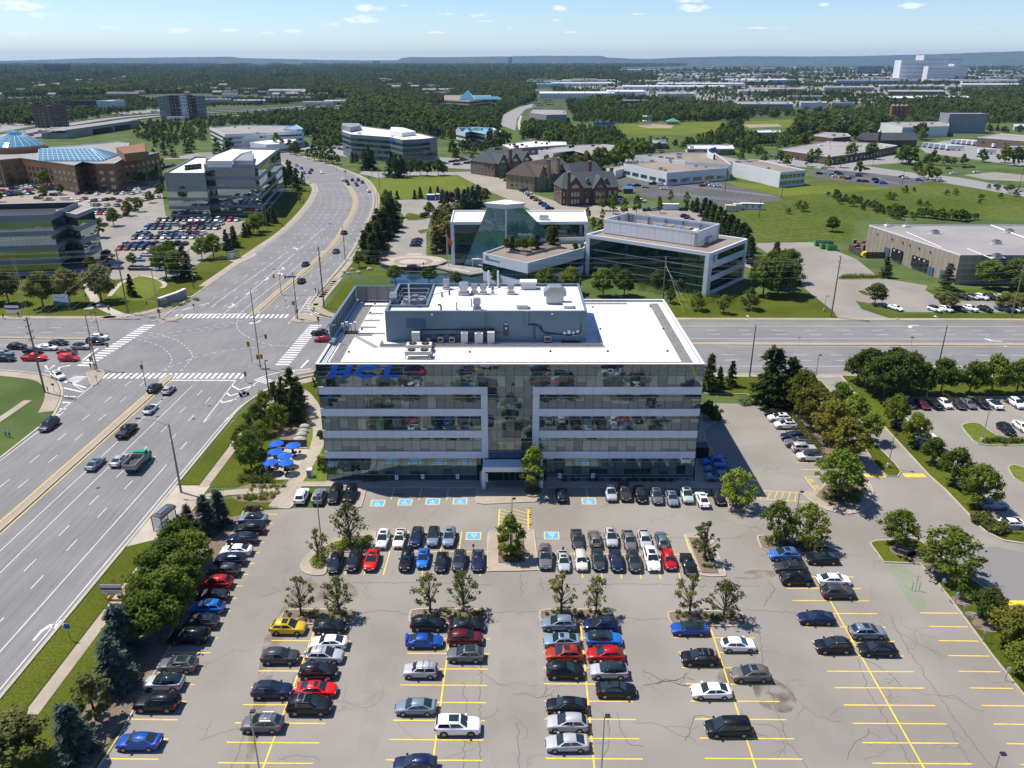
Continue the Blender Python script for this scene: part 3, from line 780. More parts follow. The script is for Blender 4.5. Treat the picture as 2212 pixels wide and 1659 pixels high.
# ---- islands, beds and pavements of the lot
def isl(name,px,m,kerbm='concrete',kw=.22,z=KZ,sm=3,world=False):
 P=list(px)if world else[G(*p)for p in px]
 if sm:P=crv(P+P[:1],sm)[:-1]
 return slab(name,P,0,z,M[m],None,'structure',None,M[kerbm]if kerbm else None,kw)
for(x0,x1,ya)in((606,772,1318),(882,1056,1317),(1163,1332,1318),(1442,1611,1322)):
 a=G(x0,ya+14);b=G(x1,ya+14);yc=a[1];xm0,xm1=a[0],b[0]
 isl('planting_island',[(xm0+.2,yc-.9),(xm0+.1,yc+.4),(xm0+1.2,yc+1.5),(xm1-1.2,yc+1.5),(xm1-.1,yc+.4),(xm1-.2,yc-.9),(xm1-1.3,yc-1.5),(xm0+1.3,yc-1.5)],'mulch',sm=3,world=True)
isl('planting_island',X(648,1220,652,1235,672,1243,698,1243,706,1232,716,1196,722,1192,798,1192,812,1150,780,1151,725,1163,678,1186),'sidewalk',sm=2)
isl('planting_bed',X(669,1213,675,1227,697,1230,704,1214,711,1192,795,1188,804,1160,780,1161,725,1172,690,1190),'mulch',None,z=.2,sm=2)
isl('planting_island',X(1053,1160,1058,1148,1085,1145,1146,1145,1155,1152,1162,1225,1158,1233,1064,1235,1052,1228),'sidewalk',sm=2)
isl('planting_bed',X(1077,1158,1131,1158,1134,1215,1100,1219,1076,1217),'mulch',None,z=.2,sm=0)
isl('planting_island',X(1479,1155,1490,1154,1533,1155,1548,1190,1568,1238,1560,1246,1514,1244,1505,1225),'sidewalk',sm=2)
isl('planting_bed',X(1487,1163,1530,1164,1552,1240,1516,1239),'mulch',None,z=.2,sm=0)
isl('planting_island',X(1635,1160,1648,1157,1745,1162,1768,1172,1810,1190,1812,1196,1738,1197,1657,1191,1640,1178),'mulch',sm=2)
isl('planting_island',X(1571,1088,1578,1066,1590,1060,1606,1064,1615,1082,1608,1100,1590,1103,1575,1099),'mulch',sm=2)
isl('front_walk',X(566,1098,600,1098,640,1050,640,1042,700,1042,708,1040,1497,1040,1575,1042,1560,1056,1250,1054,1182,1054,1182,1078,1175,1084,1045,1090,1030,1088,1026,1082,1029,1055,793,1055,781,1096,768,1098,758,1096,766,1052,652,1052,632,1095,625,1100),'sidewalk',sm=0)
isl('entrance_paving',X(1070,1040,1135,1040,1137,1066,1068,1066),'median',None,z=.135,sm=0)
isl('dark_paving',X(1072,1040.5,1132,1040.5,1133,1053,1071,1053),'roof_paver',None,z=.145,sm=0)
x,yy=G(1152,1064);isl('round_planter',[(x+1.9*cos(t*pi/6),yy+1.9*sin(t*pi/6))for t in rg(12)],'mulch','median',.3,.35,0,True)
isl('lawn_strip',[(S_R+.5,-40),(-57.4,-40),(-57.4,115),(S_R+.5,115)],'grass',None,z=.05,sm=0,world=True)
isl('lawn_strip',[(S_R+.6,120),(-57.4,120),(-57.4,143),(-56.4,156),(-60.3,150)],'grass',None,z=.05,sm=0,world=True)
isl('bus_stop_pad',[(S_R+.3,100.7),(-55.3,104),(-55.3,119.5),(S_R+.3,119.5)],'concrete',None,z=.055,sm=0,world=True)
isl('lawn',[(-55.5,-30),(-60+14,30)]+GP(X(213,1659,333,1456,430,1290,526,1106,600,1096,604,1086,505,1078,470,1078,425,1088))+[(-55.5,112)],'grass',None,z=.045,sm=0,world=True)
isl('lawn',X(-55.5,119,-55.5,160,-53,165,-47.5,169.5,-41.5,170.6,-38,158,-36,150,-36,133,-43,131,-43,119.5),'grass',None,z=.045,sm=0,world=True)
cbl('lot_kerb',GP(X(90,1900,213,1659,260,1586,333,1456,430,1290,530,1099,566,1099.5)),.22)
isl('planting_bed',X(410,1106,470,1100,500,1118,520,1130,380,1380,340,1440,300,1520,240,1600,190,1680,150,1700,140,1640,200,1500,300,1350,400,1180),'mulch',None,z=.055,sm=2)
isl('planting_bed',X(500,1073,570,1062,612,1062,604,1084,520,1084),'mulch',None,z=.06,sm=2)
isl('planting_bed',X(510,1057,540,1046,622,1046,616,1058,516,1064),'mulch',None,z=.06,sm=2)
isl('planting_bed',X(595,890,640,870,690,880,690,905,660,960,615,955,590,930),'mulch',None,z=.06,sm=2)
def path(px,wd,z=.09,m='sidewalk'):walk(crv([G(*p)for p in px],4),wd,m,z)
path(X(425,1080,470,1068,520,1063,575,1060,632,1059),1.9)
path(X(595,1096,632,1050,665,1000,686,960,690,930,684,895,672,870,655,850,640,843),2.6,.107)
isl('patio',X(560,1025,580,980,600,968,668,966,655,1000,640,1036,560,1038),'concrete',None,z=.085,sm=0)
isl('lawn_patch',X(650,1032,664,985,672,960,698,985,706,1040,652,1042),'lawn',None,z=.1,sm=2)
isl('lawn_patch',X(655,960,675,920,683,915,688,935,685,955,670,970),'lawn',None,z=.1,sm=2)
isl('building_lawn',X(-41,160,-39.5,171,31,172.6,31,157.4,-35,157.2),'grass',None,z=.05,sm=0,world=True)
isl('building_lawn',[(31,172.6),(60,172.9)]+GP(X(1735,826,1700,866,1664,868,1627,868,1615,852,1527,851)),'grass','concrete',z=.1,sm=0,world=True)
isl('side_walk',X(1500,1040,1528,1042,1545,985,1530,960,1522,930,1548,912,1545,896,1515,898),'sidewalk','concrete',z=.12,sm=2)
isl('tree_strip',X(1664,869,1700,868,1738,838,1760,850,1795,897,1832,945,1862,1000,1862,1034,1840,1045,1790,1022,1770,1000,1757,970,1712,915),'mulch','concrete',z=.14,sm=0)
isl('oval_walk',X(1734,1068,1756,1088,1786,1103,1834,1111.6,1872,1100,1888,1076,1882,1050,1860,1030,1800,1030,1770,1060,1745,1062),'sidewalk','concrete',z=.15,sm=2)
isl('oval_bed',X(1762,1072,1790,1090,1834,1098,1862,1083,1862,1058,1845,1036,1800,1036),'mulch',None,z=.2,sm=2)
isl('drive_median',X(1745,818,1776,824,1830,887,1880,947,1935,1003,1947,1020,1940,1031,1915,1030,1890,1005,1858,955,1800,887,1754,842),'grass','concrete',z=.13,sm=0)
isl('verge',X(1815,812,1850,812,2260,814,2400,815,2400,858,2200,858,1930,862,1960,905,2010,985,2080,1040,2150,1120,2240,1155,2400,1160,2400,1186,2240,1180,2167,1169,2126,1149,2096,1118,2038,1057,2004,1027,1892,905,1850,858),'grass','concrete',z=.12,kw=.35,sm=0)
sheet('next_parking_lot',GP(X(1932,860,2200,857,2420,857,2420,1165,2240,1158,2150,1122,2080,1042,2010,985,1960,905)),.012,M.lot)
isl('next_lot_island',X(2075,920,2090,914,2120,917,2160,945,2230,948,2230,962,2135,963,2100,952),'lawn','concrete',z=.13,sm=2)
isl('next_lot_island',X(2176,1010,2190,1004,2230,1020,2230,1050,2190,1035),'lawn','concrete',z=.13,sm=2)
mb=MB()
for k in rg(11):
 a=G(1946+26.5*k,881);rib(mb,[a,(a[0],a[1]+5)],.1,.022)
for(a,b)in(((1985,980),(2012,985)),((2110,1010),(2140,1012)),((2030,1032),(2070,1034)),((2078,1042),(2135,1044)),((2180,1120),(2240,1124)),((2130,940),(2160,968))):
 rib(mb,[G(*a),G(*b)],.1,.022)
tag(mb.bd('next_lot_marking',M.line_yr),'faded yellow bay lines of the neighbouring car park',kind='structure')
isl('right_verge',X(1878,1174,1890,1168,1975,1164,1988,1168,2140,1280,2290,1400,2420,1500,2420,1680,2212,1505,2141,1416,2075,1326,2021,1256,1987,1219,1910,1216,1900,1205),'grass','concrete',z=.13,sm=0)
for px,py,r in((2073,1300,1.4),(2130,1352,1.8),(2100,1330,1),(1995,1208,2.4),(1950,1192,2),(2035,1240,2.2)):
 x,yy=G(px,py);isl('mulch_ring',[(x+r*cos(t*.63),yy+r*.8*sin(t*.63))for t in rg(10)],'mulch',None,z=.15,sm=0,world=True)
# ---- beyond the roads
def area(name,px,m,z,kerb=None,sm=0):
 P=[G(*p)for p in px]
 if sm:P=crv(P+P[:1],sm)[:-1]
 return sheet(name,P,z,M[m])
area('corner_lawn',X(-200,690,196,686,238,681,336,662,420,634,504,576,616,497,656,456,673,428,680,410,640,400,610,430,600,450,560,480,520,505,480,535,440,562,390,602,230,606,150,590,-200,600),'grass',.0)
area('office_parking_lot',X(-200,600,215,592,240,604,395,598,440,560,480,532,520,503,560,478,360,478,345,385,300,360,330,345,440,342,560,345,620,350,590,337,430,330,300,352,270,372,240,392,100,398,-200,400),'lot',.004)
area('office_stall_paving',X(-200,400,330,392,345,420,330,440,240,470,210,520,190,545,-200,545),'lot_tan',.012)
area('office_stall_paving',X(300,484,520,484,500,502,466,525,430,556,250,560,270,530,330,482),'lot_tan',.012)
area('office_lawn',X(105,375,270,371,240,388,110,391),'lawn',.012)
area('corner_forecourt_lawn',X(235,632,262,606,300,594,345,600,356,612,330,640,290,650),'lawn',.02,sm=3)
path(X(236,640,262,612,300,596,340,602,356,614,350,622),1.5,.05,'concrete')
path(X(190,668,205,650,192,625,188,600),2.6,.05,'concrete');path([(268,684),(230,668),(205,655)],3,.05,'concrete')
area('bus_pad',X(495,563,520,556,545,546,556,549,520,568),'concrete',.03)
area('corner_lawn_right',X(700,667,760,690,760,592,850,596,838,586,802,582,775,584,760,592,722,640),'grass',.004)
area('plaza_verge',X(733,584,778,540,790,510,812,470,818,440,812,400,806,392,870,430,870,470,870,490,832,540,808,582),'grass',.004)
area('great_lawn',X(795,388,806,385,880,381,985,379,1005,388,1033,407,1045,425,985,432,870,431,820,430),'lawn',.01,sm=0)
area('plaza_drive',X(858,432,910,431,1000,433,990,450,930,470,921,507,921,549,925,560,880,562,817,560,832,536,869,489,874,468,858,453),'lot',.01)
isl('island_bed',X(874,466,885,460,922,469,918,474,880,476),'grass','concrete',z=.12,sm=2)
isl('island_bed',X(953,470,963,462,985,460,975,475),'grass','concrete',z=.12,sm=2)
isl('island_bed',X(900,499,921,495,930,498,908,505),'grass','concrete',z=.12,sm=2)
mb=MB()
for k in rg(6):rib(mb,[G(884,545-k*7),G(918,544-k*7)],.12,.02)
for k in rg(8):rib(mb,[G(880+k*4,551),G(884+k*4,547)],.25,.02)
tag(mb.bd('plaza_marking',M.line_w),'white bay lines on the plaza drive',kind='structure')
xc,yc=G(893,571)
rr=abs(G(965,571)[0]-xc)
def disc(r0,r1,z,m,name,a0=0,a1=360):
 n=36;mb=MB();
 for k in rg(n):
  t0,t1=R(a0+(a1-a0)*k/n),R(a0+(a1-a0)*(k+1)/n)
  mb.quad(*[(xc+r*cos(t),yc+r*.8*sin(t),z)for r,t in((r0,t0),(r1,t0),(r1,t1),(r0,t1))])
 tag(mb.bd(name,M[m]),kind='structure')
area('pond',X(838,584,893,588,960,590,1000,585,1044,566,1048,604,1160,622,1150,640,860,640),'water',.006)
def bridge_disc():
 t=th('circular_drive','round concrete turning circle with a curved wall standing over the pond','turning circle',(xc,yc,0))
 mb=MB();n=40;P=[(rr*cos(k*2*pi/n),rr*.8*sin(k*2*pi/n))for k in rg(n)]
 mb.prism(P,.0,1.1);mb.bd('deck',M.concrete,t)
 mb=MB();
 for k in rg(20,39):a,b=P[k],P[(k+1)%n];rib(mb,[a,b],.35,1.45,0,None,-.6)
 mb.bd('retaining_wall',M.dw,t)
 for r0,r1,m in((.86,.98,'sidewalk'),(.42,.6,'gr')):
  mb=MB()
  for k in rg(n):a0,a1=k*2*pi/n,(k+1)*2*pi/n;mb.quad(*[(rr*r*cos(a),rr*.8*r*sin(a),1.112)for r,a in((r0,a0),(r1,a0),(r1,a1),(r0,a1))])
  mb.bd('paving_ring',M[m],t)
 for k in rg(20,40,1):
  a=P[k%n];mb=MB();mb.cyl(a[0],a[1],1.1,2.15,.04,6)
  mb.bd('railing_post',M.galv,t)
 mtb('handrail',M.galv,t,[(P[k%n][0],P[k%n][1],2.12)for k in rg(20,41)],.035,6)
bridge_disc()
area('warehouse_lot',X(1626,525,1761,523,1850,560,1900,600,2004,617,1998,627,2060,650,2420,652,2420,675,1947,674,1905,660,1848,650,1862,668,1929,690,1813,690,1800,672,1728,615,1708,582,1640,535),'lot',.006)
isl('lot_hedge_bed',X(1810,600,1822,595,1900,597,1905,602,1815,604),'grass','concrete',z=.12,sm=2)
isl('lot_hedge_bed',X(1850,630,1862,627,1878,634,1870,640),'grass','concrete',z=.12,sm=2)
isl('warehouse_verge',X(1848,649,1870,656,1905,664,1930,678,2400,678,2400,693,1932,690,1880,665),'grass',None,z=.03,sm=0)
isl('warehouse_verge',X(1998,626,2400,620,2400,640,2015,636),'grass',None,z=.03,sm=0)
area('meadow',X(1600,470,1626,523,1761,521,1838,520,1850,470,2500,470,2500,430,2212,425,2013,392,1860,378,1770,395,1700,402,1690,425,1640,436,1560,445),'field',.0)
area('clipped_lawn',X(1450,640,1700,640,1740,640,1811,674,1815,688,1440,686),'grass',.003)
area('plant_lawn',X(1560,390,1690,402,1760,402,1905,404,1945,402,1890,410,1700,423,1680,421,1590,402),'lawn',.006)
area('dark_parking_lot',X(1336,383,1426,391,1498,391,1560,392,1594,403,1681,423,1690,432,1566,443,1470,432,1398,427,1336,398,1300,388),'lot_dark',.01)
area('dark_parking_lot',X(1745,372,1800,363,1873,370,1960,385,2010,393,1960,402,1905,404,1855,396,1760,383),'lot_dark',.01)
mb=MB()
for k in rg(16):rib(mb,[G(1470+k*12,399+k*1.3),G(1500+k*12,404+k*1.5)],.15,.03)
for k in rg(15):rib(mb,[G(1440+k*12,415+k*1.2),G(1455+k*12,422+k*1.2)],.15,.03)
for k in rg(14):rib(mb,[G(1800+k*10,374+k*1.4),G(1812+k*10,379+k*1.5)],.15,.03)
tag(mb.bd('far_bay_marking',M.line_w),'faint bay lines on the dark car park',kind='structure')
area('village_street',X(985,376,1060,369,1075,384,1150,405,1150,418,1215,440,1330,446,1380,452,1480,470,1560,480,1560,520,1400,500,1290,470,1180,470,1130,445,1040,405),'lot_tan',.01)
area('behind_green_lot',X(1400,455,1520,448,1600,480,1622,540,1660,575,1640,590,1500,520),'lot',.014)
area('north_road',smooth:=X(1082,270,1087,248,1121,231,1149,225,1165,228,1135,236,1117,256,1113,282),'road_far',.02)
path([(1123,280),(1121,265),(1126,250)],3,.05,'concrete')
area('east_road',X(1480,322,1593,344,1789,347,1957,371,2069,383,2212,409,2500,450,2500,474,2212,425,2013,390,1873,373,1700,358,1593,352,1480,336),'road_far',.015)
area('copeland_lot',X(595,318,750,312,760,340,690,330,640,330),'road_far',.02);area('copeland_lot',X(950,340,1062,345,1060,368,950,362),'road_far',.02)
area('shop_lot',X(1060,325,1400,320,1420,345,1300,356,1180,350,1060,345),'road_far',.02)
area('brick_building_lot',X(1680,345,1960,335,1990,350,1800,360,1700,352),'road_far',.024)
area('trailer_yard',X(1985,318,2040,304,2500,300,2500,375,2212,360,2110,345,2000,330),'road_far',.02)
area('trailer_yard',X(2080,378,2150,372,2212,378,2212,392,2130,388),'lot',.03)
area('ball_field',X(1335,270,1380,266,1560,262,1555,280,1480,292,1345,290),'lawn',.02)
area('infield',X(1375,272,1410,268,1455,271,1450,277,1400,277),'soil',.04);area('infield',X(1605,269,1680,268,1690,273,1620,276),'soil',.04)
area('ball_field',X(1600,262,1720,258,1720,275,1600,278),'lawn',.02)
hw_=crv([G(*p)for p in((-300,316),(0,300),(130,278),(280,255),(430,243.5),(560,238),(740,226))],4)
mb=MB();rib(mb,hw_,62,.03);st(mb.bd('highway',M.lot))
mb=MB();[rib(mb,offs(hw_,d),.35,.08)for d in(-29,-24.5,-20.5,-16.5,-12.5,-8.5,8.5,12.5,16.5,20.5,24.5,29)];st(mb.bd('highway_marking',M.line_w))
for d,k in((-3,'pg'),(3,'pg'),(-31,'gg'),(31,'gg')):mb=MB();rib(mb,offs(hw_,d),.6,1.1,0,None,0);st(mb.bd('highway_barrier',M[k]))
mb=MB();rib(mb,hw_,5,.06);st(mb.bd('highway_median',M.yard))
area('highway_verge',X(250,282,430,254,600,246,640,262,450,268,330,300),'field',.014)
area('highway_verge',X(200,255,270,244,280,238,230,245),'field',.02)
area('hotel_lot',X(230,245,300,238,400,234,440,231,420,236,280,246),'lot',.022)
area('brick_tower_lot',X(0,262,60,250,150,240,190,245,120,262,40,278,0,285),'road_far',.022)
area('industrial_yard',X(1250,195,1500,182,1900,178,2300,176,2300,215,1900,222,1600,235,1400,215),'yard',.03)
area('industrial_yard',X(1180,176,1400,160,1900,150,2400,150,2400,178,1900,182,1500,185,1250,195),'yard',.03)
# ------------------------------------------------------------------ the five-storey ofc bld
BR=R(1.02)
B0=(-35,121.45)
ofc=th('office_building','five storey glass and pale panel office block with white roof in the middle',0,(*B0,0),BR)
BW,BD,RZ,TZ=65,38.3,21.95,22.35
def RL(px,py,z):
 x,y_=G(px,py,z);x-=B0[0];y_-=B0[1];c,s=cos(BR),sin(BR)
 return(c*x+s*y_,-s*x+c*y_)
def W2(lx,ly):
 c,s=cos(BR),sin(BR);return(B0[0]+c*lx-s*ly,B0[1]+s*lx+c*ly)
mbx('core',M.dw,ofc,.35,BW-.35,.45,BD-.35,0,RZ-.02)
mbx('roof',M.white_roof,ofc,.3,BW-.3,.3,BD-.3,RZ-.02,RZ)
RP=[o for o in ofc.children if o.name.startswith('roof')][0]
mb=MB()
mb.box(0,BW,.0,.32,RZ,TZ);mb.box(0,BW,BD-.32,BD,RZ,TZ);mb.box(0,.32,.325,BD-.325,RZ,TZ);mb.box(BW-.32,BW,.325,BD-.325,RZ,TZ)
mb.box(-.06,BW+.06,-.06,.42,TZ,TZ+.07);mb.box(-.06,BW+.06,BD-.4,BD+.06,TZ,TZ+.07);mb.box(-.06,.4,.425,BD-.405,TZ,TZ+.07);mb.box(BW-.4,BW+.06,.425,BD-.405,TZ,TZ+.07)
mb.bd('parapet',M.wm,ofc)
def pavers(x0,x1,y0,y1,name='roof_paver'):
 nx=max(1,round((x1-x0)/.62));ny=max(1,round((y1-y0)/.62));mb=MB()
 for i in rg(nx):
  for j in rg(ny):
   if nx*ny>2000:continue
   a,b=x0+(x1-x0)*i/nx,y0+(y1-y0)*j/ny
   z=RZ+.035+.012*((i*7+j*3)%3);mb.box(a+.015,a+(x1-x0)/nx-.015,b+.015,b+(y1-y0)/ny-.015,RZ+.002,z)
 o=mb.bd(name,M.roof_paver,RP);o['kind']='stuff'
pavers(1.6,63.5,.9,2.15);pavers(61.6,63.5,2.2,36.6);pavers(1.8,3.6,2.2,35.5);pavers(9,57,36,37.2);pavers(1.8,8.2,34.2,35.4)
for k,yy in en((15.6,20.2,24.5,29)):pavers(3.7,6.8,yy,yy+1)
a,b=RL(820,750,RZ),RL(1307,750,RZ);pavers(a[0],b[0],a[1]-.2,a[1]+.9)
mb=MB()
P=[RL(763,727,RZ),RL(770,724,RZ),RL(820,750,RZ),RL(808,752,RZ)];mb.poly([(*p,RZ+.03)for p in P]);mb.bd('roof_walkway',M.gg,RP)
mb=MB()
for x in(.75,1,1.3,63.9,64.2):mb.box(x,x+.12,1,37,RZ+.002,RZ+.22+(x<1)*.1)
mb.bd('edge_duct',M.wm,RP)
# --- facade
NC=43;cw=BW/NC
pane_cache={}
def pane_mesh(w_,h_,split,kind):
 key=(round(w_,3),round(h_,3),split,kind)
 if key not in pane_cache:
  mb=MB();g=.03
  if split<=0:mb.box(g,w_-g,-.03,.0,g,h_-g,0)
  else:
   zs=h_*(1-split);mb.box(g,w_-g,-.03,0,g,zs,0);mb.box(g,w_-g,-.03,0,zs+.0,h_-g,1)
  pane_cache[key]=mb.mesh('pane',[M.window if kind!='sp' else M.spandrel,M.blind_glass])
 return pane_cache[key]
M['blind_glass']=glm('blind_behind_glass',(.105,.135,.115),.2,.035,.5,c2=(.16,.19,.165))
rp=random.Random(11)
def put_pane(name,x,y,z,w_,h_,kind,split=None,parent=ofc):
 sp=0 if kind=='sp' else(rp.choice((0,.55,.75,1,1,1,.35))if split is None else split)
 if sp>=1:sp=.985
 return ob(name,pane_mesh(w_,h_,sp,kind),parent,(x,y,z))
mull=MB();rail=MB();bands=[]
def bay(x0,x1,y,rows,dense=.5,nm='window_pane'):
 n=max(1,round((x1-x0)/cw));s=(x1-x0)/n
 for k in rg(n+1):mull.box(x0+k*s-.03,x0+k*s+.03,y-.06,y+.05,rows[0][0],rows[-1][1])
 for(z0,z1,kd)in rows:
  rail.box(x0,x1,y-.09,y+.02,z1-.035,z1+.035)
  for k in rg(n):
   sp=0 if kd=='sp' else(rp.choice((.55,.75,1,1,1))if rp.random()<dense else rp.choice((0,0,.3)))
   put_pane('spandrel_pane' if kd=='sp' else nm,x0+k*s,y,z0,s,z1-z0,kd,sp)
bay(0,BW,.0,Y('18.3 20.24 w,20.24 21 sp,21 22.32 sp'),.75)
for(z0,z1),dn in zip(((14.2,16.85),(10.05,12.8),(6,8.63)),(.12,.4,.9)):
 for(a,b)in((0,27.5),(37.5,BW)):bay(a,b,.22,[(z0,z1-.62,'w'),(z1-.62,z1,'sp')],dn)
bay(0,26.6,.22,Y('.2 1.3 sp,1.3 3.95 w,3.95 4.64 sp'),.95);bay(38.9,BW,.22,Y('.9 1.3 sp,1.3 3.95 w,3.95 4.64 sp'),.9)
bay(28.7,36.3,.02,Y('4.64 6 sp,6 8 w,8 8.63 sp,8.63 10.05 sp,10.05 12.1 w,12.1 12.8 sp,12.8 14.2 sp,14.2 16.2 w,16.2 16.85 sp,16.85 18.3 sp'),.4,'atrium_pane')
mull.bd('mullion',M.mullion,ofc)['kind']='stuff';rail.bd('facade_rail',M.trim_light,ofc)
def band(x0,x1,z0,z1,y0=-.02,y1=.43):
 n=max(1,round((x1-x0)/3.02));s=(x1-x0)/n
 for k in rg(n):
  mb=MB();mb.box(x0+k*s+.012,x0+(k+1)*s-.012,y0,y1,z0,z1)
  mb.bd('facade_panel',M.panel,ofc)
for(z0,z1)in((16.87,18.26),(12.82,14.18),(8.65,10.03),(4.66,5.98)):
 band(0,27.5,z0,z1);band(37.5,BW,z0,z1)
for(x0,x1)in((27.51,28.68),(36.32,37.49)):
 for(z0,z1)in((4.66,5.98),(6,8.63),(8.65,10.03),(10.05,12.8),(12.82,14.18),(14.2,16.85),(16.87,18.26)):
  mbx('facade_panel',M.panel,ofc,x0,x1,-.02,.43,z0,z1-.01)
mb=MB();mb.box(0,26.6,.1,.44,0,.2);mb.box(38.9,BW,.02,.44,0,.9);mb.box(26.6,38.9,.42,.44,0,4.6);mb.bd('plinth',M.pg,ofc)
mb=MB()
for(z0,z1)in((16.87,18.26),(12.82,14.18),(8.65,10.03),(4.66,5.98),(0,.9)):
 mb.box(-.02,.34,.435,BD,z0,z1);mb.box(BW-.34,BW+.02,.435,BD,z0,z1);mb.box(.345,BW-.345,BD-.34,BD+.02,z0,z1)
mb.bd('side_band',M.panel,ofc)
mb=MB()
for(z0,z1)in((18.28,22.34),(14.2,16.85),(10.05,12.8),(6,8.63),(.92,4.64)):
 mb.box(.06,.34,.44,BD-.05,z0,z1);mb.box(BW-.34,BW-.06,.44,BD-.05,z0,z1);mb.box(.35,BW-.35,BD-.34,BD-.1,z0,z1)
mb.bd('side_glazing',M.fg,ofc)
mb=MB();mb.box(27.9,38,-3.1,-.05,4.05,4.45);mb.box(27.75,38.15,-3.25,-2.95,3.7,4.62);mb.box(27.75,28,-2.94,-.05,3.7,4.62);mb.box(37.9,38.15,-2.94,-.05,3.7,4.62)
mb.bd('entrance_canopy',M.wm,ofc)
for x in(27.9,37.9):mcy('entrance_column',M.panel,ofc,x,-2.6,.12,3.7,.35,14)
for k in rg(6):
 x=31.2+k*1.1;d=mbx('glass_door',M.grg,ofc,x,x+1,.28,.36,.15,2.5)
 mb=MB();mb.box(x-.04,x+.04,.22,.38,.15,2.6);mb.box(x+.05,x+1.05,.22,.38,2.5,2.6);mb.bd('door_frame',M.galv,d)
mbx('lobby_glazing',M.grg,ofc,26.6,38.9,.36,.41,.13,4.6)
# ---- penthouse on the roof
PX0,PY0=RL(831,672.5,27.7);PX1,_=RL(1268,672,27.7);PY1=RL(1050,613,27.7)[1]
PT=27.7;PR=27.25
wx0,wy0=RL(862,657,PT);wx1,wy1=RL(934,617,PT);wx0=PX0+.5
mb=MB()
mb.box(PX0,PX1,PY0,PY0+.3,RZ,PT);mb.box(PX0,PX1,PY1-.3,PY1,RZ,PT);mb.box(PX0,PX0+.3,PY0+.305,PY1-.305,RZ,PT);mb.box(PX1-.3,PX1,PY0+.305,PY1-.305,RZ,PT)
mb.bd('penthouse_wall',M.bluewall,ofc)
mb=MB()
sx=wx1+.35;sy=wy0-.35
mb.box(sx,PX1-.3,PY0+.3,PY1-.3,PR-.3,PR);mb.box(PX0+.3,sx-.001,PY0+.3,sy,PR-.3,PR)
mb.bd('penthouse_roof',M.white_roof,ofc)
mb=MB()
mb.box(sx-.3,sx+.05,sy-.3,PY1-.31,PR-4,PT);mb.box(PX0+.31,sx-.31,sy-.3,sy+.05,PR-4,PT)
mb.bd('plant_well_wall',M.bluewall,ofc)
mb=MB();mb.box(PX0-.06,PX1+.06,PY0-.06,PY0+.4,PT,PT+.06);mb.box(PX0-.06,PX1+.06,PY1-.4,PY1+.06,PT,PT+.06)
mb.box(PX0-.06,PX0+.4,PY0+.405,PY1-.405,PT,PT+.06);mb.box(PX1-.4,PX1+.06,PY0+.405,PY1-.405,PT,PT+.06);mb.bd('coping',M.bluewall,ofc)
mb=MB()
for k in rg(1,7):x=PX0+(PX1-PX0)*k/7;mb.box(x-.02,x+.02,PY0-.012,PY0-.002,RZ+.2,PT-.1)
mb.bd('wall_seam',M.louvre,ofc)
lx0=RL(880,0+690,PT)[0]
def frc(pxa,pya,pxb,pyb):
 def on(px,py):
  d=ray(px,py);yw=W2(0,PY0)[1];t=yw/d[1];x=d[0]*t;z=CAM_H+d[2]*t
  c,s=cos(BR),sin(BR);X,Y=x-B0[0],yw-B0[1];return(c*X+s*Y,z)
 a=on(pxa,pyb);b=on(pxb,pya);return a[0],b[0],a[1],b[1]
x0,x1,z0,z1=frc(878,689,920,709.5)
lv=mbx('louvre_frame',M.louvre,ofc,x0,x1,PY0-.05,PY0-.003,z0,z1)
for k in rg(9):
 mb=MB();zz=z0+(z1-z0)*(k+.2)/9.2;mb.loft([[(x0+.08,PY0-.055,zz),(x0+.08,PY0-.16,zz-.03),(x0+.08,PY0-.055,zz+.13)],[(x1-.08,PY0-.055,zz),(x1-.08,PY0-.16,zz-.03),(x1-.08,PY0-.055,zz+.13)]])
 mb.bd('louvre_blade',M.bluewall,lv)
x0,x1,z0,z1=frc(1087,703.5,1099,727)
dr=mbx('roof_door',mat('brown_door',(.075,.055,.05),.6),ofc,x0,x1,PY0-.06,PY0-.003,z0,z1)
mbx('notice',M.plate,dr,x0+.38,x1-.38,PY0-.07,PY0-.062,z0+1.2,z1-.5)
mbx('wall_lamp',M.wm,ofc,x0+.2,x1-.2,PY0-.3,PY0-.003,z1+.15,z1+.3)
mb=MB()
def fp(px,py,o=.15):
 x,_,z,_=frc(px,py,px,py);return(x,PY0-o,z)
mb.tube([fp(1050,678),fp(1050,729)],.1,6)
mb.bd('downpipe',M.bluewall,ofc)
mb=MB()
mb.tube([fp(910,745),fp(910,713.5),fp(1068,712.5),fp(1068,728)],.09,6);mb.tube([fp(918,724.5),fp(1010,724),fp(1080,720)],.05,5)
mb.tube([fp(1141,704),fp(1150,703),fp(1160,704),fp(1168,712),fp(1176,721),fp(1230,727),fp(1254,722),fp(1257,704)],.1,6)
mb.tube([fp(1153,706),fp(1154,724),fp(1156,735)],.06,5);mb.tube([fp(1168,704),fp(1171,715)],.07,5)
mb.bd('pipe_run',M.dm,ofc)
mb=MB()
x0,x1,z0,z1=frc(1135,674,1141,701);mb.box(x0,x1,PY0-.3,PY0-.003,z0,z1)
x0,x1,z0,z1=frc(1158,707,1164,727);mb.box(x0,x1,PY0-.25,PY0-.003,z0,z1)
x0,x1,z0,z1=frc(1256,673,1260,700);mb.box(x0,x1,PY0-.25,PY0-.003,z0,z1)
mb.bd('cable_duct',M.bluewall,ofc)
mb=MB()
for px in(933,1193):x,_,z,_=frc(px,679,px,679);mb.box(x-.15,x+.15,PY0-.35,PY0-.003,z-.2,z)
mb.bd('wall_lamp',M.wm,ofc)
a=RL(820,747,RZ);b=RL(1302,747,RZ);mb=MB()
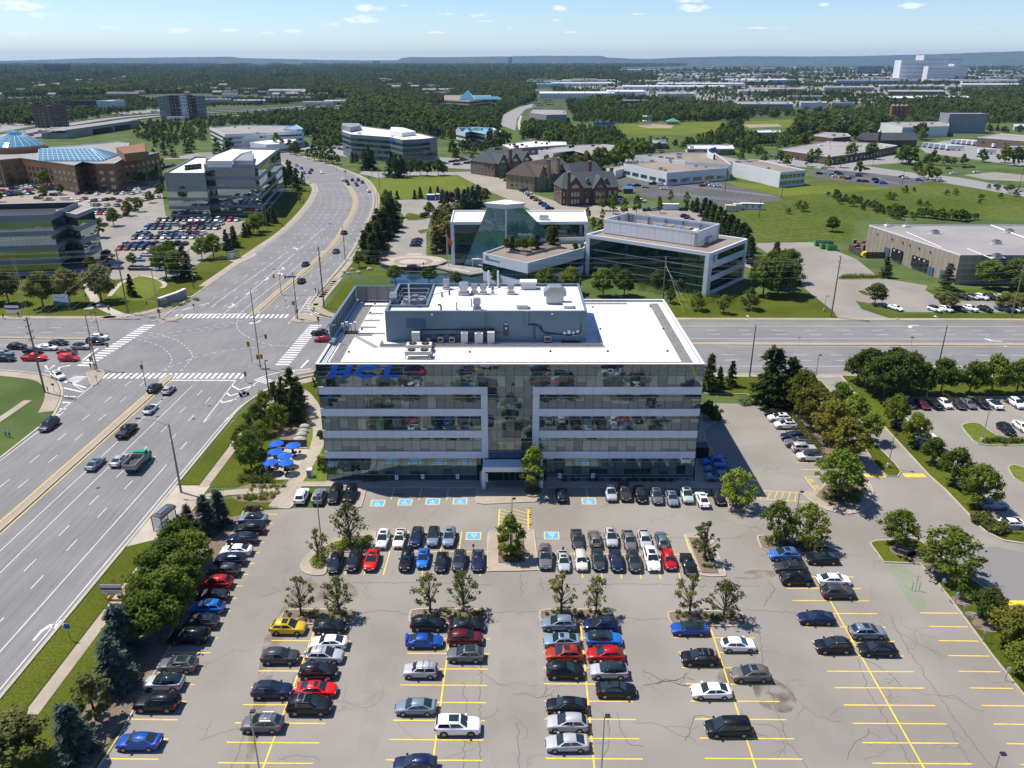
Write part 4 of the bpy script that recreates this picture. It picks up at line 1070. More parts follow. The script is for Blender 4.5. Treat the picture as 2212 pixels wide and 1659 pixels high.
mb.box(a[0],b[0],a[1],a[1]+.28,RZ+.002,RZ+.32);mb.box(a[0]-.0,a[0]+.28,a[1]+.285,PY0-.02,RZ+.002,RZ+.32);mb.box(b[0]-.28,b[0],a[1]+.285,a[1]+8.5,RZ+.002,RZ+.32)
mb.box(4,a[0]-.01,RL(800,722,RZ)[1],RL(800,722,RZ)[1]+.2,RZ+.002,RZ+.25)
mb.bd('deck_kerb',M.galv,RP)
scr=th('roof_screen','tall grey screen fence on the left and rear edges of the white roof','screen fence',(*W2(0,0),RZ),BR)
H_=3.3
for k in rg(13):
 y0=12.5+k*1.95;mbx('screen_panel',M.pg,scr,-.25,-.17,y0+.04,y0+1.9,.25,H_-.12)
 mbx('post',M.bluewall,scr,-.14,.02,y0-.06,y0+.06,-.0,H_)
for k in rg(4):
 x0=-.1+k*2.25;mbx('screen_panel',M.gg,scr,x0+.05,x0+2.15,38,38.08,.25,H_-.12)
 mbx('post',M.bluewall,scr,x0+2.15,x0+2.3,37.84,37.98,0,H_)
mb=MB();mb.box(-.35,.1,12.4,38.2,H_,H_+.14);mb.box(.12,9.2,37.9,38.2,H_,H_+.14);mb.box(-.2,-.1,12.4,37.8,1.1,1.25);mb.bd('top_rail',M.bluewall,scr)
# ---- raised letters on the facade
let=th('building_sign','big blue slanted HCL letters on rails at the top left of the facade','sign',(*W2(0,0),0),BR)
def letter(polys,x0,wd,z0=20.05,ht=2.12,shear=.42):
 for outer in polys:
  P=[(x0+p[0]*wd+shear*p[1]*ht*.9,z0+p[1]*ht)for p in outer]
  yield P
def extr(P,y0,y1,name,holes=None):
 bm=bmesh.new();vs=[bm.verts.new((p[0],y0,p[1]))for p in P];f=bm.faces.new(vs)
 r=bmesh.ops.extrude_face_region(bm,geom=[f]);bmesh.ops.translate(bm,vec=(0,y1-y0,0),verts=[e for e in r['geom']if isinstance(e,bmesh.types.BMVert)])
 bmesh.ops.recalc_face_normals(bm,faces=bm.faces);bmesh.ops.triangulate(bm,faces=bm.faces)
 me=bpy.data.meshes.new(name);bm.to_mesh(me);bm.free();me.materials.append(M.hcl_blue);return ob(name,me,let)
Hs=X(0,0,.3,0,.3,.36,.66,.36,.66,0,.96,0,.96,1,.66,1,.66,.62,.3,.62,.3,1,0,1)
for P in letter([Hs],1.9,3.7):extr(P,-.42,-.22,'letter')
n=18
outer=[(.5+.52*cos(R(38+(284)*k/n)),.5+.52*sin(R(38+284*k/n)))for k in rg(n+1)]
inner=[(.5+.27*cos(R(50+260*k/n)),.5+.2*sin(R(50+260*k/n)))for k in rg(n,-1,-1)]
for P in letter([outer+inner],6.3,3.9):extr(P,-.42,-.22,'letter')
for P in letter([X(0,0,1,0,1,.28,.34,.28,.34,1,0,1)],11,2.9):extr(P,-.42,-.22,'letter')
mb=MB()
for z in(21.75,20.35):mb.box(1.8,15.2,-.2,-.12,z,z+.07)
for x in(2.5,5.5,8.5,11.5,14.6):mb.box(x,x+.07,-.21,.0,20.4,21.8)
mb.bd('mounting_rail',M.trim_light,let)
# ---- plant on the roofs
def at_roof(px,py,z):x,y_=RL(px,py,z);return(*W2(x,y_),z)
def hood(px,py,z,s,h,label,grp='vent hoods on the penthouse roof'):
 t=th('roof_vent',label,0,at_roof(px,py,z),BR,grp)
 mb=MB();mb.box(-s*.55,s*.55,-s*.5,s*.5,.0,h*.22);mb.box(-s*.38,s*.38,-s*.35,s*.35,h*.22,h*.62);mb.bd('base',M.galv,t)
 mlf('hood',M.galv,t,[[(-s*.5,-s*.5,h*.62),(s*.5,-s*.5,h*.62),(s*.5,s*.5,h*.62),(-s*.5,s*.5,h*.62)],[(-s*.45,-s*.1,h),(s*.45,-s*.1,h),(s*.45,s*.5,h),(-s*.45,s*.5,h)]])
vl=['small square vent hood near the back edge beside the plant well','largest boxy vent hood in the back row of the penthouse roof','vent hood just right of the largest one in the back row','vent hood two to the right of the largest one in the back row',
'slim pipe-like vent right of the row of three hoods','vent hood alone at the right end of the back row','vent hood alone near the front edge of the penthouse roof','vent hood at the left front corner of the plant well']
for(px,py,s,h),l in zip(((964,624,1.3,1.9),(1002,636,1.9,2.3),(1024.6,634,1.25,1.9),(1044,635,1.3,1.9),(1064.4,635,.6,1.5),(1103.6,635,1.35,1.9),(1030.5,670,1.4,2.2),(850.7,655,1.4,2)),vl):hood(px,py,PR,s,h,l)
t=th('roof_hood','large gabled grey air hood on the right of the penthouse roof','air hood',at_roof(1198,653,PR),BR)
mbx('casing',M.galv,t,-1.6,1.6,-1.2,1.2,0,1.7)
mlf('cap',M.galv,t,[[(-2.1,y_,1.5),(-2.1,y_,2.3),(-1,y_,3.2),(1,y_,3.2),(2.1,y_,2.3),(2.1,y_,1.5)]for y_ in(-1.3,1.3)])
for(px,py,sx_,sy_,h,l)in((1141,623,1.5,1,1.6,'grey box vent standing at the back edge right of centre'),(1128,665,1,.8,.8,'low square vent near the front edge right of centre'),(1228,664,.9,.8,.6,'low square vent below the gabled hood')):
 t=th('roof_vent',l,0,at_roof(px,py,PR),BR,'low vents on the penthouse roof');mbx('casing',M.galv,t,-sx_,sx_,-sy_,sy_,0,h*.8);mbx('lid',M.wm,t,-sx_*1.12,sx_*1.12,-sy_*1.15,sy_*1.15,h*.8,h)
for(px,py,h,r,l)in((1055.7,621,3.4,.2,'left of two tall white flue pipes at the back edge'),(1076,621,3.4,.2,'right of two tall white flue pipes at the back edge'),(885,662,4.2,.14,'tall pale flue standing in front of the plant well'),(1018.7,662,1.5,.09,'thin dark pipe stub left of the lone front hood'),(986.8,669,1.4,.09,'thin dark pipe stub farther left near the front edge')):
 t=th('flue_pipe',l,0,at_roof(px,py,PR),0,'pipes on the penthouse roof');mcy('pipe',M.wm if h>2 else M.dm,t,0,0,.3,h,r,8);mcy('flashing',M.galv,t,0,0,0,.3,r*2.6,10,0,r*1.2)
t=th('gas_pipe','thin dark pipe run on two stands across the penthouse roof','pipe',at_roof(940,650,PR),BR)
a=Vector(RL(936,645,PR));b=Vector(RL(989,632,PR));c0=Vector(RL(940,650,PR));a-=c0;b-=c0
mtb('pipe',M.dm,t,[(a.x,a.y,.1),(a.x,a.y,.8),(b.x,b.y,.8),(b.x,b.y,.1)],.06,5)
for k in(.35,.65):p=a.lerp(b,k);mbx('stand',M.fence,t,p.x-.15,p.x+.15,p.y-.15,p.y+.15,0,.74)
t=th('gooseneck_vent','small dark gooseneck vent near the front edge of the penthouse roof','roof vent',at_roof(953,671,PR));mtb('pipe',M.dm,t,[(0,0,0),(0,0,.9),(-.15,0,1.15),(-.4,0,1.15),(-.5,0,.95)],.16,7)
t=th('cooling_tower','round fan cooling tower inside the open plant well',0,(*W2((PX0+sx)/2+.4,(sy+PY1)/2-.4),PR-3.2),BR)
mbx('casing',M.galv,t,-2.6,2.6,-2.6,2.6,0,2)
mcy('fan_shroud',M.galv,t,0,0,2,3,2.2,24)
mb=MB()
for k in rg(6):a_=k*pi/3;mb.box(.2,1.9,-.25,.25,3.02,3.06,0,MRo(a_,4,'Z'))
mb.bd('fan_blade',M.dm,t)
mb=MB()
for x in(-2.6,2.6):
 for y_ in(-2.6,2.6):mb.tube([(x,y_,2),(x,y_,4.1)],.06,5)
for z in(3.2,4.1):mb.tube([(-2.6,-2.6,z),(2.6,-2.6,z),(2.6,2.6,z),(-2.6,2.6,z),(-2.6,-2.6,z)],.06,5)
mb.tube([(-2.6,-2.6,2),(-3.4,-2.6,0)],.06,5);mb.bd('guard_rail',M.galv,t)
mb=MB();x,y_=(PX0+sx)/2,(sy+PY1)/2;mb.box(PX0+.3,sx-.3,sy+.05,PY1-.3,PR-3.3,PR-3.2);mb.bd('plant_well_floor',M.gg,ofc)
def cnd(px,py,w_,d_,h,label,fan=True,name='condenser_unit'):
 t=th(name,label,'air conditioner',at_roof(px,py,RZ),BR,'air-conditioning units along the penthouse wall')
 mbx('casing',M.beige_unit,t,-w_/2,w_/2,-d_/2,d_/2,.25,h)
 mb=MB();mb.box(-w_/2+.08,w_/2-.08,-d_/2-.02,-d_/2-.004,.4,h-.15)if h<1.5 else mb.box(-w_/2-.02,-w_/2-.003,-d_/2+.1,d_/2-.1,.4,h-.2)
 mb.bd('grille',M.dm,t)
 mb=MB();mb.box(-w_/2-.1,w_/2+.1,-d_/2-.1,d_/2+.1,.0,.12);mb.box(-w_/2+.1,-w_/2+.2,-d_/2,d_/2,.12,.25);mb.box(w_/2-.2,w_/2-.1,-d_/2,d_/2,.12,.25);mb.bd('stand',M.fence,t)
 if fan:mcy('fan_guard',M.galv,t,0,0,h,h+.12,min(w_,d_)*.42,14)
cnd(899.4,743,1.45,.9,2.3,'tall beige condenser at the left end of the row',False);cnd(926,741,.6,.4,.9,'tiny beige unit beside the tall left condenser',False)
cnd(952,740.5,.95,.95,1.15,'left of the two low square condensers');cnd(976.7,740.5,.95,.95,1.15,'right of the two low square condensers')
cnd(1003.6,743,1.2,1,2.2,'narrow round-topped beige condenser right of the low pair');cnd(1034.7,743,1.5,1,2.1,'wide round-topped beige condenser in the row')
cnd(1060.7,743,1.3,.9,2.3,'tall flat-topped beige condenser nearest the brown door',False);cnd(1183,739,1.2,.8,1.2,'low beige unit right of the brown door',False)
for k,(px,py)in en(((906,758),(903.6,772))):
 t=th('fan_coil_unit','long unit with two fans on legs, %s'%('the rear of the pair' if k==0 else 'the front of the pair'),'air conditioner',at_roof(px,py,RZ),BR,'two-fan units in front of the plant deck')
 mbx('casing',M.beige_unit,t,-2.2,2.2,-.9,.9,.75,1.35)
 for x in(-2.05,2.05):
  for y_ in(-.8,.8):mbx('leg',M.beige_unit,t,x-.08,x+.08,y_-.08,y_+.08,.0,.75)
 for x in(-1.1,1.1):f=mcy('fan',M.dm,t,x,0,1.35,1.5,.68,16);mcy('hub',M.galv,f,x,0,1.5,1.53,.2,10)
t=th('cable_tray','pale cable tray running forward from the plant deck',0,at_roof(925,757,RZ),BR)
mb=MB();mb.box(.3,.9,-4.5,4,.1,.3);mb.box(-1.5,.29,-4.5,-4,.1,.3);mb.bd('tray',M.galv,t);mbx('cables',M.dm,t,.4,.8,.5,4.4,.302,.45)
for(px,py,l)in((1233,737,'cluster of dark pipes and white aerial boxes at the right of the deck'),(755,719,'cluster of aerial boxes on a frame near the left screen')):
 t=th('antenna_frame',l,'antenna',at_roof(px,py,RZ),BR)
 for k in rg(4):
  x=-1.2+k*.8;mtb('mast',M.dm,t,[(x,0,0),(x,0,1.9)],.06,5);mbx('aerial_box',M.wm,t,x-.25,x+.25,-.3,.1,1.2+.3*(k%2),1.9+.3*(k%2))
 mb=MB();mb.tube([(-1.8,-.8,.1),(1.8,-.8,.1)],.08,5);mb.tube([(-1.8,.8,.1),(1.8,.8,.1)],.08,5);mb.tube([(-1.8,.8,.1),(-1.2,0,.6),(-1.8,-.8,.1)],.06,5);mb.box(-1.6,1.6,-.5,.5,.02,.12);mb.bd('frame',M.dm,t)
for k,(px,py)in en(X(754,761,879,761.5,1015,761,1189,760,1313,759.5,1442,759,1297,711.5,1433,711,1281,664,1405,663,800,676,782,712,810,657)):
 t=th('roof_drain','small dark drain cap on the white roof',0,at_roof(px,py,RZ),0,'roof drains on the white roof');mcy('drain_cap',M.dm,t,0,0,.0,.3,.26,8,0,.1)
t=th('davit_arm','bent metal davit arm leaning over the left edge of the roof','davit',(*W2(.6,11),RZ),BR)
mtb('arm',M.bluewall,t,[(0,0,0),(-1.2,0,2.6),(-.8,.4,3.4),(.6,.4,3.5)],.14,7);mbx('base',M.bluewall,t,-.5,.5,-1.2,1.2,0,.9)
M['roof_stain']=stb('roof_dirt',(.42,.37,.3),.6,.56,.95)
mb=MB();mb.quad(*[(x,y_,RZ+.006)for x,y_ in((3.8,2.6),(61,2.6),(61,9.5),(3.8,9.5))]);mb.quad(*[(x,y_,RZ+.006)for x,y_ in((3.8,9.5),(9.4,9.5),(9.4,35),(3.8,35))]);mb.bd('dirt_patch',M.roof_stain,RP)
# ---- signs and planting by the entrance
for k,(px,py,l)in en(((858,1050,'first from the left end of the facade'),(914,1048,'second from the left end of the facade'),(989,1048,'third from the left, left of the pylon sign'),(1048,1048,'nearest to the pylon sign'),(1209,1046,'just right of the round planter'),(1280,1046,'rightmost of the accessible bays'))):
 t=th('parking_sign','white parking sign on a thin post, '+l,'sign',(*G(px,py),.1),0,'parking signs along the facade');mcy('post',M.galv,t,0,0,0,1.9,.04,6);p=mbx('sign_panel',M.plate,t,-.28,.28,-.06,-.04,1.2,2.1);mbx('symbol',M.bp,p,-.09,.09,-.07,-.062,1.5,1.9)
t=th('pylon_sign','grey two-part pylon sign with black lettering beside the entrance walk','sign',(*G(1045,1055),.1))
mbx('column',M.pg,t,-.65,.1,-.12,.12,0,3.2);pn=mbx('sign_panel',M.panel,t,-.35,.75,-.2,-.125,1.3,2.95)
for txt,z in(('Reception',2.45),('Visitors',1.65)):
 tx('lettering',pn,(-.28,-.215,z),0,txt,.26,.004,m=M.bp)
tx('lettering',t,(-.6,-.135,.9),0,'7100',.2,.004,m=M.bp)
t=th('utility_cabinet','pale grey utility cabinet beside the path left of the building','cabinet',(*G(670,1030),.1));mbx('cabinet_body',M.panel,t,-.45,.45,-.5,.5,0,1.5);mbx('door',M.pg,t,-.4,.4,-.53,-.502,.1,1.4)
t=th('equipment_box','dark metal equipment box standing at the right flank of the building','cabinet',(*G(1513,985),.1));mbx('cabinet_body',M.dm,t,-1.2,1.2,-1.2,1.2,0,2.3);mbx('door',M.bp,t,-1,1,-1.24,-1.203,.15,2.1)
# ------------------------------------------------------------------ vehicles
def lerp(a,b,t):return a+(b-a)*t
def itp(tab,x):
 for(x0,v0),(x1,v1)in zip(tab,tab[1:]):
  if x<=x1:return lerp(v0,v1,(x-x0)/(x1-x0))if x>x0 else v0
 return tab[-1][1]
SPEC={
'sedan':dict(L=4.75,W=1.84,top=X(-2.37,.62,-2.3,.95,-2.1,1.06,-1.3,1.05,.95,.99,1.7,.9,2.2,.76,2.37,.5),cab=(-1.95,-.85,.35,1.15),rz=1.44,wr=.335,wb=2.78,nf=.82),
'hatch':dict(L=4.35,W=1.8,top=X(-2.17,.6,-2.12,.95,-1.9,1.06,-1.3,1.05,.85,1,1.55,.93,2,.8,2.17,.52),cab=(-2.08,-1.25,.15,1.1),rz=1.48,wr=.33,wb=2.65,nf=.84),
'suv':dict(L=4.62,W=1.87,top=X(-2.31,.65,-2.27,1,-2.1,1.13,-1.2,1.12,.9,1.1,1.7,1.04,2.15,.9,2.31,.58),cab=(-2.22,-1.5,.1,1.12),rz=1.66,wr=.365,wb=2.7,nf=.86),
'bigsuv':dict(L=5.05,W=2,top=X(-2.52,.7,-2.5,1.1,-2.35,1.22,-1.2,1.21,1,1.2,1.9,1.14,2.4,1,2.52,.62),cab=(-2.47,-2.1,.25,1.1),rz=1.82,wr=.4,wb=3,nf=.92),
'minivan':dict(L=5.1,W=2,top=X(-2.55,.65,-2.52,1,-2.4,1.12,-1.2,1.1,1.3,1.06,2,.95,2.4,.8,2.55,.55),cab=(-2.45,-2.2,.55,1.65),rz=1.76,wr=.35,wb=3,nf=.84),
'boxy':dict(L=4.15,W=1.8,top=X(-2.07,.65,-2.05,1,-1.95,1.1,-1,1.1,.85,1.08,1.5,1.02,1.95,.9,2.07,.58),cab=(-2.02,-1.85,.35,.95),rz=1.63,wr=.345,wb=2.57,nf=.9),
'jeep':dict(L=4.55,W=1.86,top=X(-2.2,.7,-2.18,1.05,-2.1,1.18,-1,1.18,.75,1.16,1.7,1.13,2.1,1.08,2.27,.75),cab=(-2.12,-2.05,.35,.62),rz=1.84,wr=.41,wb=2.9,nf=.86),
'pickup':dict(L=5.85,W=2.03,top=X(-2.92,.75,-2.9,1.1,-2.85,1.22,-1.1,1.22,1.2,1.2,2.1,1.14,2.75,1.02,2.92,.65),cab=(-.95,-.75,.75,1.4),rz=1.88,wr=.42,wb=3.65,nf=.92),
'van':dict(L=4.75,W=1.85,top=X(-2.37,.7,-2.36,1,-2.3,1.12,-1.2,1.12,1.1,1.08,1.8,.98,2.2,.82,2.37,.55),cab=(-2.33,-2.28,.75,1.55),rz=1.88,wr=.33,wb=3,nf=.86),
}
def wda(S,x):
 hl=S['L']/2;t=abs(x)/hl
 nf=S['nf']if x>0 else lerp(S['nf'],1,.4)
 return S['W']/2*(1-(1-nf)*max(0,(t-.62)/.38)**2)
def lower_body(S):
 mb=MB();hl=S['L']/2;loops=[]
 xs=sorted(set([round(-hl+k*S['L']/16,3)for k in rg(17)]+[p[0]for p in S['top']]))
 for x in xs:
  w=wda(S,x);zt=itp(S['top'],x);t=abs(x)/hl
  zl=.22+(.14 if t>.9 else 0)+(.08 if t>.97 else 0);end=(t>.985)
  k=.97 if end else 1
  half=[(w*.9*k,zl),(w*.985*k,zl+.12),(w*k,lerp(zl,zt,.5)),(w*.985*k,zt-.14),(w*.93*k,zt-.035),(w*.8*k,zt+.005),(w*.4*k,zt+.03)]
  loops.append([(x,a,b)for a,b in half]+[(x,-a,b)for a,b in reversed(half)])
 mb.loft(loops,0,True,True)
 return mb
def cbp(S):
 xbr,xrr,xrf,xbf=S['cab'];rz=S['rz']
 def base(x):return wda(S,x)*.915,itp(S['top'],x)-.03
 wr=S['W']/2*(.7 if S['L']<5.5 and rz<1.6 else.76)
 b={}
 for nm,x,top in(('br',xbr,0),('bf',xbf,0)):wv,z=base(x);b[nm]=(x,wv,z)
 b['rr']=(xrr,wr*.95,rz-.03);b['rf']=(xrf,wr*.97,rz-.02)
 return b,wr
def cabin(S,name='cabin'):
 b,wr=cbp(S);rz=S['rz']
 xm=(S['cab'][1]+S['cab'][2])/2
 bm=bmesh.new()
 def vv(x,y,z):return bm.verts.new((x,y,z))
 br,bf,rr,rf=b['br'],b['bf'],b['rr'],b['rf']
 xbm=(br[0]+bf[0])/2;wbm=wda(S,xbm)*.93;zbm=itp(S['top'],xbm)-.03
 V={}
 for s in(1,-1):
  V['br',s]=vv(br[0],s*br[1],br[2]);V['bm',s]=vv(xbm,s*wbm,zbm);V['bf',s]=vv(bf[0],s*bf[1],bf[2])
  V['rr',s]=vv(rr[0],s*rr[1],rr[2]);V['rm',s]=vv(xm,s*wr,rz);V['rf',s]=vv(rf[0],s*rf[1],rf[2])
 c={}
 for k,(x,z)in{'rr':(rr[0],rr[2]+.03),'rm':(xm,rz+.04),'rf':(rf[0],rf[2]+.03),'bf':(bf[0]+.12,bf[2]),'br':(br[0]-.06,br[2])}.items():c[k]=vv(x,0,z)
 F=bm.faces.new
 for s in(1,-1):
  F((V['br',s],V['bm',s],V['rm',s],V['rr',s]));F((V['bm',s],V['bf',s],V['rf',s],V['rm',s]))
  F((V['rr',s],V['rm',s],c['rm'],c['rr']));F((V['rm',s],V['rf',s],c['rf'],c['rm']))
  F((V['rf',s],V['bf',s],c['bf'],c['rf']));F((V['br',s],V['rr',s],c['rr'],c['br']))
 bmesh.ops.recalc_face_normals(bm,faces=bm.faces)
 me=bpy.data.meshes.new(name)
 e=[ed for ed in bm.edges if len(ed.link_faces)==2 and ed.calc_face_angle(0)>R(22)]
 bmesh.ops.bevel(bm,geom=e,offset=.085,segments=3,affect='EDGES')
 bm.to_mesh(me);bm.free();me.polygons.foreach_set('use_smooth',[True]*len(me.polygons));return me
def panel(a,b,c,d,ins=(.05,.95,.06,.94),off=.012,ref=None):
 a,b,c,d=map(Vector,(a,b,c,d));P=lambda u,v:(a*(1-u)+b*u)*(1-v)+(d*(1-u)+c*u)*v
 n=(b-a).cross(d-a).normalized();mid=P(.5,.5)
 if ref is not None and n.dot(mid-Vector(ref))<0:n=-n
 u0,u1,v0,v1=ins
 return[tuple(P(u,v)+n*off)for u,v in((u0,v0),(u1,v0),(u1,v1),(u0,v1))]
MODEL={}
wheel_me={}
def whp(r,wd=.22):
 k=round(r,3)
 if k not in wheel_me:
  mb=MB();n=18
  prof=[(wd/2-.03,r*.62),(wd/2,r*.72),(wd/2,r*.93),(wd/2-.035,r),(-wd/2,r),(-wd/2,r*.6)]
  mb.loft([[(rr_*cos(2*pi*j/n),y,rr_*sin(2*pi*j/n))for j in rg(n)]for y,rr_ in prof],0,True)
  t=mb.mesh('tyre',M.tyre,False)
  mb=MB();r2=r*.66;y0=wd/2-.025
  mb.loft([[(rr_*cos(2*pi*j/15),y,rr_*sin(2*pi*j/15))for j in rg(15)]for y,rr_ in((y0,r2),(y0,r2*.88),(y0-.02,r2*.86))],0,False)
  for j in rg(5):
   a=2*pi*j/5;T=MRo(a,4,'Y');mb.box(.02,r2*.9,y0-.02,y0+.004,-.035,.035,0,T)
  mb.loft([[(.06*cos(2*pi*j/8),y,.06*sin(2*pi*j/8))for j in rg(8)]for y in(y0-.02,y0+.008)],0,True)
  wheel_me[k]=(t,mb.mesh('rim',M.rim))
 return wheel_me[k]
def build_model(kind,opt=''):
 S=SPEC[kind];root=bpy.data.objects.new('car',None);col.objects.link(root)
 b,wr=cbp(S);rz=S['rz'];W_=S['W']/2;hl=S['L']/2
 lb=lower_body(S)
 bd=lb.bd('body',M.paint,root,smooth=True)
 if kind=='pickup':
  mbx('bed_cover',M.bp,root,-hl+.12,S['cab'][0]-.12,-W_*.78,W_*.78,1.2,1.262)
 roofblack='B' in opt
 cm=cabin(S);cm.materials.append(M.paint if not roofblack else M.car_glass)
 cb=ob('cabin',cm,root)
 ctr=(sum(S['cab'])/4,0,1.2)
 br,bf,rr,rf=b['br'],b['bf'],b['rr'],b['rf']
 mb=MB();mb.poly(panel((bf[0],-bf[1],bf[2]),(bf[0],bf[1],bf[2]),(rf[0],rf[1],rf[2]),(rf[0],-rf[1],rf[2]),(.06,.94,.05,.93),.06,ctr));mb.poly(panel((bf[0],bf[1],bf[2]),(bf[0],-bf[1],bf[2]),(rf[0],-rf[1],rf[2]),(rf[0],rf[1],rf[2]),(.06,.94,.05,.93),.055,ctr));mb.bd('windscreen',M.car_glass,root)
 mb=MB();mb.poly(panel((br[0],br[1],br[2]),(br[0],-br[1],br[2]),(rr[0],-rr[1],rr[2]),(rr[0],rr[1],rr[2]),(.09,.91,.18 if kind not in('sedan',)else.1,.9),.045,ctr))
 mb.bd('rear_window',M.car_glass,root)
 xbm=(br[0]+bf[0])/2;xm=(S['cab'][1]+S['cab'][2])/2;wbm=wda(S,xbm)*.93;zbm=itp(S['top'],xbm)-.03
 for s in(1,-1):
  for nm,A,B_,C_,D_,ins in(('side_window',(br[0],s*br[1],br[2]),(xbm,s*wbm,zbm),(xm,s*wr,rz),(rr[0],s*rr[1],rr[2]),(.13,.97,.16,.86)),
('side_window',(xbm,s*wbm,zbm),(bf[0],s*bf[1],bf[2]),(rf[0],s*rf[1],rf[2]),(xm,s*wr,rz),(.03,.86,.16,.86))):
   if kind in('van',)and A[0]==br[0]:continue
   mpy(nm,M.car_glass,root,panel(A,B_,C_,D_,ins,.014,ctr))
 mb=MB()
 xw=S['wb']/2
 for x in(-xw,xw):
  for s in(1,-1):
   w=wda(S,x);n=14;rr_=S['wr']*1.17
   P=[(x+rr_*cos(pi*j/n),s*(w+.006),S['wr']+rr_*sin(pi*j/n))for j in rg(n+1)]+[(x-rr_,s*(w+.006),.2),(x+rr_,s*(w+.006),.2)]
   mb.poly(P if s<0 else list(reversed(P)))
 for s in(1,-1):mb.box(-xw+.4,xw-.4,s*(W_-.05)-.03,s*(W_-.05)+.045,.2,.36)
 mb.box(hl-.12,hl+.012,-W_*.5,W_*.5,.45,.66 if kind!='jeep' else.95)
 mb.box(-hl-.012,-hl+.1,-W_*.7,W_*.7,.36,.5)
 mb.bd('trim',M.bp,root)
 tm,rm=whp(S['wr'])
 for x in(-xw,xw):
  for s in(1,-1):
   wv=ob('wheel',tm,root,(x,s*(wda(S,x)-.075),S['wr']),0 if s>0 else pi);ob('rim',rm,wv)
 for s in(1,-1):
  zt=itp(S['top'],hl-.2);w=wda(S,hl-.1)
  mlf('headlight',M.headlamp,root,[[(hl-.36,s*w*1,zt-.1),(hl-.36,s*w*.72,zt+.0),(hl-.36,s*w*.72,zt-.2)],[(hl-.04,s*w*.86,zt-.16),(hl-.07,s*w*.5,zt-.1),(hl-.0,s*w*.5,zt-.24)]])
  zr=itp(S['top'],-hl+.15);w=wda(S,-hl+.1)
  mb=MB();mb.box(-hl-.02,-hl+.28,s*w*.8-.19,s*w*.8+.18,zr-.28,zr-.08)if kind!='sedan' else mb.box(-hl-.02,-hl+.3,s*w*.78-.2,s*w*.78+.19,zr-.22,zr-.06);mb.bd('tail_light',M.rl,root)
  mbx('mirror',M.paint,root,bf[0]-.35,bf[0]-.13,s*(W_+.06)-.11,s*(W_+.06)+.09,bf[2]+.03,bf[2]+.18)
 mbx('licence_plate',M.plate,root,-hl-.03,-hl-.013,-.26,.26,.72,.84)
 mbx('licence_plate',M.plate,root,hl+.013,hl+.03,-.26,.26,.5,.62)
 if 'S' in opt:
  mb=MB();x0,x1=(xm-.05,S['cab'][2]-.12);mb.box(x0,x1,-wr*.62,wr*.62,rz+.0,rz+.052);mb.bd('sunroof',M.car_glass,root)
 if 'P' in opt:
  mbx('glass_roof',M.car_glass,root,S['cab'][1]+.25,S['cab'][2]-.1,-wr*.72,wr*.72,rz-.01,rz+.052)
 if 'R' in opt:
  for s in(1,-1):mtb('roof_rail',M.chrome,root,[(S['cab'][1]+.15,s*wr*.93,rz-.01),(S['cab'][1]+.25,s*wr*.93,rz+.07),(S['cab'][2]-.15,s*wr*.93,rz+.07),(S['cab'][2]-.05,s*wr*.93,rz-.01)],.022,5)
 if 'C' in opt:
  for x in(xm-.35,xm+.4):mbx('cross_bar',M.chrome,root,x-.035,x+.035,-wr*.92,wr*.92,rz+.05,rz+.09)
 if 'W' in opt:mb=MB();mb.cyl(0,0,0,.2,.33,16);o=mb.bd('spare_wheel',M.chrome,root,loc=(-hl-.0,0,.95));o.rotation_euler=(0,-R(90),0)
 if 'A' in opt:mb=MB();mb.box(-hl-.05,-hl+.25,-W_*.75,W_*.75,1.28,1.32);mb.box(-hl+.02,-hl+.14,-W_*.7,-W_*.66,1,1.28);mb.box(-hl+.02,-hl+.14,W_*.66,W_*.7,1,1.28);mb.bd('spoiler',M.paint,root)
 root.location=(0,-200,-50)
 freeze(root)
 return root
COL=dict(black=(.008,.009,.012),darkgrey=(.045,.048,.052),grey=(.13,.133,.138),bluegrey=(.17,.215,.275),silver=(.42,.43,.44),white=(.88,.88,.88),cream=(.66,.62,.52),
navy=(.01,.018,.065),blue=(.012,.07,.34),brightblue=(.015,.15,.55),red=(.42,.008,.012),brightred=(.68,.012,.01),maroon=(.11,.01,.018),orangered=(.36,.035,.012),
yellow=(.62,.43,.025),teal=(.1,.15,.16),sage=(.42,.5,.44),brown=(.045,.035,.032),steelblue=(.2,.27,.36),green=(.02,.32,.2),lightblue=(.05,.16,.42),bronze=(.15,.14,.125),sand=(.34,.3,.25))
NAME=dict(darkgrey='dark grey',bluegrey='blue-grey',brightblue='bright blue',brightred='bright red',orangered='orange-red',steelblue='pale steel-blue',lightblue='light blue',sage='pale sage green',sand='sand grey')
KN=dict(sedan='saloon',hatch='hatchback',suv='SUV',bigsuv='large SUV',minivan='minivan',boxy='boxy SUV',jeep='off-roader',pickup='pickup',van='van')
HEAD={'E':0,'N':90,'W':180,'S':270}
def cname(c):return NAME.get(c,c)
def car(kind,px,py,head,colr,label,opt='',group=None,rot=0,z=.0,zc=.75,world_xy=None,name='parked_car',cat='car'):
 key=kind+opt
 first=key not in MODEL
 if first:MODEL[key]=build_model(kind,opt)
 c=MODEL[key]if first else cpt(MODEL[key])
 x,y=world_xy if world_xy else G(px,py,zc)
 c.location=(x,y,z+.02);c.rotation_euler=(0,0,R((HEAD[head]if isinstance(head,str)else head)+rot))
 c.name=name
 if first:CH[c.name]=CH.pop(key,None)or list(c.children)
 lab=label.replace('{c}',cname(colr)).replace('{k}',KN[kind])
 tag(c,lab,cat,group)
 rgb=COL[colr]
 for ch in(CH[c.name]if first else c.children):ch.color=(*rgb,1)
 if first:MODEL[key]=c
 return c
random.seed(3)
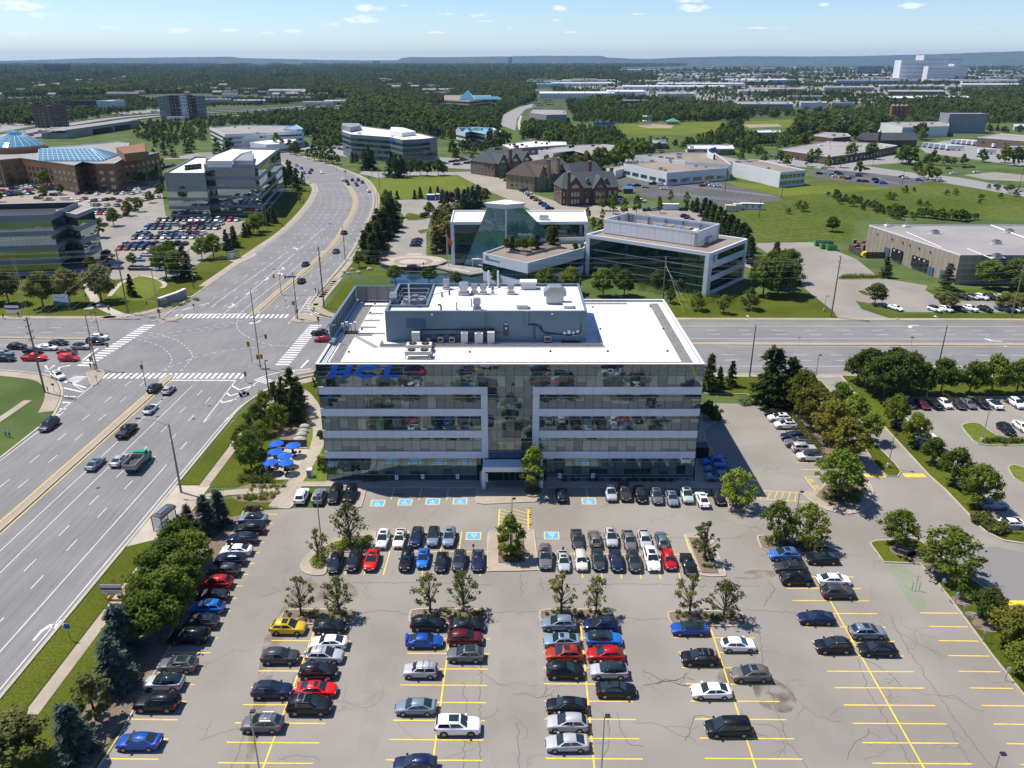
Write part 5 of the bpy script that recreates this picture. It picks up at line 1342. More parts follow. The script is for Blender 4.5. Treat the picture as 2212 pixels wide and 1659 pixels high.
def row(name,items,grp):
 for i,it in en(items):
  kind,px,py,hd,cl=it[:5];opt=it[5]if len(it)>5 else ''
  n=len(items)
  pos=name[0].format(ORD[i])if i<n-1 else name[1]
  car(kind,px,py,hd,cl,'{c} {k} '+pos,opt,grp,rot=random.uniform(-1.3,1.3)+.7)
row(('{} from the top of the left-edge row','nearest the camera in the left-edge row'),[
('sedan',545,1119,'W','bluegrey','B'),('suv',541,1141,'W','black'),('suv',523,1163,'W','navy','P'),('sedan',510,1187,'W','white'),('suv',497,1208,'W','navy','R'),('suv',483,1231,'W','darkgrey'),
('suv',466,1257,'W','red'),('sedan',456,1285,'W','black'),('suv',447,1311,'W','brightblue','S'),('suv',433,1342,'W','darkgrey','P'),('bigsuv',408,1374,'W','black'),
('suv',384,1435,'W','grey','P'),('suv',354,1473,'W','silver','B'),('bigsuv',339,1517,'W','black'),('sedan',300,1600,'W','blue')],'cars along the left edge of the lot')
row(('{} from top, left side of the leftmost bay line','lowest on the left side of the leftmost bay line'),Y('suv 623 1354 E yellow S,suv 606 1417 E darkgrey,suv 588 1490 E navy P,suv 566 1562 W grey RC'),'cars at the leftmost yellow bay line')
row(('{} from top, right side of the leftmost bay line','lowest on the right side of the leftmost bay line'),Y('hatch 713 1352 E black S,sedan 710 1386 W white,suv 702 1415 E silver CW,suv 688 1449 E black,sedan 684 1487 E brightred S,bigsuv 669 1524 E black RC'),'cars at the leftmost yellow bay line')
row(('{} from top, left side of the second bay line','cut by the frame, left side of the second bay line'),Y('suv 925 1346 E black S,sedan 917 1383 E blue A,boxy 908 1447 W silver CW,sedan 898 1525 W bluegrey,suv 896 1652 W navy'),'cars at the second yellow bay line')
row(('{} from top, right side of the second bay line','lowest on the right side of the second bay line'),Y('sedan 1009 1350 E black S,suv 1005 1377 E maroon,suv 1005 1413 W grey P,bigsuv 989 1567 E white S'),'cars at the second yellow bay line')
row(('{} from top, left side of the third bay line','lowest on the left side of the third bay line'),Y('suv 1207 1346 W bluegrey,sedan 1213 1382 W steelblue S,suv 1218 1412 W orangered S,suv 1221 1448 E black,sedan 1224 1522 W black,suv 1225 1561 W silver,sedan 1225 1603 W silver'),'cars at the third yellow bay line')
row(('{} from top, right side of the third bay line','lowest on the right side of the third bay line'),Y('suv 1297 1349 W navy P,suv 1305 1380 E brightblue B,suv 1307 1413 W red,suv 1315 1448 W silver B,sedan 1331 1488 E black P'),'cars at the third yellow bay line')
row(('{} from top, left side of the fourth bay line','lowest on the left side of the fourth bay line'),Y('sedan 1489 1356 W blue B,suv 1511 1420 W black C,sedan 1536 1491 W white,minivan 1573 1570 W black'),'cars at the fourth yellow bay line')
row(('{} from top, right side of the fourth bay line','lower of two, right side of the fourth bay line'),[('hatch',1595,1391,'E','white'),('suv',1621,1455,'W','bronze','S')],'cars at the fourth yellow bay line')
row(('{} from top, left side of the rightmost bay line','lowest on the left side of the rightmost bay line'),Y('suv 1694 1197 W lightblue S,sedan 1707 1223 W darkgrey P,suv 1721 1249 E black,sedan 1763 1333 W navy,suv 1800 1394 W black PR'),'cars at the rightmost yellow bay line')
row(('{} from top, right side of the rightmost bay line','lowest on the right side of the rightmost bay line'),Y('sedan 1776 1205 W black S,sedan 1802 1251 E white,suv 1811 1278 E darkgrey R,suv 1875 1364 E bluegrey S,sedan 1895 1400 W black'),'cars at the rightmost yellow bay line')
g='cars parked nose-out along the facade'
row(('{} from the left before the facade','fourth from the left before the facade, by the concrete nib'),Y('suv 652 1070 N white,suv 690 1071 N bluegrey,minivan 724 1067 S black,jeep 756 1068 S black'),g)
row(('{} from the left, right of the entrance planter','at the right end of the facade row, by the leafy planter'),Y('hatch 1213 1067 N black,suv 1319 1064 S silver R,bigsuv 1350 1062 S brown,suv 1383 1067 S black P,suv 1418 1070 S grey S,sedan 1451 1073 S bluegrey S,suv 1483 1068 S sage S,sedan 1517 1077 N white S,hatch 1552 1072 S black'),g)
g='cars in the middle block before the building'
row(('{} from the left, rear row left of the middle island','last on the right, rear row left of the middle island'),Y('suv 827 1163 S white S,sedan 863 1161 S cream S,suv 900 1159 S navy P,suv 936 1158 S bluegrey B,suv 970 1159 S steelblue S'),g)
row(('{} from the left, rear row right of the middle island','last on the right, rear row right of the middle island'),Y('sedan 1247 1163 S darkgrey S,hatch 1285 1162 N bronze,suv 1320 1160 S silver S,sedan 1359 1165 S grey,sedan 1393 1163 S silver,hatch 1430 1165 N teal'),g)
row(('{} from the left, front row left of the middle island','last on the right, front row left of the middle island'),Y('sedan 725 1213 S black,suv 765 1210 S black P,suv 803 1209 S brightred S,jeep 878 1210 S black,hatch 914 1204 S brightblue S,hatch 954 1212 S black,suv 992 1210 S darkgrey P,sedan 1032 1209 S navy'),g)
row(('{} from the left, front row right of the middle island','last on the right, front row right of the middle island'),Y('bigsuv 1178 1204 S grey S,sedan 1217 1210 S silver S,boxy 1255 1211 S cream,suv 1292 1208 S darkgrey P,suv 1331 1210 S navy P,suv 1369 1211 S darkgrey P,bigsuv 1408 1208 S white S,boxy 1445 1209 S red,sedan 1487 1217 S black'),g)
row(('{} from the top in the shade beside the right wall','lowest of three in the shade beside the right wall'),Y('suv 1543 996 W brightblue,boxy 1547 1012 W lightblue,suv 1551 1029 W bluegrey'),'cars in the shade of the building')
row(('{} from the top, beside the golden-green trees','lowest in the row beside the golden-green trees'),Y('suv 1674 878 W black,sedan 1675 890 W black,suv 1683 902 W white S,suv 1697 917 W white P,suv 1712 942 W navy R,bigsuv 1724 956 W grey P,jeep 1737 968 E silver,suv 1748 985 W white B'),'cars in the right side bays')
row(('{} from the left, top row of the neighbouring lot','at the right end, top row of the neighbouring lot'),Y('suv 1962 869 S black,sedan 1992 871 S maroon,sedan 2019 871 N black,hatch 2041 870 S white,sedan 2069 871 S brown,sedan 2092 870 S grey,suv 2120 870 S black,sedan 2148 871 N white B,suv 2196 870 S white'),'cars in the neighbouring lot')
row(('{} from the left by the small grass island','cut by the right frame edge by the small grass island'),[('suv',2174,926,'S','black'),('sedan',2208,920,'S','white')],'cars in the neighbouring lot')
row(('{} from the top under the kerbside trees','white saloon nearest the sign under the kerbside trees'),Y('suv 1951 916 E black,suv 1999 943 E white B,sedan 2004 960 E navy,sedan 2022 973 E black,suv 2098 1046 E silver,suv 2147 1089 E steelblue,sedan 2181 1130 W white'),'cars in the neighbouring lot')
NE=90
g='cars waiting on the left arm of the junction'
def t(kind,px,py,hd,c,l,opt='',grp=g,**k):return car(kind,px,py,hd,c,l,opt,grp,name='moving_car',**k)
t('suv',215,728,0,'white','{c} {k} first at the stop line beside the yellow median');t('jeep',206,738,0,'black','{c} {k} at the stop line in the left-turn lane')
t('sedan',126,739,0,'black','black car in the left-turn lane, behind a gap');t('suv',175,748,0,'silver','{c} {k} third-lane leader waiting at the junction','B');t('sedan',103,750,0,'white','{c} {k} waiting behind the silver SUV')
t('suv',37,748,0,'black','dark SUV waiting farther back beside the tall pole','R');t('sedan',71,757,0,'black','black car waiting behind the tall pole');t('sedan',145,760,0,'maroon','dark red car waiting beside the red van')
t('sedan',8,762,0,'bluegrey','blue-grey car cut by the left frame edge');t('sedan',12,774,0,'black','black car nearest the kerb at the left frame edge');t('pickup',74,772,0,'brightred','bright red pickup truck waiting in the kerb lane',cat='pickup')
v=t('van',149,773,0,'brightred','red van with white lettering leading the kerb lane',cat='van')
for s in(1,-1):
 o=ob('side_lettering',txm('SERVICE',.42,.004,m=M.plate),v,(-1.9 if s<0 else.1,s*.94,.95));o.rotation_euler=(R(90),0,0 if s<0 else pi)
t('suv',125,811,-38,'white','{c} {k} turning right at the left corner island','S','cars moving through the junction')
g2='traffic on the wide road before the junction'
t('suv',334,837,NE,'black','{c} {k} first in the turn lane at the near stop line','',g2);t('hatch',364,841,NE,'silver','{c} {k} at the near stop line right of the black SUV','',g2);t('hatch',325,882,NE,'white','{c} {k} behind the stop line, alone in its lane','B',g2)
t('pickup',274,930,NE,'black','{c} {k} driving up towards the junction','',g2,cat='pickup');t('sedan',206,1000,NE,'bluegrey','{c} {k} nearest the median, left of the dump truck','S',g2);t('sedan',258,992,NE,'silver','{c} {k} just left of the dump truck','',g2)
t('minivan',106,917,-90,'darkgrey','{c} {k} driving towards the camera at the left kerb','P',g2)
g3='traffic on the wide road beyond the junction'
t('suv',743,502,84,'black','{c} {k} farthest up the road right of the median','',g3);t('suv',726,542,86,'grey','{c} {k} in the kerb lane beyond the junction','B',g3);t('suv',660,570,87,'black','{c} {k} beside the curved median beyond the junction','',g3);t('suv',651,606,88,'black','{c} {k} just beyond the far crossing','P',g3)
for px,py,k,c,l in((749,391,'suv','maroon','leftmost of the cluster at the far lights'),(752,397,'sedan','black','second row left of the cluster at the far lights'),(761,388,'suv','black','front middle of the cluster at the far lights'),(768,394,'suv','silver','middle of the cluster at the far lights'),
(771,399,'sedan','navy','last in the middle lane at the far lights'),(774,388,'suv','navy','front right of the cluster at the far lights'),(783,393,'suv','maroon','rightmost of the cluster at the far lights'),(741,388,'suv','white','front left of the cluster at the far lights'),(797,412,'suv','white','following alone behind the cluster at the far lights')):
 t(k,px,py,100,c,'{c} {k} '+l,'','cars waiting at the far crossing')
for px,py,c,l in((657,373,'lightblue','nearest the far crossing, left of the pines'),(651,363,'blue','second behind it along the pines'),(641,357,'bluegrey','last in the far kerb lane'),(673,367,'black','middle lane beyond the far crossing'),(669,373,'navy','middle lane just beyond the far crossing'),(695,372,'white','alone near the median beyond the far crossing')):
 t('suv',px,py,-62,c,'{c} {k} '+l,'','cars coming down beyond the far crossing')
t('suv',690,718,180,'black','{c} {k} half hidden by the roof screen','','cars beside the roof screen');t('hatch',696,732,180,'red','{c} {k} half hidden by the roof screen','','cars beside the roof screen')
t('bigsuv',894,577,0,'darkgrey','{c} {k} standing on the round concrete turning circle','',None,z=1.1,zc=1.9)
for i,(px,py)in en(((901,517),(899,522),(897,528))):car('sedan',px,py,'W','navy',('uppermost','middle','lowest')[i]+' of three dark blue cars on the plaza drive','','dark blue cars on the plaza drive')
x,y=G(297,995,1.2)
tr=th('dump_truck','green cab dump truck with a grey loaded open box driving up the road','truck',(x,y,.02),R(90))
mlf('hood',mat('cab_green',COL['green'],.35,.2,.03),tr,[[(1.6,-1.1,.6),(1.6,1.1,.6),(1.6,1.1,1.9),(1.6,-1.1,1.9)],[(3,-1.05,.6),(3,1.05,.6),(3,1.05,1.7),(3,-1.05,1.7)],[(3.7,-.95,.6),(3.7,.95,.6),(3.7,.9,1.45),(3.7,-.9,1.45)]])
mlf('cab',bpy.data.materials['cab_green'],tr,[[(.9,-1.1,.6),(.9,1.1,.6),(.9,1,2.5),(.9,-1,2.5)],[(2.1,-1.1,.6),(2.1,1.1,.6),(2,.95,2.5),(2,-.95,2.5)],[(2.5,-1.08,.7),(2.5,1.08,.7),(2.35,1,1.8),(2.35,-1,1.8)]])
mpy('windscreen',M.car_glass,tr,[(2.53,-.9,1.78),(2.53,.9,1.78),(2.13,.85,2.4),(2.13,-.85,2.4)])
for s in(1,-1):mpy('side_window',M.car_glass,tr,[(1.1,s*1.09,1.6),(2.1,s*1.09,1.6),(2,s*1.02,2.3),(1.1,s*1.02,2.3)]);mbx('mirror',M.bp,tr,2.3,2.45,s*1.45-.15,s*1.45+.15,1.5,2)
mb=MB()
for(a,b_,c_,d_,e,f)in((-3.3,.6,-1.25,-1.15,1.1,2.1),(-3.3,.6,1.15,1.25,1.1,2.1),(-3.3,-3.2,-1.145,1.145,1.1,2),(.5,.6,-1.145,1.145,1.1,2.35),(-3.195,.495,-1.145,1.145,1,1.1)):mb.box(a,b_,c_,d_,e,f)
for k in rg(6):mb.box(-3.2+k*.68,-3.12+k*.68,-1.32,-1.255,1.1,2.05);mb.box(-3.2+k*.68,-3.12+k*.68,1.255,1.32,1.1,2.05)
mb.bd('dump_box',mat('dump_box_grey',(.33,.3,.26),.8,.1),tr)
mb=MB();n=8
pts=[[(-3.1+3.5*i/n,-1.1+2.2*j/n,1.45+.28*sin(i*1.3+j)*cos(j*1.7))for j in rg(n+1)]for i in rg(n+1)]
for i in rg(n):
 for j in rg(n):mb.quad(pts[i][j],pts[i+1][j],pts[i+1][j+1],pts[i][j+1])
mb.bd('load',mat('dark_tarp',(.09,.085,.08),.9),tr)
mbx('chassis',M.dm,tr,-3.3,3.4,-.5,.5,.55,.95)
tm,rm=whp(.48,.3)
for x_ in(-2.2,2.7):
 for s in(1,-1):w_=ob('wheel',tm,tr,(x_,s*1,.48),0 if s>0 else pi);ob('rim',rm,w_)
def psm(name,pose='stand',shirt=None,legs=None,parent=None,sit=False,ph=0):
 me=bpy.data.meshes.new(name)
 if not sit:
  V=[(0,0,.95),(0,.01,1.15),(0,.01,1.4),(0,0,1.52),(0,.02,1.66),(0,.01,1.78),
(-.19,0,1.42),(-.25,.03+.05*ph,1.15),(-.24,.12*(1 if ph else.4),.92),(.19,0,1.42),(.25,-.03,1.15),(.24,.1-.12*ph,.92),
(-.1,0,.9),(-.11,.1*ph+.02,.5),(-.11,.04*ph,.08),(-.11,.16,.03),(.1,0,.9),(.11,-.1*ph+.02,.5),(.11,-.28*ph,.09),(.11,-.28*ph+.15,.03)]
 else:
  V=[(0,0,.55),(0,.05,.78),(0,.1,1.02),(0,.12,1.14),(0,.16,1.26),(0,.16,1.38),
(-.19,.1,1.04),(-.27,.25,.85),(-.25,.5,.88),(.19,.1,1.04),(.27,.25,.85),(.25,.5,.88),
(-.1,.02,.52),(-.17,.42,.55),(-.17,.4,.12),(-.17,.54,.06),(.1,.02,.52),(.17,.42,.55),(.17,.4,.12),(.17,.54,.06)]
 E_=X(0,1,1,2,2,3,3,4,4,5,2,6,6,7,7,8,2,9,9,10,10,11,0,12,12,13,13,14,14,15,0,16,16,17,17,18,18,19)
 RD=[.15,.145,.17,.065,.105,.08,.075,.05,.035,.075,.05,.035,.1,.065,.045,.04,.1,.065,.045,.04]
 me.from_pydata(V,E_,[]);o=bpy.data.objects.new(name,me);col.objects.link(o)
 sk=o.modifiers.new('skin','SKIN');
 for i,r in en(RD):me.skin_vertices[0].data[i].radius=(r,r*.8)
 me.skin_vertices[0].data[0].use_root=True
 ss=o.modifiers.new('s','SUBSURF');ss.levels=1;ss.render_levels=1
 bpy.context.view_layer.update()
 dg=bpy.context.evaluated_depsgraph_get();m2=bpy.data.meshes.new_from_object(o.evaluated_get(dg));bpy.data.objects.remove(o)
 m2.materials.clear()
 for m in(shirt or M.cw_,legs or M.cd,M.skin,M.bp):m2.materials.append(m)
 hz=1.55 if not sit else 1.17;wz=.98 if not sit else.6
 for p in m2.polygons:
  c=p.center;p.material_index=(3 if(c.z>hz+.2 or c.y<-.03)else 2)if c.z>hz else(0 if c.z>wz else 1)
  if not sit and abs(c.x)>.21 and c.z<1.1:p.material_index=2
  p.use_smooth=True
 return m2
PM={}
def person(px,py,label,shirt='cw_',legs='cd',sit=False,ph=0,rz=0,z=.06,grp=None,xy=None):
 k=(shirt,legs,sit,ph)
 if k not in PM:PM[k]=psm('person','',M[shirt],M[legs],None,sit,ph)
 x,y=xy or G(px,py);o=ob('person',PM[k],None,(x,y,z),rz);return tag(o,label,'person',grp)
def motorcycle(px,py,rz,label):
 x,y=G(px,py);t_=th('motorcycle',label,0,(x,y,.02),rz);tm,rm=whp(.33,.14)
 for x_ in(-.75,.8):w_=ob('wheel',tm,t_,(x_,0,.33));ob('rim',rm,w_)
 mbx('engine',M.dm,t_,-.35,.35,-.17,.17,.3,.65)
 mlf('tank',M.bp,t_,[[(-.1,-.1,.75),(-.1,.1,.75),(-.1,0,.9)],[(.25,-.17,.72),(.25,.17,.72),(.25,0,1)],[(.5,-.08,.75),(.5,.08,.75),(.5,0,.95)]])
 mbx('seat',M.tyre,t_,-.8,-.05,-.16,.16,.72,.84)
 mb=MB();mb.tube([(.8,0,.33),(.5,0,1.05)],.04,6);mb.tube([(.45,-.4,1.1),(.52,0,1.05),(.45,.4,1.1)],.03,6);mb.bd('fork',M.chrome,t_)
 mb=MB();mb.box(-1.15,-.75,-.4,-.18,.5,.85);mb.box(-1.15,-.75,.18,.4,.5,.85);mb.bd('pannier',M.bp,t_)
 mbx('tail_light',M.rl,t_,-1.2,-1.12,-.15,.15,.7,.8)
 return t_
motorcycle(528,855,R(35),'dark motorcycle with a rider in the right-turn lane')
x,y=G(527,855);o=person(0,0,'motorcycle rider with a pale helmet in the right-turn lane','cd','cd',True,0,R(35-90),.28,None,(x-.2,y-.1))
motorcycle(540,1104,R(180),'left of two black motorcycles parked at the top left corner of the lot');motorcycle(549,1103,R(175),'right of two black motorcycles parked at the top left corner of the lot')
for px,py,l,sh,ph,rz in((14,944,'left of two pedestrians in white walking on the left footpath','cw_',1,.3),(22,945,'right of two pedestrians in white walking on the left footpath','cw_',1,.3),(105,850,'person in black standing at the foot of the tall wooden pole','cd',0,2),
(197,798,'left of two people in dark clothes waiting on the corner island','cd',0,0),(205,798,'right of two people in blue waiting on the corner island','cloth_blue',0,1),(682,633,'person in dark clothes walking on the far corner pavement','cd',1,0),
(688,633,'person in white walking on the far corner pavement','cw_',1,0),(610,491,'left of two walkers on the pavement beyond the junction','cd',1,0),(614,491.5,'right of two walkers on the pavement beyond the junction','cw_',1,0),
(8,689,'walker in dark clothes beside the red and white sign','cd',1,-1.5),(41,686,'person in black beside the red and white sign','cd',0,0),(186,645,'person on the shaded path under the corner trees','cd',1,0),(915,583,'person standing at the railing of the turning circle','cd',0,0),(796,386,'left of two people at the far crossing','cd',0,0),(800,386,'right of two people at the far crossing','cd',0,0)):
 person(px,py,l,sh,'cd',False,ph,rz,1.12 if px==915 else.07)
person(417,1158,'person sitting inside the bus shelter','cw_','cd',True,0,R(90),.03);person(404,1204,'person in blue standing at the kerb below the bus shelter','cloth_blue','cd',False,0,0,.08);person(1221,1571,'person in white beside the black saloon at the third bay line','cw_','cd',False,0,0,.01)
def fms(kind):
 S=SPEC[kind];mb=MB();hl=S['L']/2;w=S['W']/2
 top=S['top']
 xs=[-hl,-hl+.15,-hl*.5,hl*.35,hl*.8,hl]
 loops=[]
 for x in xs:
  ww=wda(S,x)*(.93 if abs(x)>hl*.99 else 1);zt=itp(top,x)
  loops.append([(x,-ww,.25),(x,ww,.25),(x,ww,zt-.1),(x,ww*.85,zt),(x,-ww*.85,zt),(x,-ww,zt-.1)])
 mb.loft(loops,0)
 b,wr=cbp(S);br,bf,rr,rf=b['br'],b['bf'],b['rr'],b['rf']
 A=[(br[0],-br[1],br[2]),(br[0],br[1],br[2]),(bf[0],bf[1],bf[2]),(bf[0],-bf[1],bf[2])];B_=[(rr[0],-rr[1],rr[2]),(rr[0],rr[1],rr[2]),(rf[0],rf[1],rf[2]),(rf[0],-rf[1],rf[2])]
 for k in rg(4):k2=(k+1)%4;mb.quad(A[k],A[k2],B_[k2],B_[k],1)
 mb.poly([(p[0],p[1],p[2]+.001)for p in B_][::-1],0)
 for x in(-S['wb']/2,S['wb']/2):
  for s in(1,-1):
   T=MTr((x,s*(w-.1),S['wr']))@MRo(R(90),4,'X');i=len(mb.v);n=8
   mb.loft([[tuple(T@Vector((S['wr']*cos(j*pi/4),S['wr']*sin(j*pi/4),z)))for j in rg(n)]for z in(-.13,.13)],2)
 return mb.mesh('far_car',[M.paint,M.car_glass,M.tyre])
FM={}
PAL=['black','black','white','white','grey','silver','darkgrey','navy','blue','bluegrey','white','red','silver','maroon','black','sand']
rf_=random.Random(21)
def fcar(px,py,hd,cl,label,grp,kind=None,zc=.7,cat='car',z=.03):
 kind=kind or rf_.choice(['sedan','suv','suv','hatch','minivan'])
 if kind not in FM:FM[kind]=fms(kind)
 x,y=G(px,py,zc);o=ob('parked_car',FM[kind],None,(x,y,z),R(hd+rf_.uniform(-3,3)));o.color=(*COL[cl],1)
 lab=label.replace('{c}',cname(cl)).replace('{k}',KN[kind])
 return tag(o,lab,cat,grp)
def frow(p0,p1,n,where,grp,hd=(90,270),skip=.08,pal=None):
 for i in rg(n):
  if rf_.random()<skip:continue
  tt=i/max(1,n-1);cl=rf_.choice(pal or PAL)
  fcar(lerp(p0[0],p1[0],tt),lerp(p0[1],p1[1],tt),rf_.choice(hd),cl,'{c} {k} '+ORD[i]+' from left in '+where,grp)
gA='cars before the reflecting office block on the left'
frow((344,474),(512,474),13,'the row against the office block',gA,(270,),0)
frow((326,485),(478,482),12,'the second row before the office block',gA,(90,),.1);frow((318,491.5),(468,491.5),11,'the third row before the office block',gA,(270,),.05)
frow((303,503),(440,502),10,'the fourth row before the office block',gA,(90,),.1);frow((292,512),(432,511),10,'the fifth row before the office block',gA,(270,),.05)
frow((273,526),(400,525),9,'the sixth row before the office block',gA,(90,),.2);frow((260,535.5),(372,534),8,'the seventh row before the office block',gA,(270,),.1)
for i,(px,py,c)in en(Y('300 560 bluegrey,316 550 silver,291 579 black,306 579 navy,322 579 black,338 579 white,235 577 black,252 577 darkgrey')):fcar(px,py,0,c,'{c} {k} '+ORD[i]+' of those behind the corner trees',gA)
rws=[((146,400),(215,399),7),((228,399),(260,400),3),((293,401),(315,401),2),((146,409),(212,408),6),((232,408),(234,408),1),((150,421),(190,419),3),((211,421),(235,418),2),((258,413),(275,411),2),
((252,420),(282,419),3),((294,412),(310,410),2),((288,420),(300,417),2),((314,421),(332,419),2),((172,435),(184,431),2),((196,436),(244,432),5),((258,436),(278,432),3),((286,434),(298,432),2),((305,436),(340,428),4),
((202,445),(252,445),6),((256,446),(284,443),3),((204,456),(240,455),4),((210,463),(232,463),3),((275,459),(292,456),2),((214,476),(220,476),1),((226,488),(234,488),1),((258,470),(272,466),2),
((8,414),(60,404),6),((14,421),(70,412),6),((20,417),(95,408),6),((5,425),(66,420),6),((100,412),(130,410),3),((116,423),(127,421),2),((43,434),(50,434),1),((83,430),(90,430),1),((109,433),(112,433),1),((140,432),(148,432),2),((72,403),(92,400),3)]
gH='cars behind the green glass block'
gF='cars along the village street'
for i,(px,py,c)in en(Y('1117 393 black,1127 392 white,1135 392 white,1143 390 silver,1123 406 navy,1133 411 navy,1141 417 white,1153 427 maroon,1160 431 silver,1172 439 navy,1178 443 brightblue,1187 449 navy,1037 406 white,1041 409 maroon')):fcar(px,py,10,c,'{c} {k} '+ORD[i]+' from the far end of the village street',gF)
for i,(px,py,c,k)in en(Y('1340 434 white pickup,1335 411 brightred suv,1362 399 bluegrey hatch,1378 400 black suv,1394 403 silver sedan,1412 396 black pickup,1428 398 white van,1435 407 white sedan,1518 400 red hatch,1530 396 silver suv,1539 399 white sedan,1550 401 white suv,1338 425 navy sedan,1385 434 white pickup')):fcar(px,py,0,c,'{c} {k} '+ORD[i]+' around the white factory','cars around the white factory',k)
frow((1480,466),(1512,488),5,'the row before the conifers behind the green glass block',gH,(0,),0);frow((1476,452),(1500,450),2,'the top of the lot behind the green glass block',gH,(0,),0);frow((1392,452),(1420,450),4,'the bays behind the glass roof',gH,(80,),0);frow((1425,471),(1460,478),4,'the bays behind the roof screen',gH,(0,),0)
frow((1612,548),(1626,566),6,'the shaded bays right of the green glass block',gH,(0,),0)
gG='cars in front of the beige warehouse'
for i,(px,py,c)in en(Y('1935 664 white,2020 667 white,2042 667 white,2073 666 darkgrey,2097 666 white,2128 667 black,2166 665 bluegrey,2190 667 white,2080 640 black,2100 640 silver,2120 641 white,2140 641 black,2160 640 silver,2035 642 darkgrey')):
 car('suv' if i%3 else 'sedan',px,py,-62,c,'{c} {k} '+ORD[i]+' before the beige warehouse','B' if i%4==1 else '',gG)
for i,(px,py,c,hd)in en(Y('1872 364 black 0,1891 387 navy 0,1900 387 white 0,1908 395 lightblue 0,1897 393 black 0,1957 383 white 0,1985 388 brightblue 0,2032 390 silver 0,2155 401 darkgrey -12,2212 411 white -12,1870 391 maroon 0,1858 390 navy 0,1820 382 yellow 0,1832 385 maroon 0,1800 378 blue 0,1809 372 maroon 0,1815 375 black 0,1805 380 white 0,1840 381 silver 0,1855 379 darkgrey 0,1770 374 black 0,1778 372 white 0,1780 362 silver 0,1950 381 navy 0')):fcar(px,py,hd,c,'{c} {k} '+ORD[i]+' by the far right road','cars by the road at the far right')
fcar(2180,405,-12,'black','black pickup truck driving on the far right road',None,'pickup')
for i,(px,py,c)in en(((2060,386-12,'white'),(2110,371,'white'),(2085,361,'maroon'),(2100,360,'maroon'),(2050,363,'darkgrey'))):fcar(px,py,0,c,'{c} {k} '+ORD[i]+' in the yard by the white trailers','cars by the white trailers')
def msc(name,label,px_rows):
 mb=MB();mats=[M['p_'+c]if 'p_'+c in M else M.setdefault('p_'+c,mat('far_paint_'+c,COL[c],.35,.2,.02))for c in('black','white','silver','grey','navy','red')]+[M.car_glass]
 for(a,b,n,hd)in px_rows:
  for i in rg(n):
   if rf_.random()<.12:continue
   tt=i/max(1,n-1);x,y=G(lerp(a[0],b[0],tt),lerp(a[1],b[1],tt));T=MTr((x,y,.03))@MRo(R(hd+rf_.uniform(-3,3)),4,'Z');c=rf_.choice((0,0,1,1,2,3,4,5,2))
   mb.loft([[tuple(T@Vector(p))for p in((X,-.9,.25),(X,.9,.25),(X,.9,z),(X,-.9,z))]for X,z in((-2.3,.8),(-2.1,1),(1.3,1),(2.3,.65))],c)
   mb.loft([[tuple(T@Vector(p))for p in((-2,-.8,1),(1.1,-.8,1),(1.1,.8,1),(-2,.8,1))],[tuple(T@Vector(p))for p in((-1.6,-.62,1.5),(.3,-.62,1.5),(.3,.62,1.5),(-1.6,.62,1.5))]],6)
   mb.quad(*[tuple(T@Vector(p))for p in((-1.6,-.62,1.51),(.3,-.62,1.51),(.3,.62,1.51),(-1.6,.62,1.51))],c)
 o=mb.bd(name,mats);return tag(o,label,None,None,'stuff')
msc('distant_parked_cars','many small parked cars in the farther car parks',[(a,b,n,90 if a[0]>140 else 0)for a,b,n in rws]+[((326,371),(374,359),9,60),((292,373),(318,370),4,0),((286,384),(308,377),4,0),((48,387),(80,391),4,0),((600,327),(625,322),6,0),((640,330),(690,322),10,30),
((690,316),(738,324),11,120),((640,322),(690,312),9,30),((975,351),(1020,345),7,0),((985,357),(1030,351),7,0),((1000,344),(1016,341),3,0),((1062,324),(1100,322),4,0),((1155,226),(1190,221),14,20),((1152,230),(1195,226),14,20),((1160,219),(1188,217),10,20),((60,252),(100,250),8,90),((45,262),(80,270),6,60),((200,248),(225,246),6,0),((110,244),(140,240),8,0),
((560,222),(620,222),12,0),((1180,292),(1235,290),12,10),((1400,330),(1470,334),8,0),((1650,340),(1680,338),5,0),((1720,247),(1760,246),8,0),((1690,340),(1720,345),6,0),((250,250),(330,243),7,10),((1250,170),(1400,165),30,0),((1700,165),(1900,160),40,0),((1960,164),(2100,170),30,0),((1600,210),(1760,205),30,0),((1950,205),(2200,200),40,0)])
msc('highway_traffic','small cars strung out along the distant motorway',[((10,300),(740,224),26,12),((20,290),(735,227),22,12)])
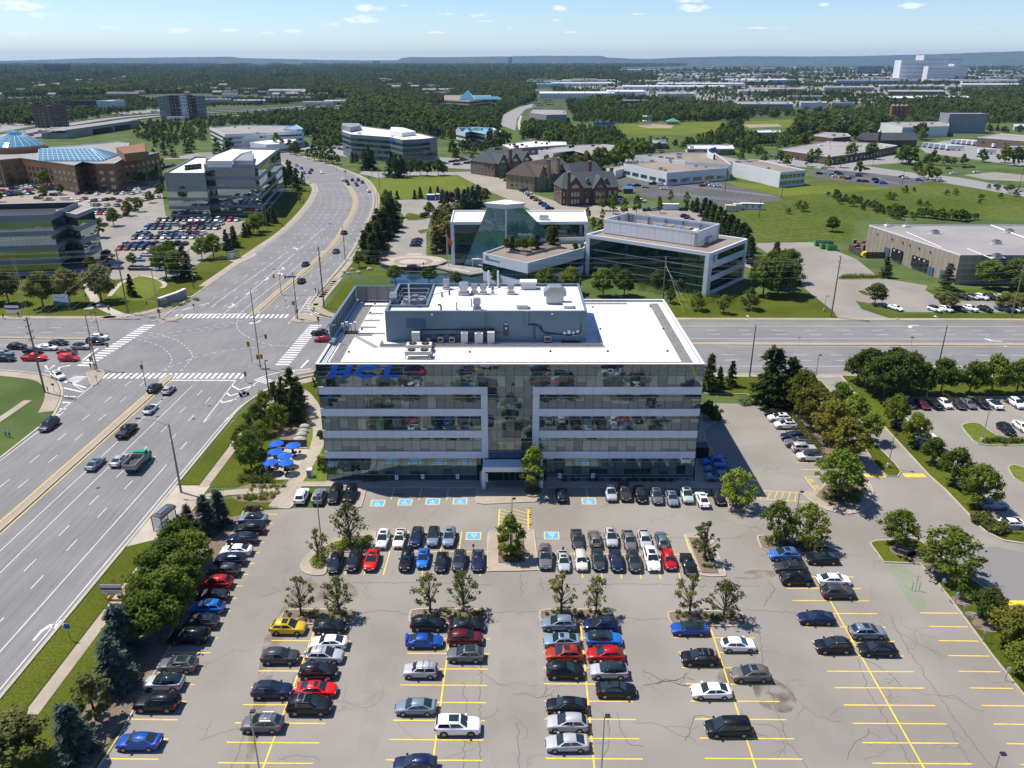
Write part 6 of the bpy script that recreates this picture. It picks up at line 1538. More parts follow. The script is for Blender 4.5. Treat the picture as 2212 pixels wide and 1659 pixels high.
# ------------------------------------------------------------------ the other buildings
rb=random.Random(31)
def edges(P):
 P=ccw(P);return[(P[i],P[(i+1)%len(P)])for i in rg(len(P))]
def facing(a,b):
 nx,ny=(b[1]-a[1]),-(b[0]-a[0]);return nx*(0-a[0])+ny*(0-a[1])>0
def wall_T(a,b):
 ang=atan2(b[1]-a[1],b[0]-a[0]);return MTr((a[0],a[1],0))@MRo(ang,4,'Z'),hypot(b[0]-a[0],b[1]-a[1])
def bld(label,P,h,wall,roofm,cat='building',name=0,bands=(),glass='fg',bandmat=None,seg=3,gap=.0,ppt=.5,units=0,pch=None,zb=0,unit_mat='galv',trim=None,seam=0,group=None,coping='wm'):
 P=ccw(P);cx=sum(p[0]for p in P)/len(P);cy_=sum(p[1]for p in P)/len(P);P=[(p[0]-cx,p[1]-cy_)for p in P]
 root=th(name or(cat or 'office building').replace(' ','_'),label,cat or 'office building',(cx,cy_,zb),0,group)
 mpr('wall',M[wall],root,P,0,h-ppt)
 inner=offs(P,.35,True)
 bm=bmesh.new();f=bm.faces.new([bm.verts.new((*p,h-ppt+.02))for p in inner]);bmesh.ops.triangulate(bm,faces=[f]);me=bpy.data.meshes.new('roof');bm.to_mesh(me);bm.free();me.materials.append(M[roofm]);rf=ob('roof',me,root)
 mb=MB();n=len(P)
 for i in rg(n):
  a,b,c,d=P[i],P[(i+1)%n],inner[(i+1)%n],inner[i]
  mb.quad((*a,h-ppt),(*b,h-ppt),(*b,h),(*a,h));mb.quad((*a,h),(*b,h),(*c,h),(*d,h));mb.quad((*c,h-ppt),(*d,h-ppt),(*d,h),(*c,h))
 mb.bd('parapet',M[coping if ppt<.8 else wall],root)
 for(a,b)in[(P[i],P[(i+1)%n])for i in rg(n)]:
  vis=facing((a[0]+cx,a[1]+cy_),(b[0]+cx,b[1]+cy_))
  T,L=wall_T(a,b)
  if L<1.5:continue
  for(z0,z1)in bands:
   if vis:
    k=max(1,round(L/seg));s=L/k
    for j in rg(k):
     mbx('window',M[glass],root,j*s+gap/2+.02,(j+1)*s-gap/2-.02,-.04,.02,z0,z1,0,T)
   else:mbx('window_strip',M[glass],root,.3,L-.3,-.04,.02,z0,z1,0,T)
  if bandmat and bands:
   zs=sorted(bands);prev=0;mb=MB()
   for(z0,z1)in zs+[(h-.02,h)]:
    if z0-prev>.1:mb.box(-.06,L+.06,-.1,.03,prev+.01,z0-.01,0,T)
    prev=z1
   mb.bd('facade_band',M[bandmat],root)
  if pch and vis:
   for(z0,z1)in pch[0]:
    k=max(1,int(L/pch[1]));s=L/k
    for j in rg(k):
     mb=MB();m_=(s-pch[2])/2;mb.box(j*s+m_,(j+1)*s-m_,-.05,.02,z0,z1,0,T);mb.bd('window',M[glass],root)
  if seam and vis:
   mb=MB();k=int(L/seam)
   for j in rg(1,k):mb.box(L*j/k-.04,L*j/k+.04,-.02,.01,0,h-.2,0,T)
   if k>1:mb.bd('wall_seam',M.dw,root)
  if trim:mbx('roof_trim',M[trim],root,-.05,L+.05,-.08,.02,h-.45,h+.02,0,T)
 x0,x1=min(p[0]for p in P),max(p[0]for p in P);y0,y1=min(p[1]for p in P),max(p[1]for p in P)
 for k in rg(units):
  for _ in rg(20):
   x,y=rb.uniform(x0,x1),rb.uniform(y0,y1)
   ins=sum(((p[1]>y)!=(q[1]>y))and(x<(q[0]-p[0])*(y-p[1])/(q[1]-p[1]+1e-9)+p[0])for p,q in zip(inner,inner[1:]+inner[:1]))%2
   if ins:break
  s=rb.uniform(.7,1.7);mbx('roof_unit',M[unit_mat],rf,x-s,x+s,y-s*.7,y+s*.7,h-ppt+.025,h-ppt+rb.uniform(.9,1.8))
 return root,P,(cx,cy_)
def RP_(px,h):return[G(x,y,h)for x,y in px]
mt('maroon_wall',(.055,.018,.022),.7)
HB=20.6
a,b,c=G(108,463,HB),G(166.7,436.5,HB),G(197.4,441,HB)
ang=(G(0,466,HB)[0]-a[0],G(0,466,HB)[1]-a[1]);al=hypot(*ang);u=(ang[0]/al,ang[1]/al)
fl=(a[0]+u[0]*60,a[1]+u[1]*60)
P=[fl,a,b,(b[0]+u[0]*60,b[1]+u[1]*60)]
bands=X(1,3.6,5.6,8.6,10.2,13.4,15,18.4)
ro,_,_=bld('dark mirrored office block at the left edge with an open grey roof screen',P,HB,'dw','dm',0,0,bands,'mg','pg',1.6,.0,1.9)
loc=ro.location
mb=MB()
for k in rg(1,9):
 x,y=a[0]+u[0]*k*7-loc.x,a[1]+u[1]*k*7-loc.y;mb.box(x-.15,x+.15,y+.6,y+1,HB-1.8,HB+.3)
mb.bd('screen_post',M.galv,ro)
bld('lower right wing of the mirrored office block at the left edge',[(b[0]-3+.1,b[1]-10),(c[0]+1.5,c[1]-13.5),(c[0]+.5,c[1]),(b[0]+.1,b[1]+2)],HB-1.2,'dw','gg','office wing',0,X(1,3.6,5.6,8.6,10.2,13.4,15,18),'mg','pg',1.6,0,.6)
bA=X(5.2,7.8,9.2,12,13.4,16.2,17.2,19.6)
P=RP_(X(353.6,373,442,373,446,338,420,338),20.7)
ro,_,_=bld('left part of the reflecting office block, with a bare white roof',P,20.7,'pg','white_roof',0,0,[(1.2,3.8)]+bA,'mg','pg',1.6,0,.9,0)
o=MB()
for k in rg(8):
 x,y=G(404+(k%4)*9,367-(k//4)*6-(k%4)*1,20);o.box(x-ro.location.x-.8,x-ro.location.x+.8,y-ro.location.y-.8,y-ro.location.y+.8,19.83,21)
o.bd('roof_unit',M.dm,ro)
P=RP_(X(440,355,556,356,604,319.5,504,318),23.8)
ro,_,_=bld('taller main part of the reflecting office block beside the curving road',P,23.8,'pg','white_roof',0,0,X(1.2,3.8,5.2,8,9.4,12.4,13.8,16.8,18.4,22.2),'mg','pg',1.6,0,1.2)
l=ro.location
mb=MB();Q=[(p[0]-l.x,p[1]-l.y)for p in RP_(X(447,348,500,348,520,332,545,325,505,322,470,334),25.5)];mb.prism(Q,22.6,25.6);mb.bd('roof_plant_room',M.wm,ro)
mb=MB();Q=[(p[0]-l.x,p[1]-l.y)for p in RP_(X(504,344,545,344,548,330,510,330),25.5)];mb.prism(Q,22.6,24.9);mb.bd('screen_box',M.pg,ro)
for k in rg(7):
 p=G(566+k*5.2,444-k*6.3,0);mbx('pillar',M.pg,ro,p[0]-l.x+.9,p[0]-l.x+1.6,p[1]-l.y-.3,p[1]-l.y+.4,0,4.2)
p=G(589,427,0);mbx('canopy',M.panel,ro,p[0]-l.x,p[0]-l.x+6,p[1]-l.y-3,p[1]-l.y+3,3.6,4.1)
HO=15.5
P=RP_(X(-90,345,0,345,45,341,130,352.5,160,357,178,349,205,353,247,353,262,344.5,290,340,343,329,275,325,278,309,250,306,160,314,80,318,0,318,-90,318),HO)
ro,_,_=bld('long ochre brick office with arched corners and rows of square windows',P,HO,'ochre_brick','gg',0,0,(),'fg',None,ppt=.5,pch=([(1.4,3.6),(5.6,7.8),(9.4,11.4)],5,2.5),trim='tg')
l=ro.location
def lp(px,z):x,y=G(px[0],px[1],z);return(x-l.x,y-l.y,z)
mb=MB();A=[lp(p,15.4)for p in((82,347),(220,347),(259,334),(100,332))];B=[lp(p,20.5)for p in((84,322),(196,322),(206,320),(90,320))]
mb.loft([A,B],0);mb.bd('skylight',M.skylight,ro)
mb=MB()
for k in rg(13):
 t_=k/12;mb.tube([tuple(Vector(A[0]).lerp(Vector(A[1]),t_)+Vector((0,-.12,.1))),tuple(Vector(B[0]).lerp(Vector(B[1]),t_)+Vector((0,-.12,.1)))],.14,4)
for k in rg(1,5):
 t_=k/5;mb.tube([tuple(Vector(A[0]).lerp(Vector(B[0]),t_)+Vector((0,-.12,.1))),tuple(Vector(A[1]).lerp(Vector(B[1]),t_)+Vector((0,-.12,.1)))],.12,4)
for k in rg(7):
 t_=k/6;mb.tube([tuple(Vector(A[1]).lerp(Vector(A[2]),t_)+Vector((.12,0,.1))),tuple(Vector(B[1]).lerp(Vector(B[2]),t_)+Vector((.12,0,.1)))],.14,4)
mb.bd('glazing_bar',M.wm,ro)
mb=MB();Q=[lp(p,19.5)[:2]for p in((250,318),(312,309),(314,327),(268,332))];mb.prism(Q,15,19.5);mb.bd('roof_block',M.ochre_brick,ro)
x,y,_=lp((38,320),17);mcy('drum',M.ochre_brick,ro,x,y,12,18.4,17.5,30)
mcy('dome_kerb',M.terracotta,ro,x,y,18.4,19,16.5,30,0,16.3)
mb=MB();pr=X(16,19,12.2,21.6,7.6,24.2,4.2,25.4,4,27,.1,27.8);mb.loft([[(x+r*cos(j*pi/12),y+r*sin(j*pi/12),z)for j in rg(24)]for r,z in pr]);mb.bd('dome',M.skylight,ro)
mb=MB()
for j in rg(24):mb.tube([(x+r*1.01*cos(j*pi/12),y+r*1.01*sin(j*pi/12),z+.1)for r,z in pr[:4]],.16,4)
mb.bd('dome_rib',M.wm,ro)
t_=th('flagpole','flagpole with a red and white flag before the ochre building',0,(*G(16,419),0));h_=hgt((2,352),(16,419));mcy('pole',M.wm,t_,0,0,0,17,.12,6,0,.06);mbx('flag',M.rl,t_,.1,.9,-.02,.02,14.8,16.6)
t_=th('pergola','curved grey colonnade round the forecourt of the ochre building',0,(*G(40,395),0));c0=G(40,395)
pts=[G(*p)for p in((10,388),(30,384.5),(60,386),(85,391),(92,397))];pts=[(p[0]-c0[0],p[1]-c0[1])for p in crv(pts,4)]
mb=MB();rib(mb,pts,2.2,3.6,0,None,3.1);mb.bd('beam',M.gr,t_)
for p in pts[::2]:mcy('column',M.gr,t_,p[0],p[1],0,3.1,.28,8)
P=RP_(X(453,275,485,290,560,287,651,283,640,271,520,270),12.5)
ro,_,_=bld('white low office with dark window strips behind the mirrored block',P,12.5,'panel','gg',0,0,[(1,2.8),(4.8,6.6),(8.4,10)],'fg','panel',4,0,.8,3)
P=RP_(X(540,307,590,300,640,300,632,309,575,312),7)
bld('small white flat-roofed pavilion in front of the white office',P,7,'panel','white_roof',0,0,[(1,3)],'fg','panel',4,0,.5,1)
P=RP_(X(612,276,640,279,655,278,640,269),14);bld('glazed sloping rooflight block on the right of the white office',P,14,'panel','skylight','rooflight','rooflight_block',[(11,13.4)],'skylight',None,4,0,.4)
mt('cope',(.15,.165,.185),.6,.1);M['green_pane']=glm('green_window_band',(.008,.055,.04),.08)
HC=17.9
P=RP_(X(738,283,757,290,842,296,869,302,911,300,944,296.5,905,287,778,271,738,270),HC)
gz=X(1,3.4,5.6,7.8,9.4,11.6,13.2,15.2)
ro,P_,cc=bld('big grey office with green window bands and a blue sign',P,HC,'cope','white_roof',0,0,gz,'green_pane','cope',3,0,.8,6,unit_mat='wm')
l=ro.location
mb=MB();Q=[(p[0]-l.x,p[1]-l.y)for p in RP_(X(738,270,756,275,778,271,776,266,740,266),21)];mb.prism(Q,HC-.5,21);mb.bd('stair_tower',M.pg,ro)
mb=MB();Q=[(p[0]-l.x,p[1]-l.y)for p in RP_(X(841,280,868,284,898,281,870,273,845,272),21)];mb.prism(Q,HC-.5,20.2);mb.bd('roof_plant_room',M.wm,ro)
pa,pb=G(842,296,HC),G(869,302,HC);ang_=atan2(pb[1]-pa[1],pb[0]-pa[0])
o=tx('blue_lettering',ro,(pa[0]-l.x-.2,pa[1]-l.y-.45,15.3),ang_,'Copeland',2.9,.1,m=M.hcl_blue,bold=.03)
o.location.x+=-sin(-ang_)*.3;o.location.y-=.3
P=RP_(X(985,282,1005,286,1020,283,1050,289,1085,284,1065,276,1020,274,990,275),11)
bld('white office with a pale green glass roof among the trees',P,11,'ww','skylight',0,0,[(1.5,3.5),(5.5,7.5)],'fg','ww',4,0,.6,4,unit_mat='wm')
P=RP_(X(1085,312,1103,320,1225,312,1222,306,1150,304),6);bld('low brown brick building with a bright white roof and parapet',P,6,'bb','white_roof','shop building',0,(),ppt=.6,units=9,unit_mat='dm',pch=([(1,3)],6,3.5))
P=RP_(X(1163,324,1206,329,1241,325,1290,338,1310,333,1360,316,1300,311,1250,313,1200,318),6.5)
ro,_,_=bld('long low white building with a grey gravel roof',P,6.5,'ww','gg','shop building',0,(),ppt=.5,units=8,unit_mat='dm')
o=ob('sign_lettering',txm('INDOOR\nGOLF',2,.03,m=M.rl,bold=.03,align='CENTER'),ro);p=G(1180,337);o.location=(p[0]-ro.location.x,p[1]-ro.location.y-1.5,3.6);o.rotation_euler=(R(90),0,R(-6))
# --- green glass complex
def complex_():
 P=RP_(X(975,480,1268,479,1262,455,981,455),16.1)
 ro,Pp,cc=bld('flat glass wing with a white roof behind the glass tower',P,16.1,'dw','white_roof','office building','glass_wing',X(1.2,4.3,5,8.1,8.8,11.9,12.2,15.2),'grg',None,3,0,.5,3)
 for i,(a,b)in en(edges(P)):
  T,L=wall_T(a,b);mb=MB();Tm=MTr(-ro.location)@T
  mb.box(-.1,L+.1,-.35,.0,15.25,16.25,0,Tm);mb.box(-.1,.9,-.35,.0,0,15.2,0,Tm);mb.box(L-.9,L+.1,-.35,0,0,15.2,0,Tm);mb.bd('frame_panel',M.panel,ro)
 zt=22
 f_top=G(1093,452,zt);f_bot=(f_top[0],f_top[1],0)
 d=ray(1053,447);tt=f_top[1]/d[1]
 tl=G(1053,449,zt);tr_=G(1129,449,zt)
 bl=G(1000,574,.5);br_=(f_top[0]+27,f_top[1]+12);
 t_=th('glass_tower','tapering green glass tower with a flared white triangular cap',0,(*f_top,0));O=Vector((*f_top,0))
 F0,F1=Vector((0,0,0)),Vector((0,0,zt));L0=Vector((*bl,0))-O;L0.z=0;L1=Vector((*tl,zt))-O;R0=Vector((*br_,0))-O;R1=Vector((*tr_,zt))-O
 bk=Vector(((L1.x+R1.x)/2,max(L1.y,R1.y)+6,zt));bk0=Vector((0,26,0))
 def face(A,B,C,D,nu,nv,nm):
  for i in rg(nu):
   for j in rg(nv):
    q=[]
    for(uu,vv)in((i+.02,j+.02),(i+.98,j+.02),(i+.98,j+.98),(i+.02,j+.98)):
     uu/=nu;vv/=nv;q.append(tuple((A*(1-uu)+B*uu)*(1-vv)+(D*(1-uu)+C*uu)*vv))
    mpy(nm,M.tg,t_,q)
  mb=MB()
  for i in rg(nu+1):mb.tube([tuple(A.lerp(B,i/nu)),tuple(D.lerp(C,i/nu))],.09,4)
  for j in rg(1,nv+1):mb.tube([tuple(A.lerp(D,j/nv)),tuple(B.lerp(C,j/nv))],.06,4)
  mb.bd('glazing_bar',M.pg,t_)
 face(L0,F0,F1,L1,9,8,'glass_pane');face(F0,R0,R1,F1,8,8,'glass_pane');face(R0,bk0,bk,R1,3,4,'glass_pane');face(bk0,L0,L1,bk,3,4,'glass_pane')
 mtb('corner_column',M.panel,t_,[tuple(F0),tuple(F1)],.3,8)
 cap0=[Vector((p.x,p.y,zt))for p in(L1,F1,R1,bk)];ctr=sum(cap0,Vector())/4
 cap1=[ctr+(p-ctr)*1.22+Vector((0,0,1.7))for p in cap0]
 mlf('cap',M.panel,t_,[cap0,cap1],0)
 mpy('cap_roof',M.white_roof,t_,[tuple(ctr+(p-ctr)*1.16+Vector((0,0,1.72)))for p in cap0])
 HR=14
 P=RP_(X(1269,506,1534,546,1612,516,1420,478,1306,492),HR)
 pA,pB,pC=P[0],P[1],P[2]
 ro,Pp,cc=bld('long dark green glass block with a gravel roof',[P[0],P[1],P[2],(P[0][0]+P[2][0]-P[1][0],P[0][1]+P[2][1]-P[1][1])],HR,'dw','gr','office building','glass_block',X(.3,3,3.1,6,6.1,9,9.1,12.6),'grg',None,1.6,0,.7)
 l=ro.location
 for i,(a,b)in en(edges([P[0],P[1],P[2],(P[0][0]+P[2][0]-P[1][0],P[0][1]+P[2][1]-P[1][1])])):
  T,L=wall_T(a,b);Tm=MTr(-l)@T;mb=MB()
  mb.box(-.1,L+.1,-.5,.0,HR-1.1,HR+.05,0,Tm);mb.box(-.1,1.3,-.5,0,0,HR-1.12,0,Tm);mb.box(L-1.3,L+.1,-.5,0,0,HR-1.12,0,Tm)
  if i==1:
   for z0,z1 in((0,1.2),(4.4,6.2),(8.6,10.6)):mb.box(1.31,L-1.31,-.3,0,z0,z1,0,Tm)
   mb.box(1.31,5.5,-.3,0,10.62,HR-1.12,0,Tm)
  mb.bd('frame_panel',M.panel,ro)
  mb=MB()
  for z in(3.05,6.05,9.05):mb.box(1.31,L-1.31,-.12 if i!=1 else-.07,0,z-.06,z+.06,0,Tm)
  mb.bd('horizontal_rail',M.trim_light,ro)
 T,L=wall_T(pB,pC);o=ob('lettering',txm('THE MARKET\nINSTITUTE',.8,.02,m=M.bp),ro);
 o.matrix_local=MTr(-l)@T@MTr((4,-.54,HR-1.9))@MRo(R(90),4,'X')
 mb=MB();Tm=MTr(-l)@T;mb.box(1.9,2.3,-.56,-.52,HR-3.2,HR-1.2,0,Tm);mb.box(2.3,3.2,-.56,-.52,HR-3.2,HR-2.9,0,Tm);mb.box(2.3,3.2,-.56,-.52,HR-1.5,HR-1.2,0,Tm);mb.bd('logo_mark',M.bp,ro)
 HS=18.4
 S=RP_(X(1305,473,1509,500,1555,483,1356,459),HS);S=[S[0],S[1],S[2],(S[0][0]+S[2][0]-S[1][0],S[0][1]+S[2][1]-S[1][1])]
 sc_=th('roof_screen','white louvred roof screen on the long glass block',0,(*S[0],13.4))
 for i,(a,b)in en(edges(S)):
  T,L=wall_T(a,b);Tm=MTr((-S[0][0],-S[0][1],0))@T;k=max(3,int(L/2.2))
  for j in rg(k):mbx('screen_panel',M.wm,sc_,L*j/k+.05,L*(j+1)/k-.05,.0,.12,.3,HS-14.1,0,Tm)
  mb=MB();mb.box(-.1,L+.1,-.05,.3,HS-14.1,HS-13.4,0,Tm);mb.box(0,L,.13,.2,.1,.3,0,Tm);mb.bd('top_rail',M.panel,sc_)
  mb=MB()
  for j in rg(0,k+1,3):mb.box(L*j/k-.12,L*j/k+.12,.2,1.2,.1,HS-13.9,0,Tm)
  mb.bd('screen_brace',M.galv,sc_)
 cx,cy2=sum(p[0]for p in S)/4-S[0][0],sum(p[1]for p in S)/4-S[0][1]
 t2=th('roof_plant','large pale air handling plant inside the louvred roof screen','air handling unit',(S[0][0]+cx,S[0][1]+cy2,13.4),atan2(S[1][1]-S[0][1],S[1][0]-S[0][0]))
 mbx('casing',M.wm,t2,-2,13,-3,3,.2,3.4)
 for k in rg(4):mbx('duct_box',M.gr if k%2 else M.galv,t2,-1+k*3.2,1.6+k*3.2,-2,2,3.42,4.1)
 mb=MB();mb.box(14,19,-2.5,2.5,.2,2);mb.box(-9,-4,-1.5,2.5,.2,2.2);mb.bd('side_unit',M.galv,t2)
 HT=9.5
 T_=RP_(X(1043,546,1140,568,1262,535,1269,508,1180,505,1150,508,1090,530),HT)
 ro2,Pp,cc=bld('low wedge-shaped wing with a paved roof terrace before the glass tower',T_,HT,'panel','gr','office wing','terrace_wing',[(3.4,6)],'grg',None,2.4,0,.7)
 l2=ro2.location
 o=ob('lettering',txm('7100\nMISSISSAUGA ROAD',.75,.02,m=M.bp),ro2);T,L=wall_T(T_[0],T_[1]);o.matrix_local=MTr(-l2)@T@MTr((1.2,-.04,8.2))@MRo(R(90),4,'X')
 pl_=th('roof_planter','large grey roof planter on the terrace wing','planter',(*G(1160,532,HT),HT-.68));Q=[(p[0]-pl_.location.x,p[1]-pl_.location.y)for p in RP_(X(1100,540,1137,549,1212,531,1200,521,1150,524),HT)];mpr('planter_wall',M.gg,pl_,Q,0,.9);mpr('soil',M.mulch,pl_,offs(Q,.3,True),.9,.93)
 Lk=RP_(X(1140,516,1269,512,1262,500,1245,498,1140,494),11)
 bld('white-roofed glazed link between the tower and the long block',Lk,11,'panel','white_roof','link building',0,[(5,7.4),(8.2,9.9)],'tg',None,3,0,.6)
 return pA,pB,pC
gA_,gB_,gC_=complex_()
t_=th('jetty','low grey jetty with railings and a glass kiosk over the pond',0,(*G(1000,588),.3));l=t_.location
P=[(p[0]-l.x,p[1]-l.y)for p in GP(X(930,572,990,575,1040,584,1050,592,1015,598,975,590,925,578))]
mpr('deck',M.gg,t_,P,0,.5)
mb=MB()
for a,b in zip(P,P[1:]+P[:1]):mb.tube([(*a,1.5),(*b,1.5)],.05,4);mb.tube([(*a,.5),(*a,1.5)],.05,4)
mb.bd('railing',M.galv,t_)
p=G(1032,580);mb=MB();mb.box(p[0]-l.x-2,p[0]-l.x+2,p[1]-l.y-1.5,p[1]-l.y+1.5,3.3,3.5)
for dx in(-1.8,1.8):
 for dy in(-1.3,1.3):mb.box(p[0]-l.x+dx-.1,p[0]-l.x+dx+.1,p[1]-l.y+dy-.1,p[1]-l.y+dy+.1,.5,3.3)
mb.bd('kiosk',M.panel,t_)
for k,(px,py,c)in en(((969,580,'orange'),(966,560,'rl'))):
 t_=th('flagpole',('front' if k==0 else 'rear')+' white flagpole beside the glass wing','flagpole',(*G(px,py),0),0,'flagpoles beside the glass wing');mcy('pole',M.wm,t_,0,0,0,12,.14,8,0,.06)
 mb=MB();n=5
 for i in rg(n):mb.quad((.1+i*.28,.08*(i%2),9.2-i*.35),(.38+i*.28,.08*((i+1)%2),8.85-i*.35),(.38+i*.28,.08*((i+1)%2),11.2-i*.3),(.1+i*.28,.08*(i%2),11.5-i*.3))
 mb.bd('flag',M[c],t_)
# --- beige warehouse at the right
HW=10.1
fl_=(143.2,257.2);bl_=G(1877.5,485.7,HW)
wd=bld('beige ribbed warehouse with loading docks and a grey gravel roof',[fl_,(fl_[0]+95,fl_[1]+1.7),(bl_[0]+95,bl_[1]+1.7),bl_],HW,'precast','gg','warehouse',0,(),ppt=.4,seam=2.4)
wr_,_,_=wd;l=wr_.location
T,L=wall_T(bl_,fl_);Tm=MTr(-l)@T
def onw(name,s0,s1,z0,z1,m,o0=-.35,par=wr_,Tmm=None):mb=MB();mb.box(s0,s1,o0,-.03,z0,z1,0,Tmm or Tm);return mb.bd(name,M[m],par)
for f in(.24,):onw('door',L*f,L*f+3,0,4.2,'louvre')
for f in(.33,.385,.56,.61,.66):
 dk=onw('dock_door',L*f,L*f+3.3,1,4.8,'bp',-.5);onw('dock_sign',L*f+1.2,L*f+1.9,4,4.5,'plate',-.56,dk)
onw('door',L*.735,L*.735+1.3,0,3,'louvre');onw('door',L*.765,L*.765+1.3,0,3,'louvre');onw('door',L*.86,L*.86+2.6,0,3.4,'louvre')
for f in(.12,.3,.42,.5,.6,.72):onw('wall_lamp',L*f,L*f+.5,7.6,8,'dm')
sg=mbx('wall_sign',M.sb,wr_,12,15.5,-.2,-.03,5.2,8.8,0,MTr(-l)@wall_T(fl_,(fl_[0]+95,fl_[1]+1.7))[0])
mb=MB();Tq=MTr(-l)@wall_T(fl_,(fl_[0]+95,fl_[1]+1.7))[0];mb.box(12.1,15.4,-.24,-.21,7.8,8.7,0,Tq);mb.bd('sign_stripe',M.rl,sg)
mbx('sign_stripe',M.panel,sg,12.1,15.4,-.24,-.21,5.3,6.4,0,Tq)
for k,(px,py,lb)in en(((2019,505,'rooftop fan unit nearest the back left of the gravel roof'),(2180,503,'rooftop fan unit nearest the back right of the gravel roof'),(2152,527,'rooftop fan unit in the middle right of the gravel roof'),(2153,557,'rooftop fan unit nearest the front of the gravel roof'))):
 t_=th('fan_unit',lb,'roof fan',(*G(px,py,HW-.4),HW-.38),0,'fans on the warehouse roof');mb=MB();mb.box(-2.3,2.3,-.25,.25,0,.3);mb.box(-2.3,2.3,-1.2,-.8,0,.3);mb.bd('skid',M.wm,t_);mbx('casing',M.galv,t_,-1.2,1.2,-1,1,.3,1.3);mcy('fan_guard',M.dm,t_,0,0,1.3,1.42,.85,12)
for k,(px,py,lb)in en(((1917,489,'left of two roof stacks on the back corner'),(1957,490,'right of two roof stacks on the back corner'))):
 t_=th('roof_stack',lb+' of the beige warehouse','stack',(*G(px,py,HW-.4),HW-.38),0,'stacks on the warehouse roof');mcy('stack',M.galv,t_,0,0,0,3.2,.45,10);mbx('base',M.wm,t_,-1,1,-1,1,0,.6)
mb=MB();
for a,b in(((1958,500),(2035,534)),((2090,536),(2145,558))):mb.tube([(G(*a,HW)[0]-l.x,G(*a,HW)[1]-l.y,HW-.2),(G(*b,HW)[0]-l.x,G(*b,HW)[1]-l.y,HW-.2)],.16,4)
mb.tube([(G(2141,486,HW)[0]-l.x,G(2141,486,HW)[1]-l.y,HW-.15),(G(2300,545,HW)[0]-l.x,G(2300,545,HW)[1]-l.y,HW-.15)],.3,4);mb.bd('roof_pipe',M.wm,wr_)
for i,(px,py,w_,n_)in en(((1778,531,7,'long green open skip at the edge of the meadow'),(1779,537,2.6,'left of two small green bins before the long skip'),(1795,540,3.6,'right of two small green bins before the long skip'))):
 t_=th('skip',n_,'skip',(*G(px,py),.03),0);mlf('body',M.green_steel,t_,[[(-w_/2,-1.1,.1),(w_/2,-1.1,.1),(w_/2,1.1,.1),(-w_/2,1.1,.1)],[(-w_/2-.2,-1.2,2),(w_/2+.2,-1.2,2),(w_/2+.2,1.2,2),(-w_/2-.2,1.2,2)]]);mbx('load',M.dm,t_,-w_/2,w_/2,-1,1,2,2.04)
 for k in rg(int(w_/1.2)):mbx('rib',M.green_steel,t_,-w_/2+.3+k*1.2,-w_/2+.42+k*1.2,-1.28,-1.1,.2,1.9)
def plankfence(a,b,lbl,h=2.4):
 pa,pb=G(*a),G(*b);t_=th('timber_fence',lbl,'fence',(*pa,.02),atan2(pb[1]-pa[1],pb[0]-pa[0]));L=hypot(pb[0]-pa[0],pb[1]-pa[1]);n=int(L/.45)
 me=None
 for k in rg(n):
  if me is None:mb=MB();mb.box(0,.42,-.03,.03,0,h);me=mb.mesh('board',M.fence)
  ob('board',me,t_,(k*L/n,.01*(k%2),0))
 mb=MB();mb.box(0,L,.05,.12,.5,.62);mb.box(0,L,.05,.12,h-.6,h-.48);mb.bd('rail',M.fence,t_)
plankfence((1833,541),(1858,556),'dark board fence running down the left side of the pallet yard');plankfence((1869,558),(1922,558),'dark board fence along the front of the pallet yard')
for i in rg(14):
 px,py=1845+(i%5)*9+rb.uniform(-2,2),541-(i//5)*4.5+rb.uniform(-1,1)
 t_=th('pallet_stack',('stack of timber pallets '+ORD[i]+' in the fenced yard by the warehouse'),'pallets',(*G(px,py),.02),rb.uniform(-.3,.3),'pallet stacks in the fenced yard');n=rb.randint(6,18);mb=MB()
 for k in rg(n):mb.box(-.6,.6,-.5,.5,k*.17,k*.17+.05);mb.box(-.6,-.45,-.5,.5,k*.17+.05,k*.17+.16);mb.box(.45,.6,-.5,.5,k*.17+.05,k*.17+.16)
 o=mb.bd('pallets',M.gr if i%3 else M.rust_box if i%6==0 else M.gr,t_);o['kind']='stuff'
t_=th('tarp_pile','yellow tarpaulin heap in the fenced pallet yard','tarpaulin',(*G(1868,552),.02));mlf('tarp',M.line_y,t_,[[(1.6*cos(j)*(1+.2*(j%2)),1*sin(j),0)for j in rg(6)],[(1.2*cos(j),.8*sin(j),1.3)for j in rg(6)],[(.4*cos(j),.3*sin(j),1.7)for j in rg(6)]])
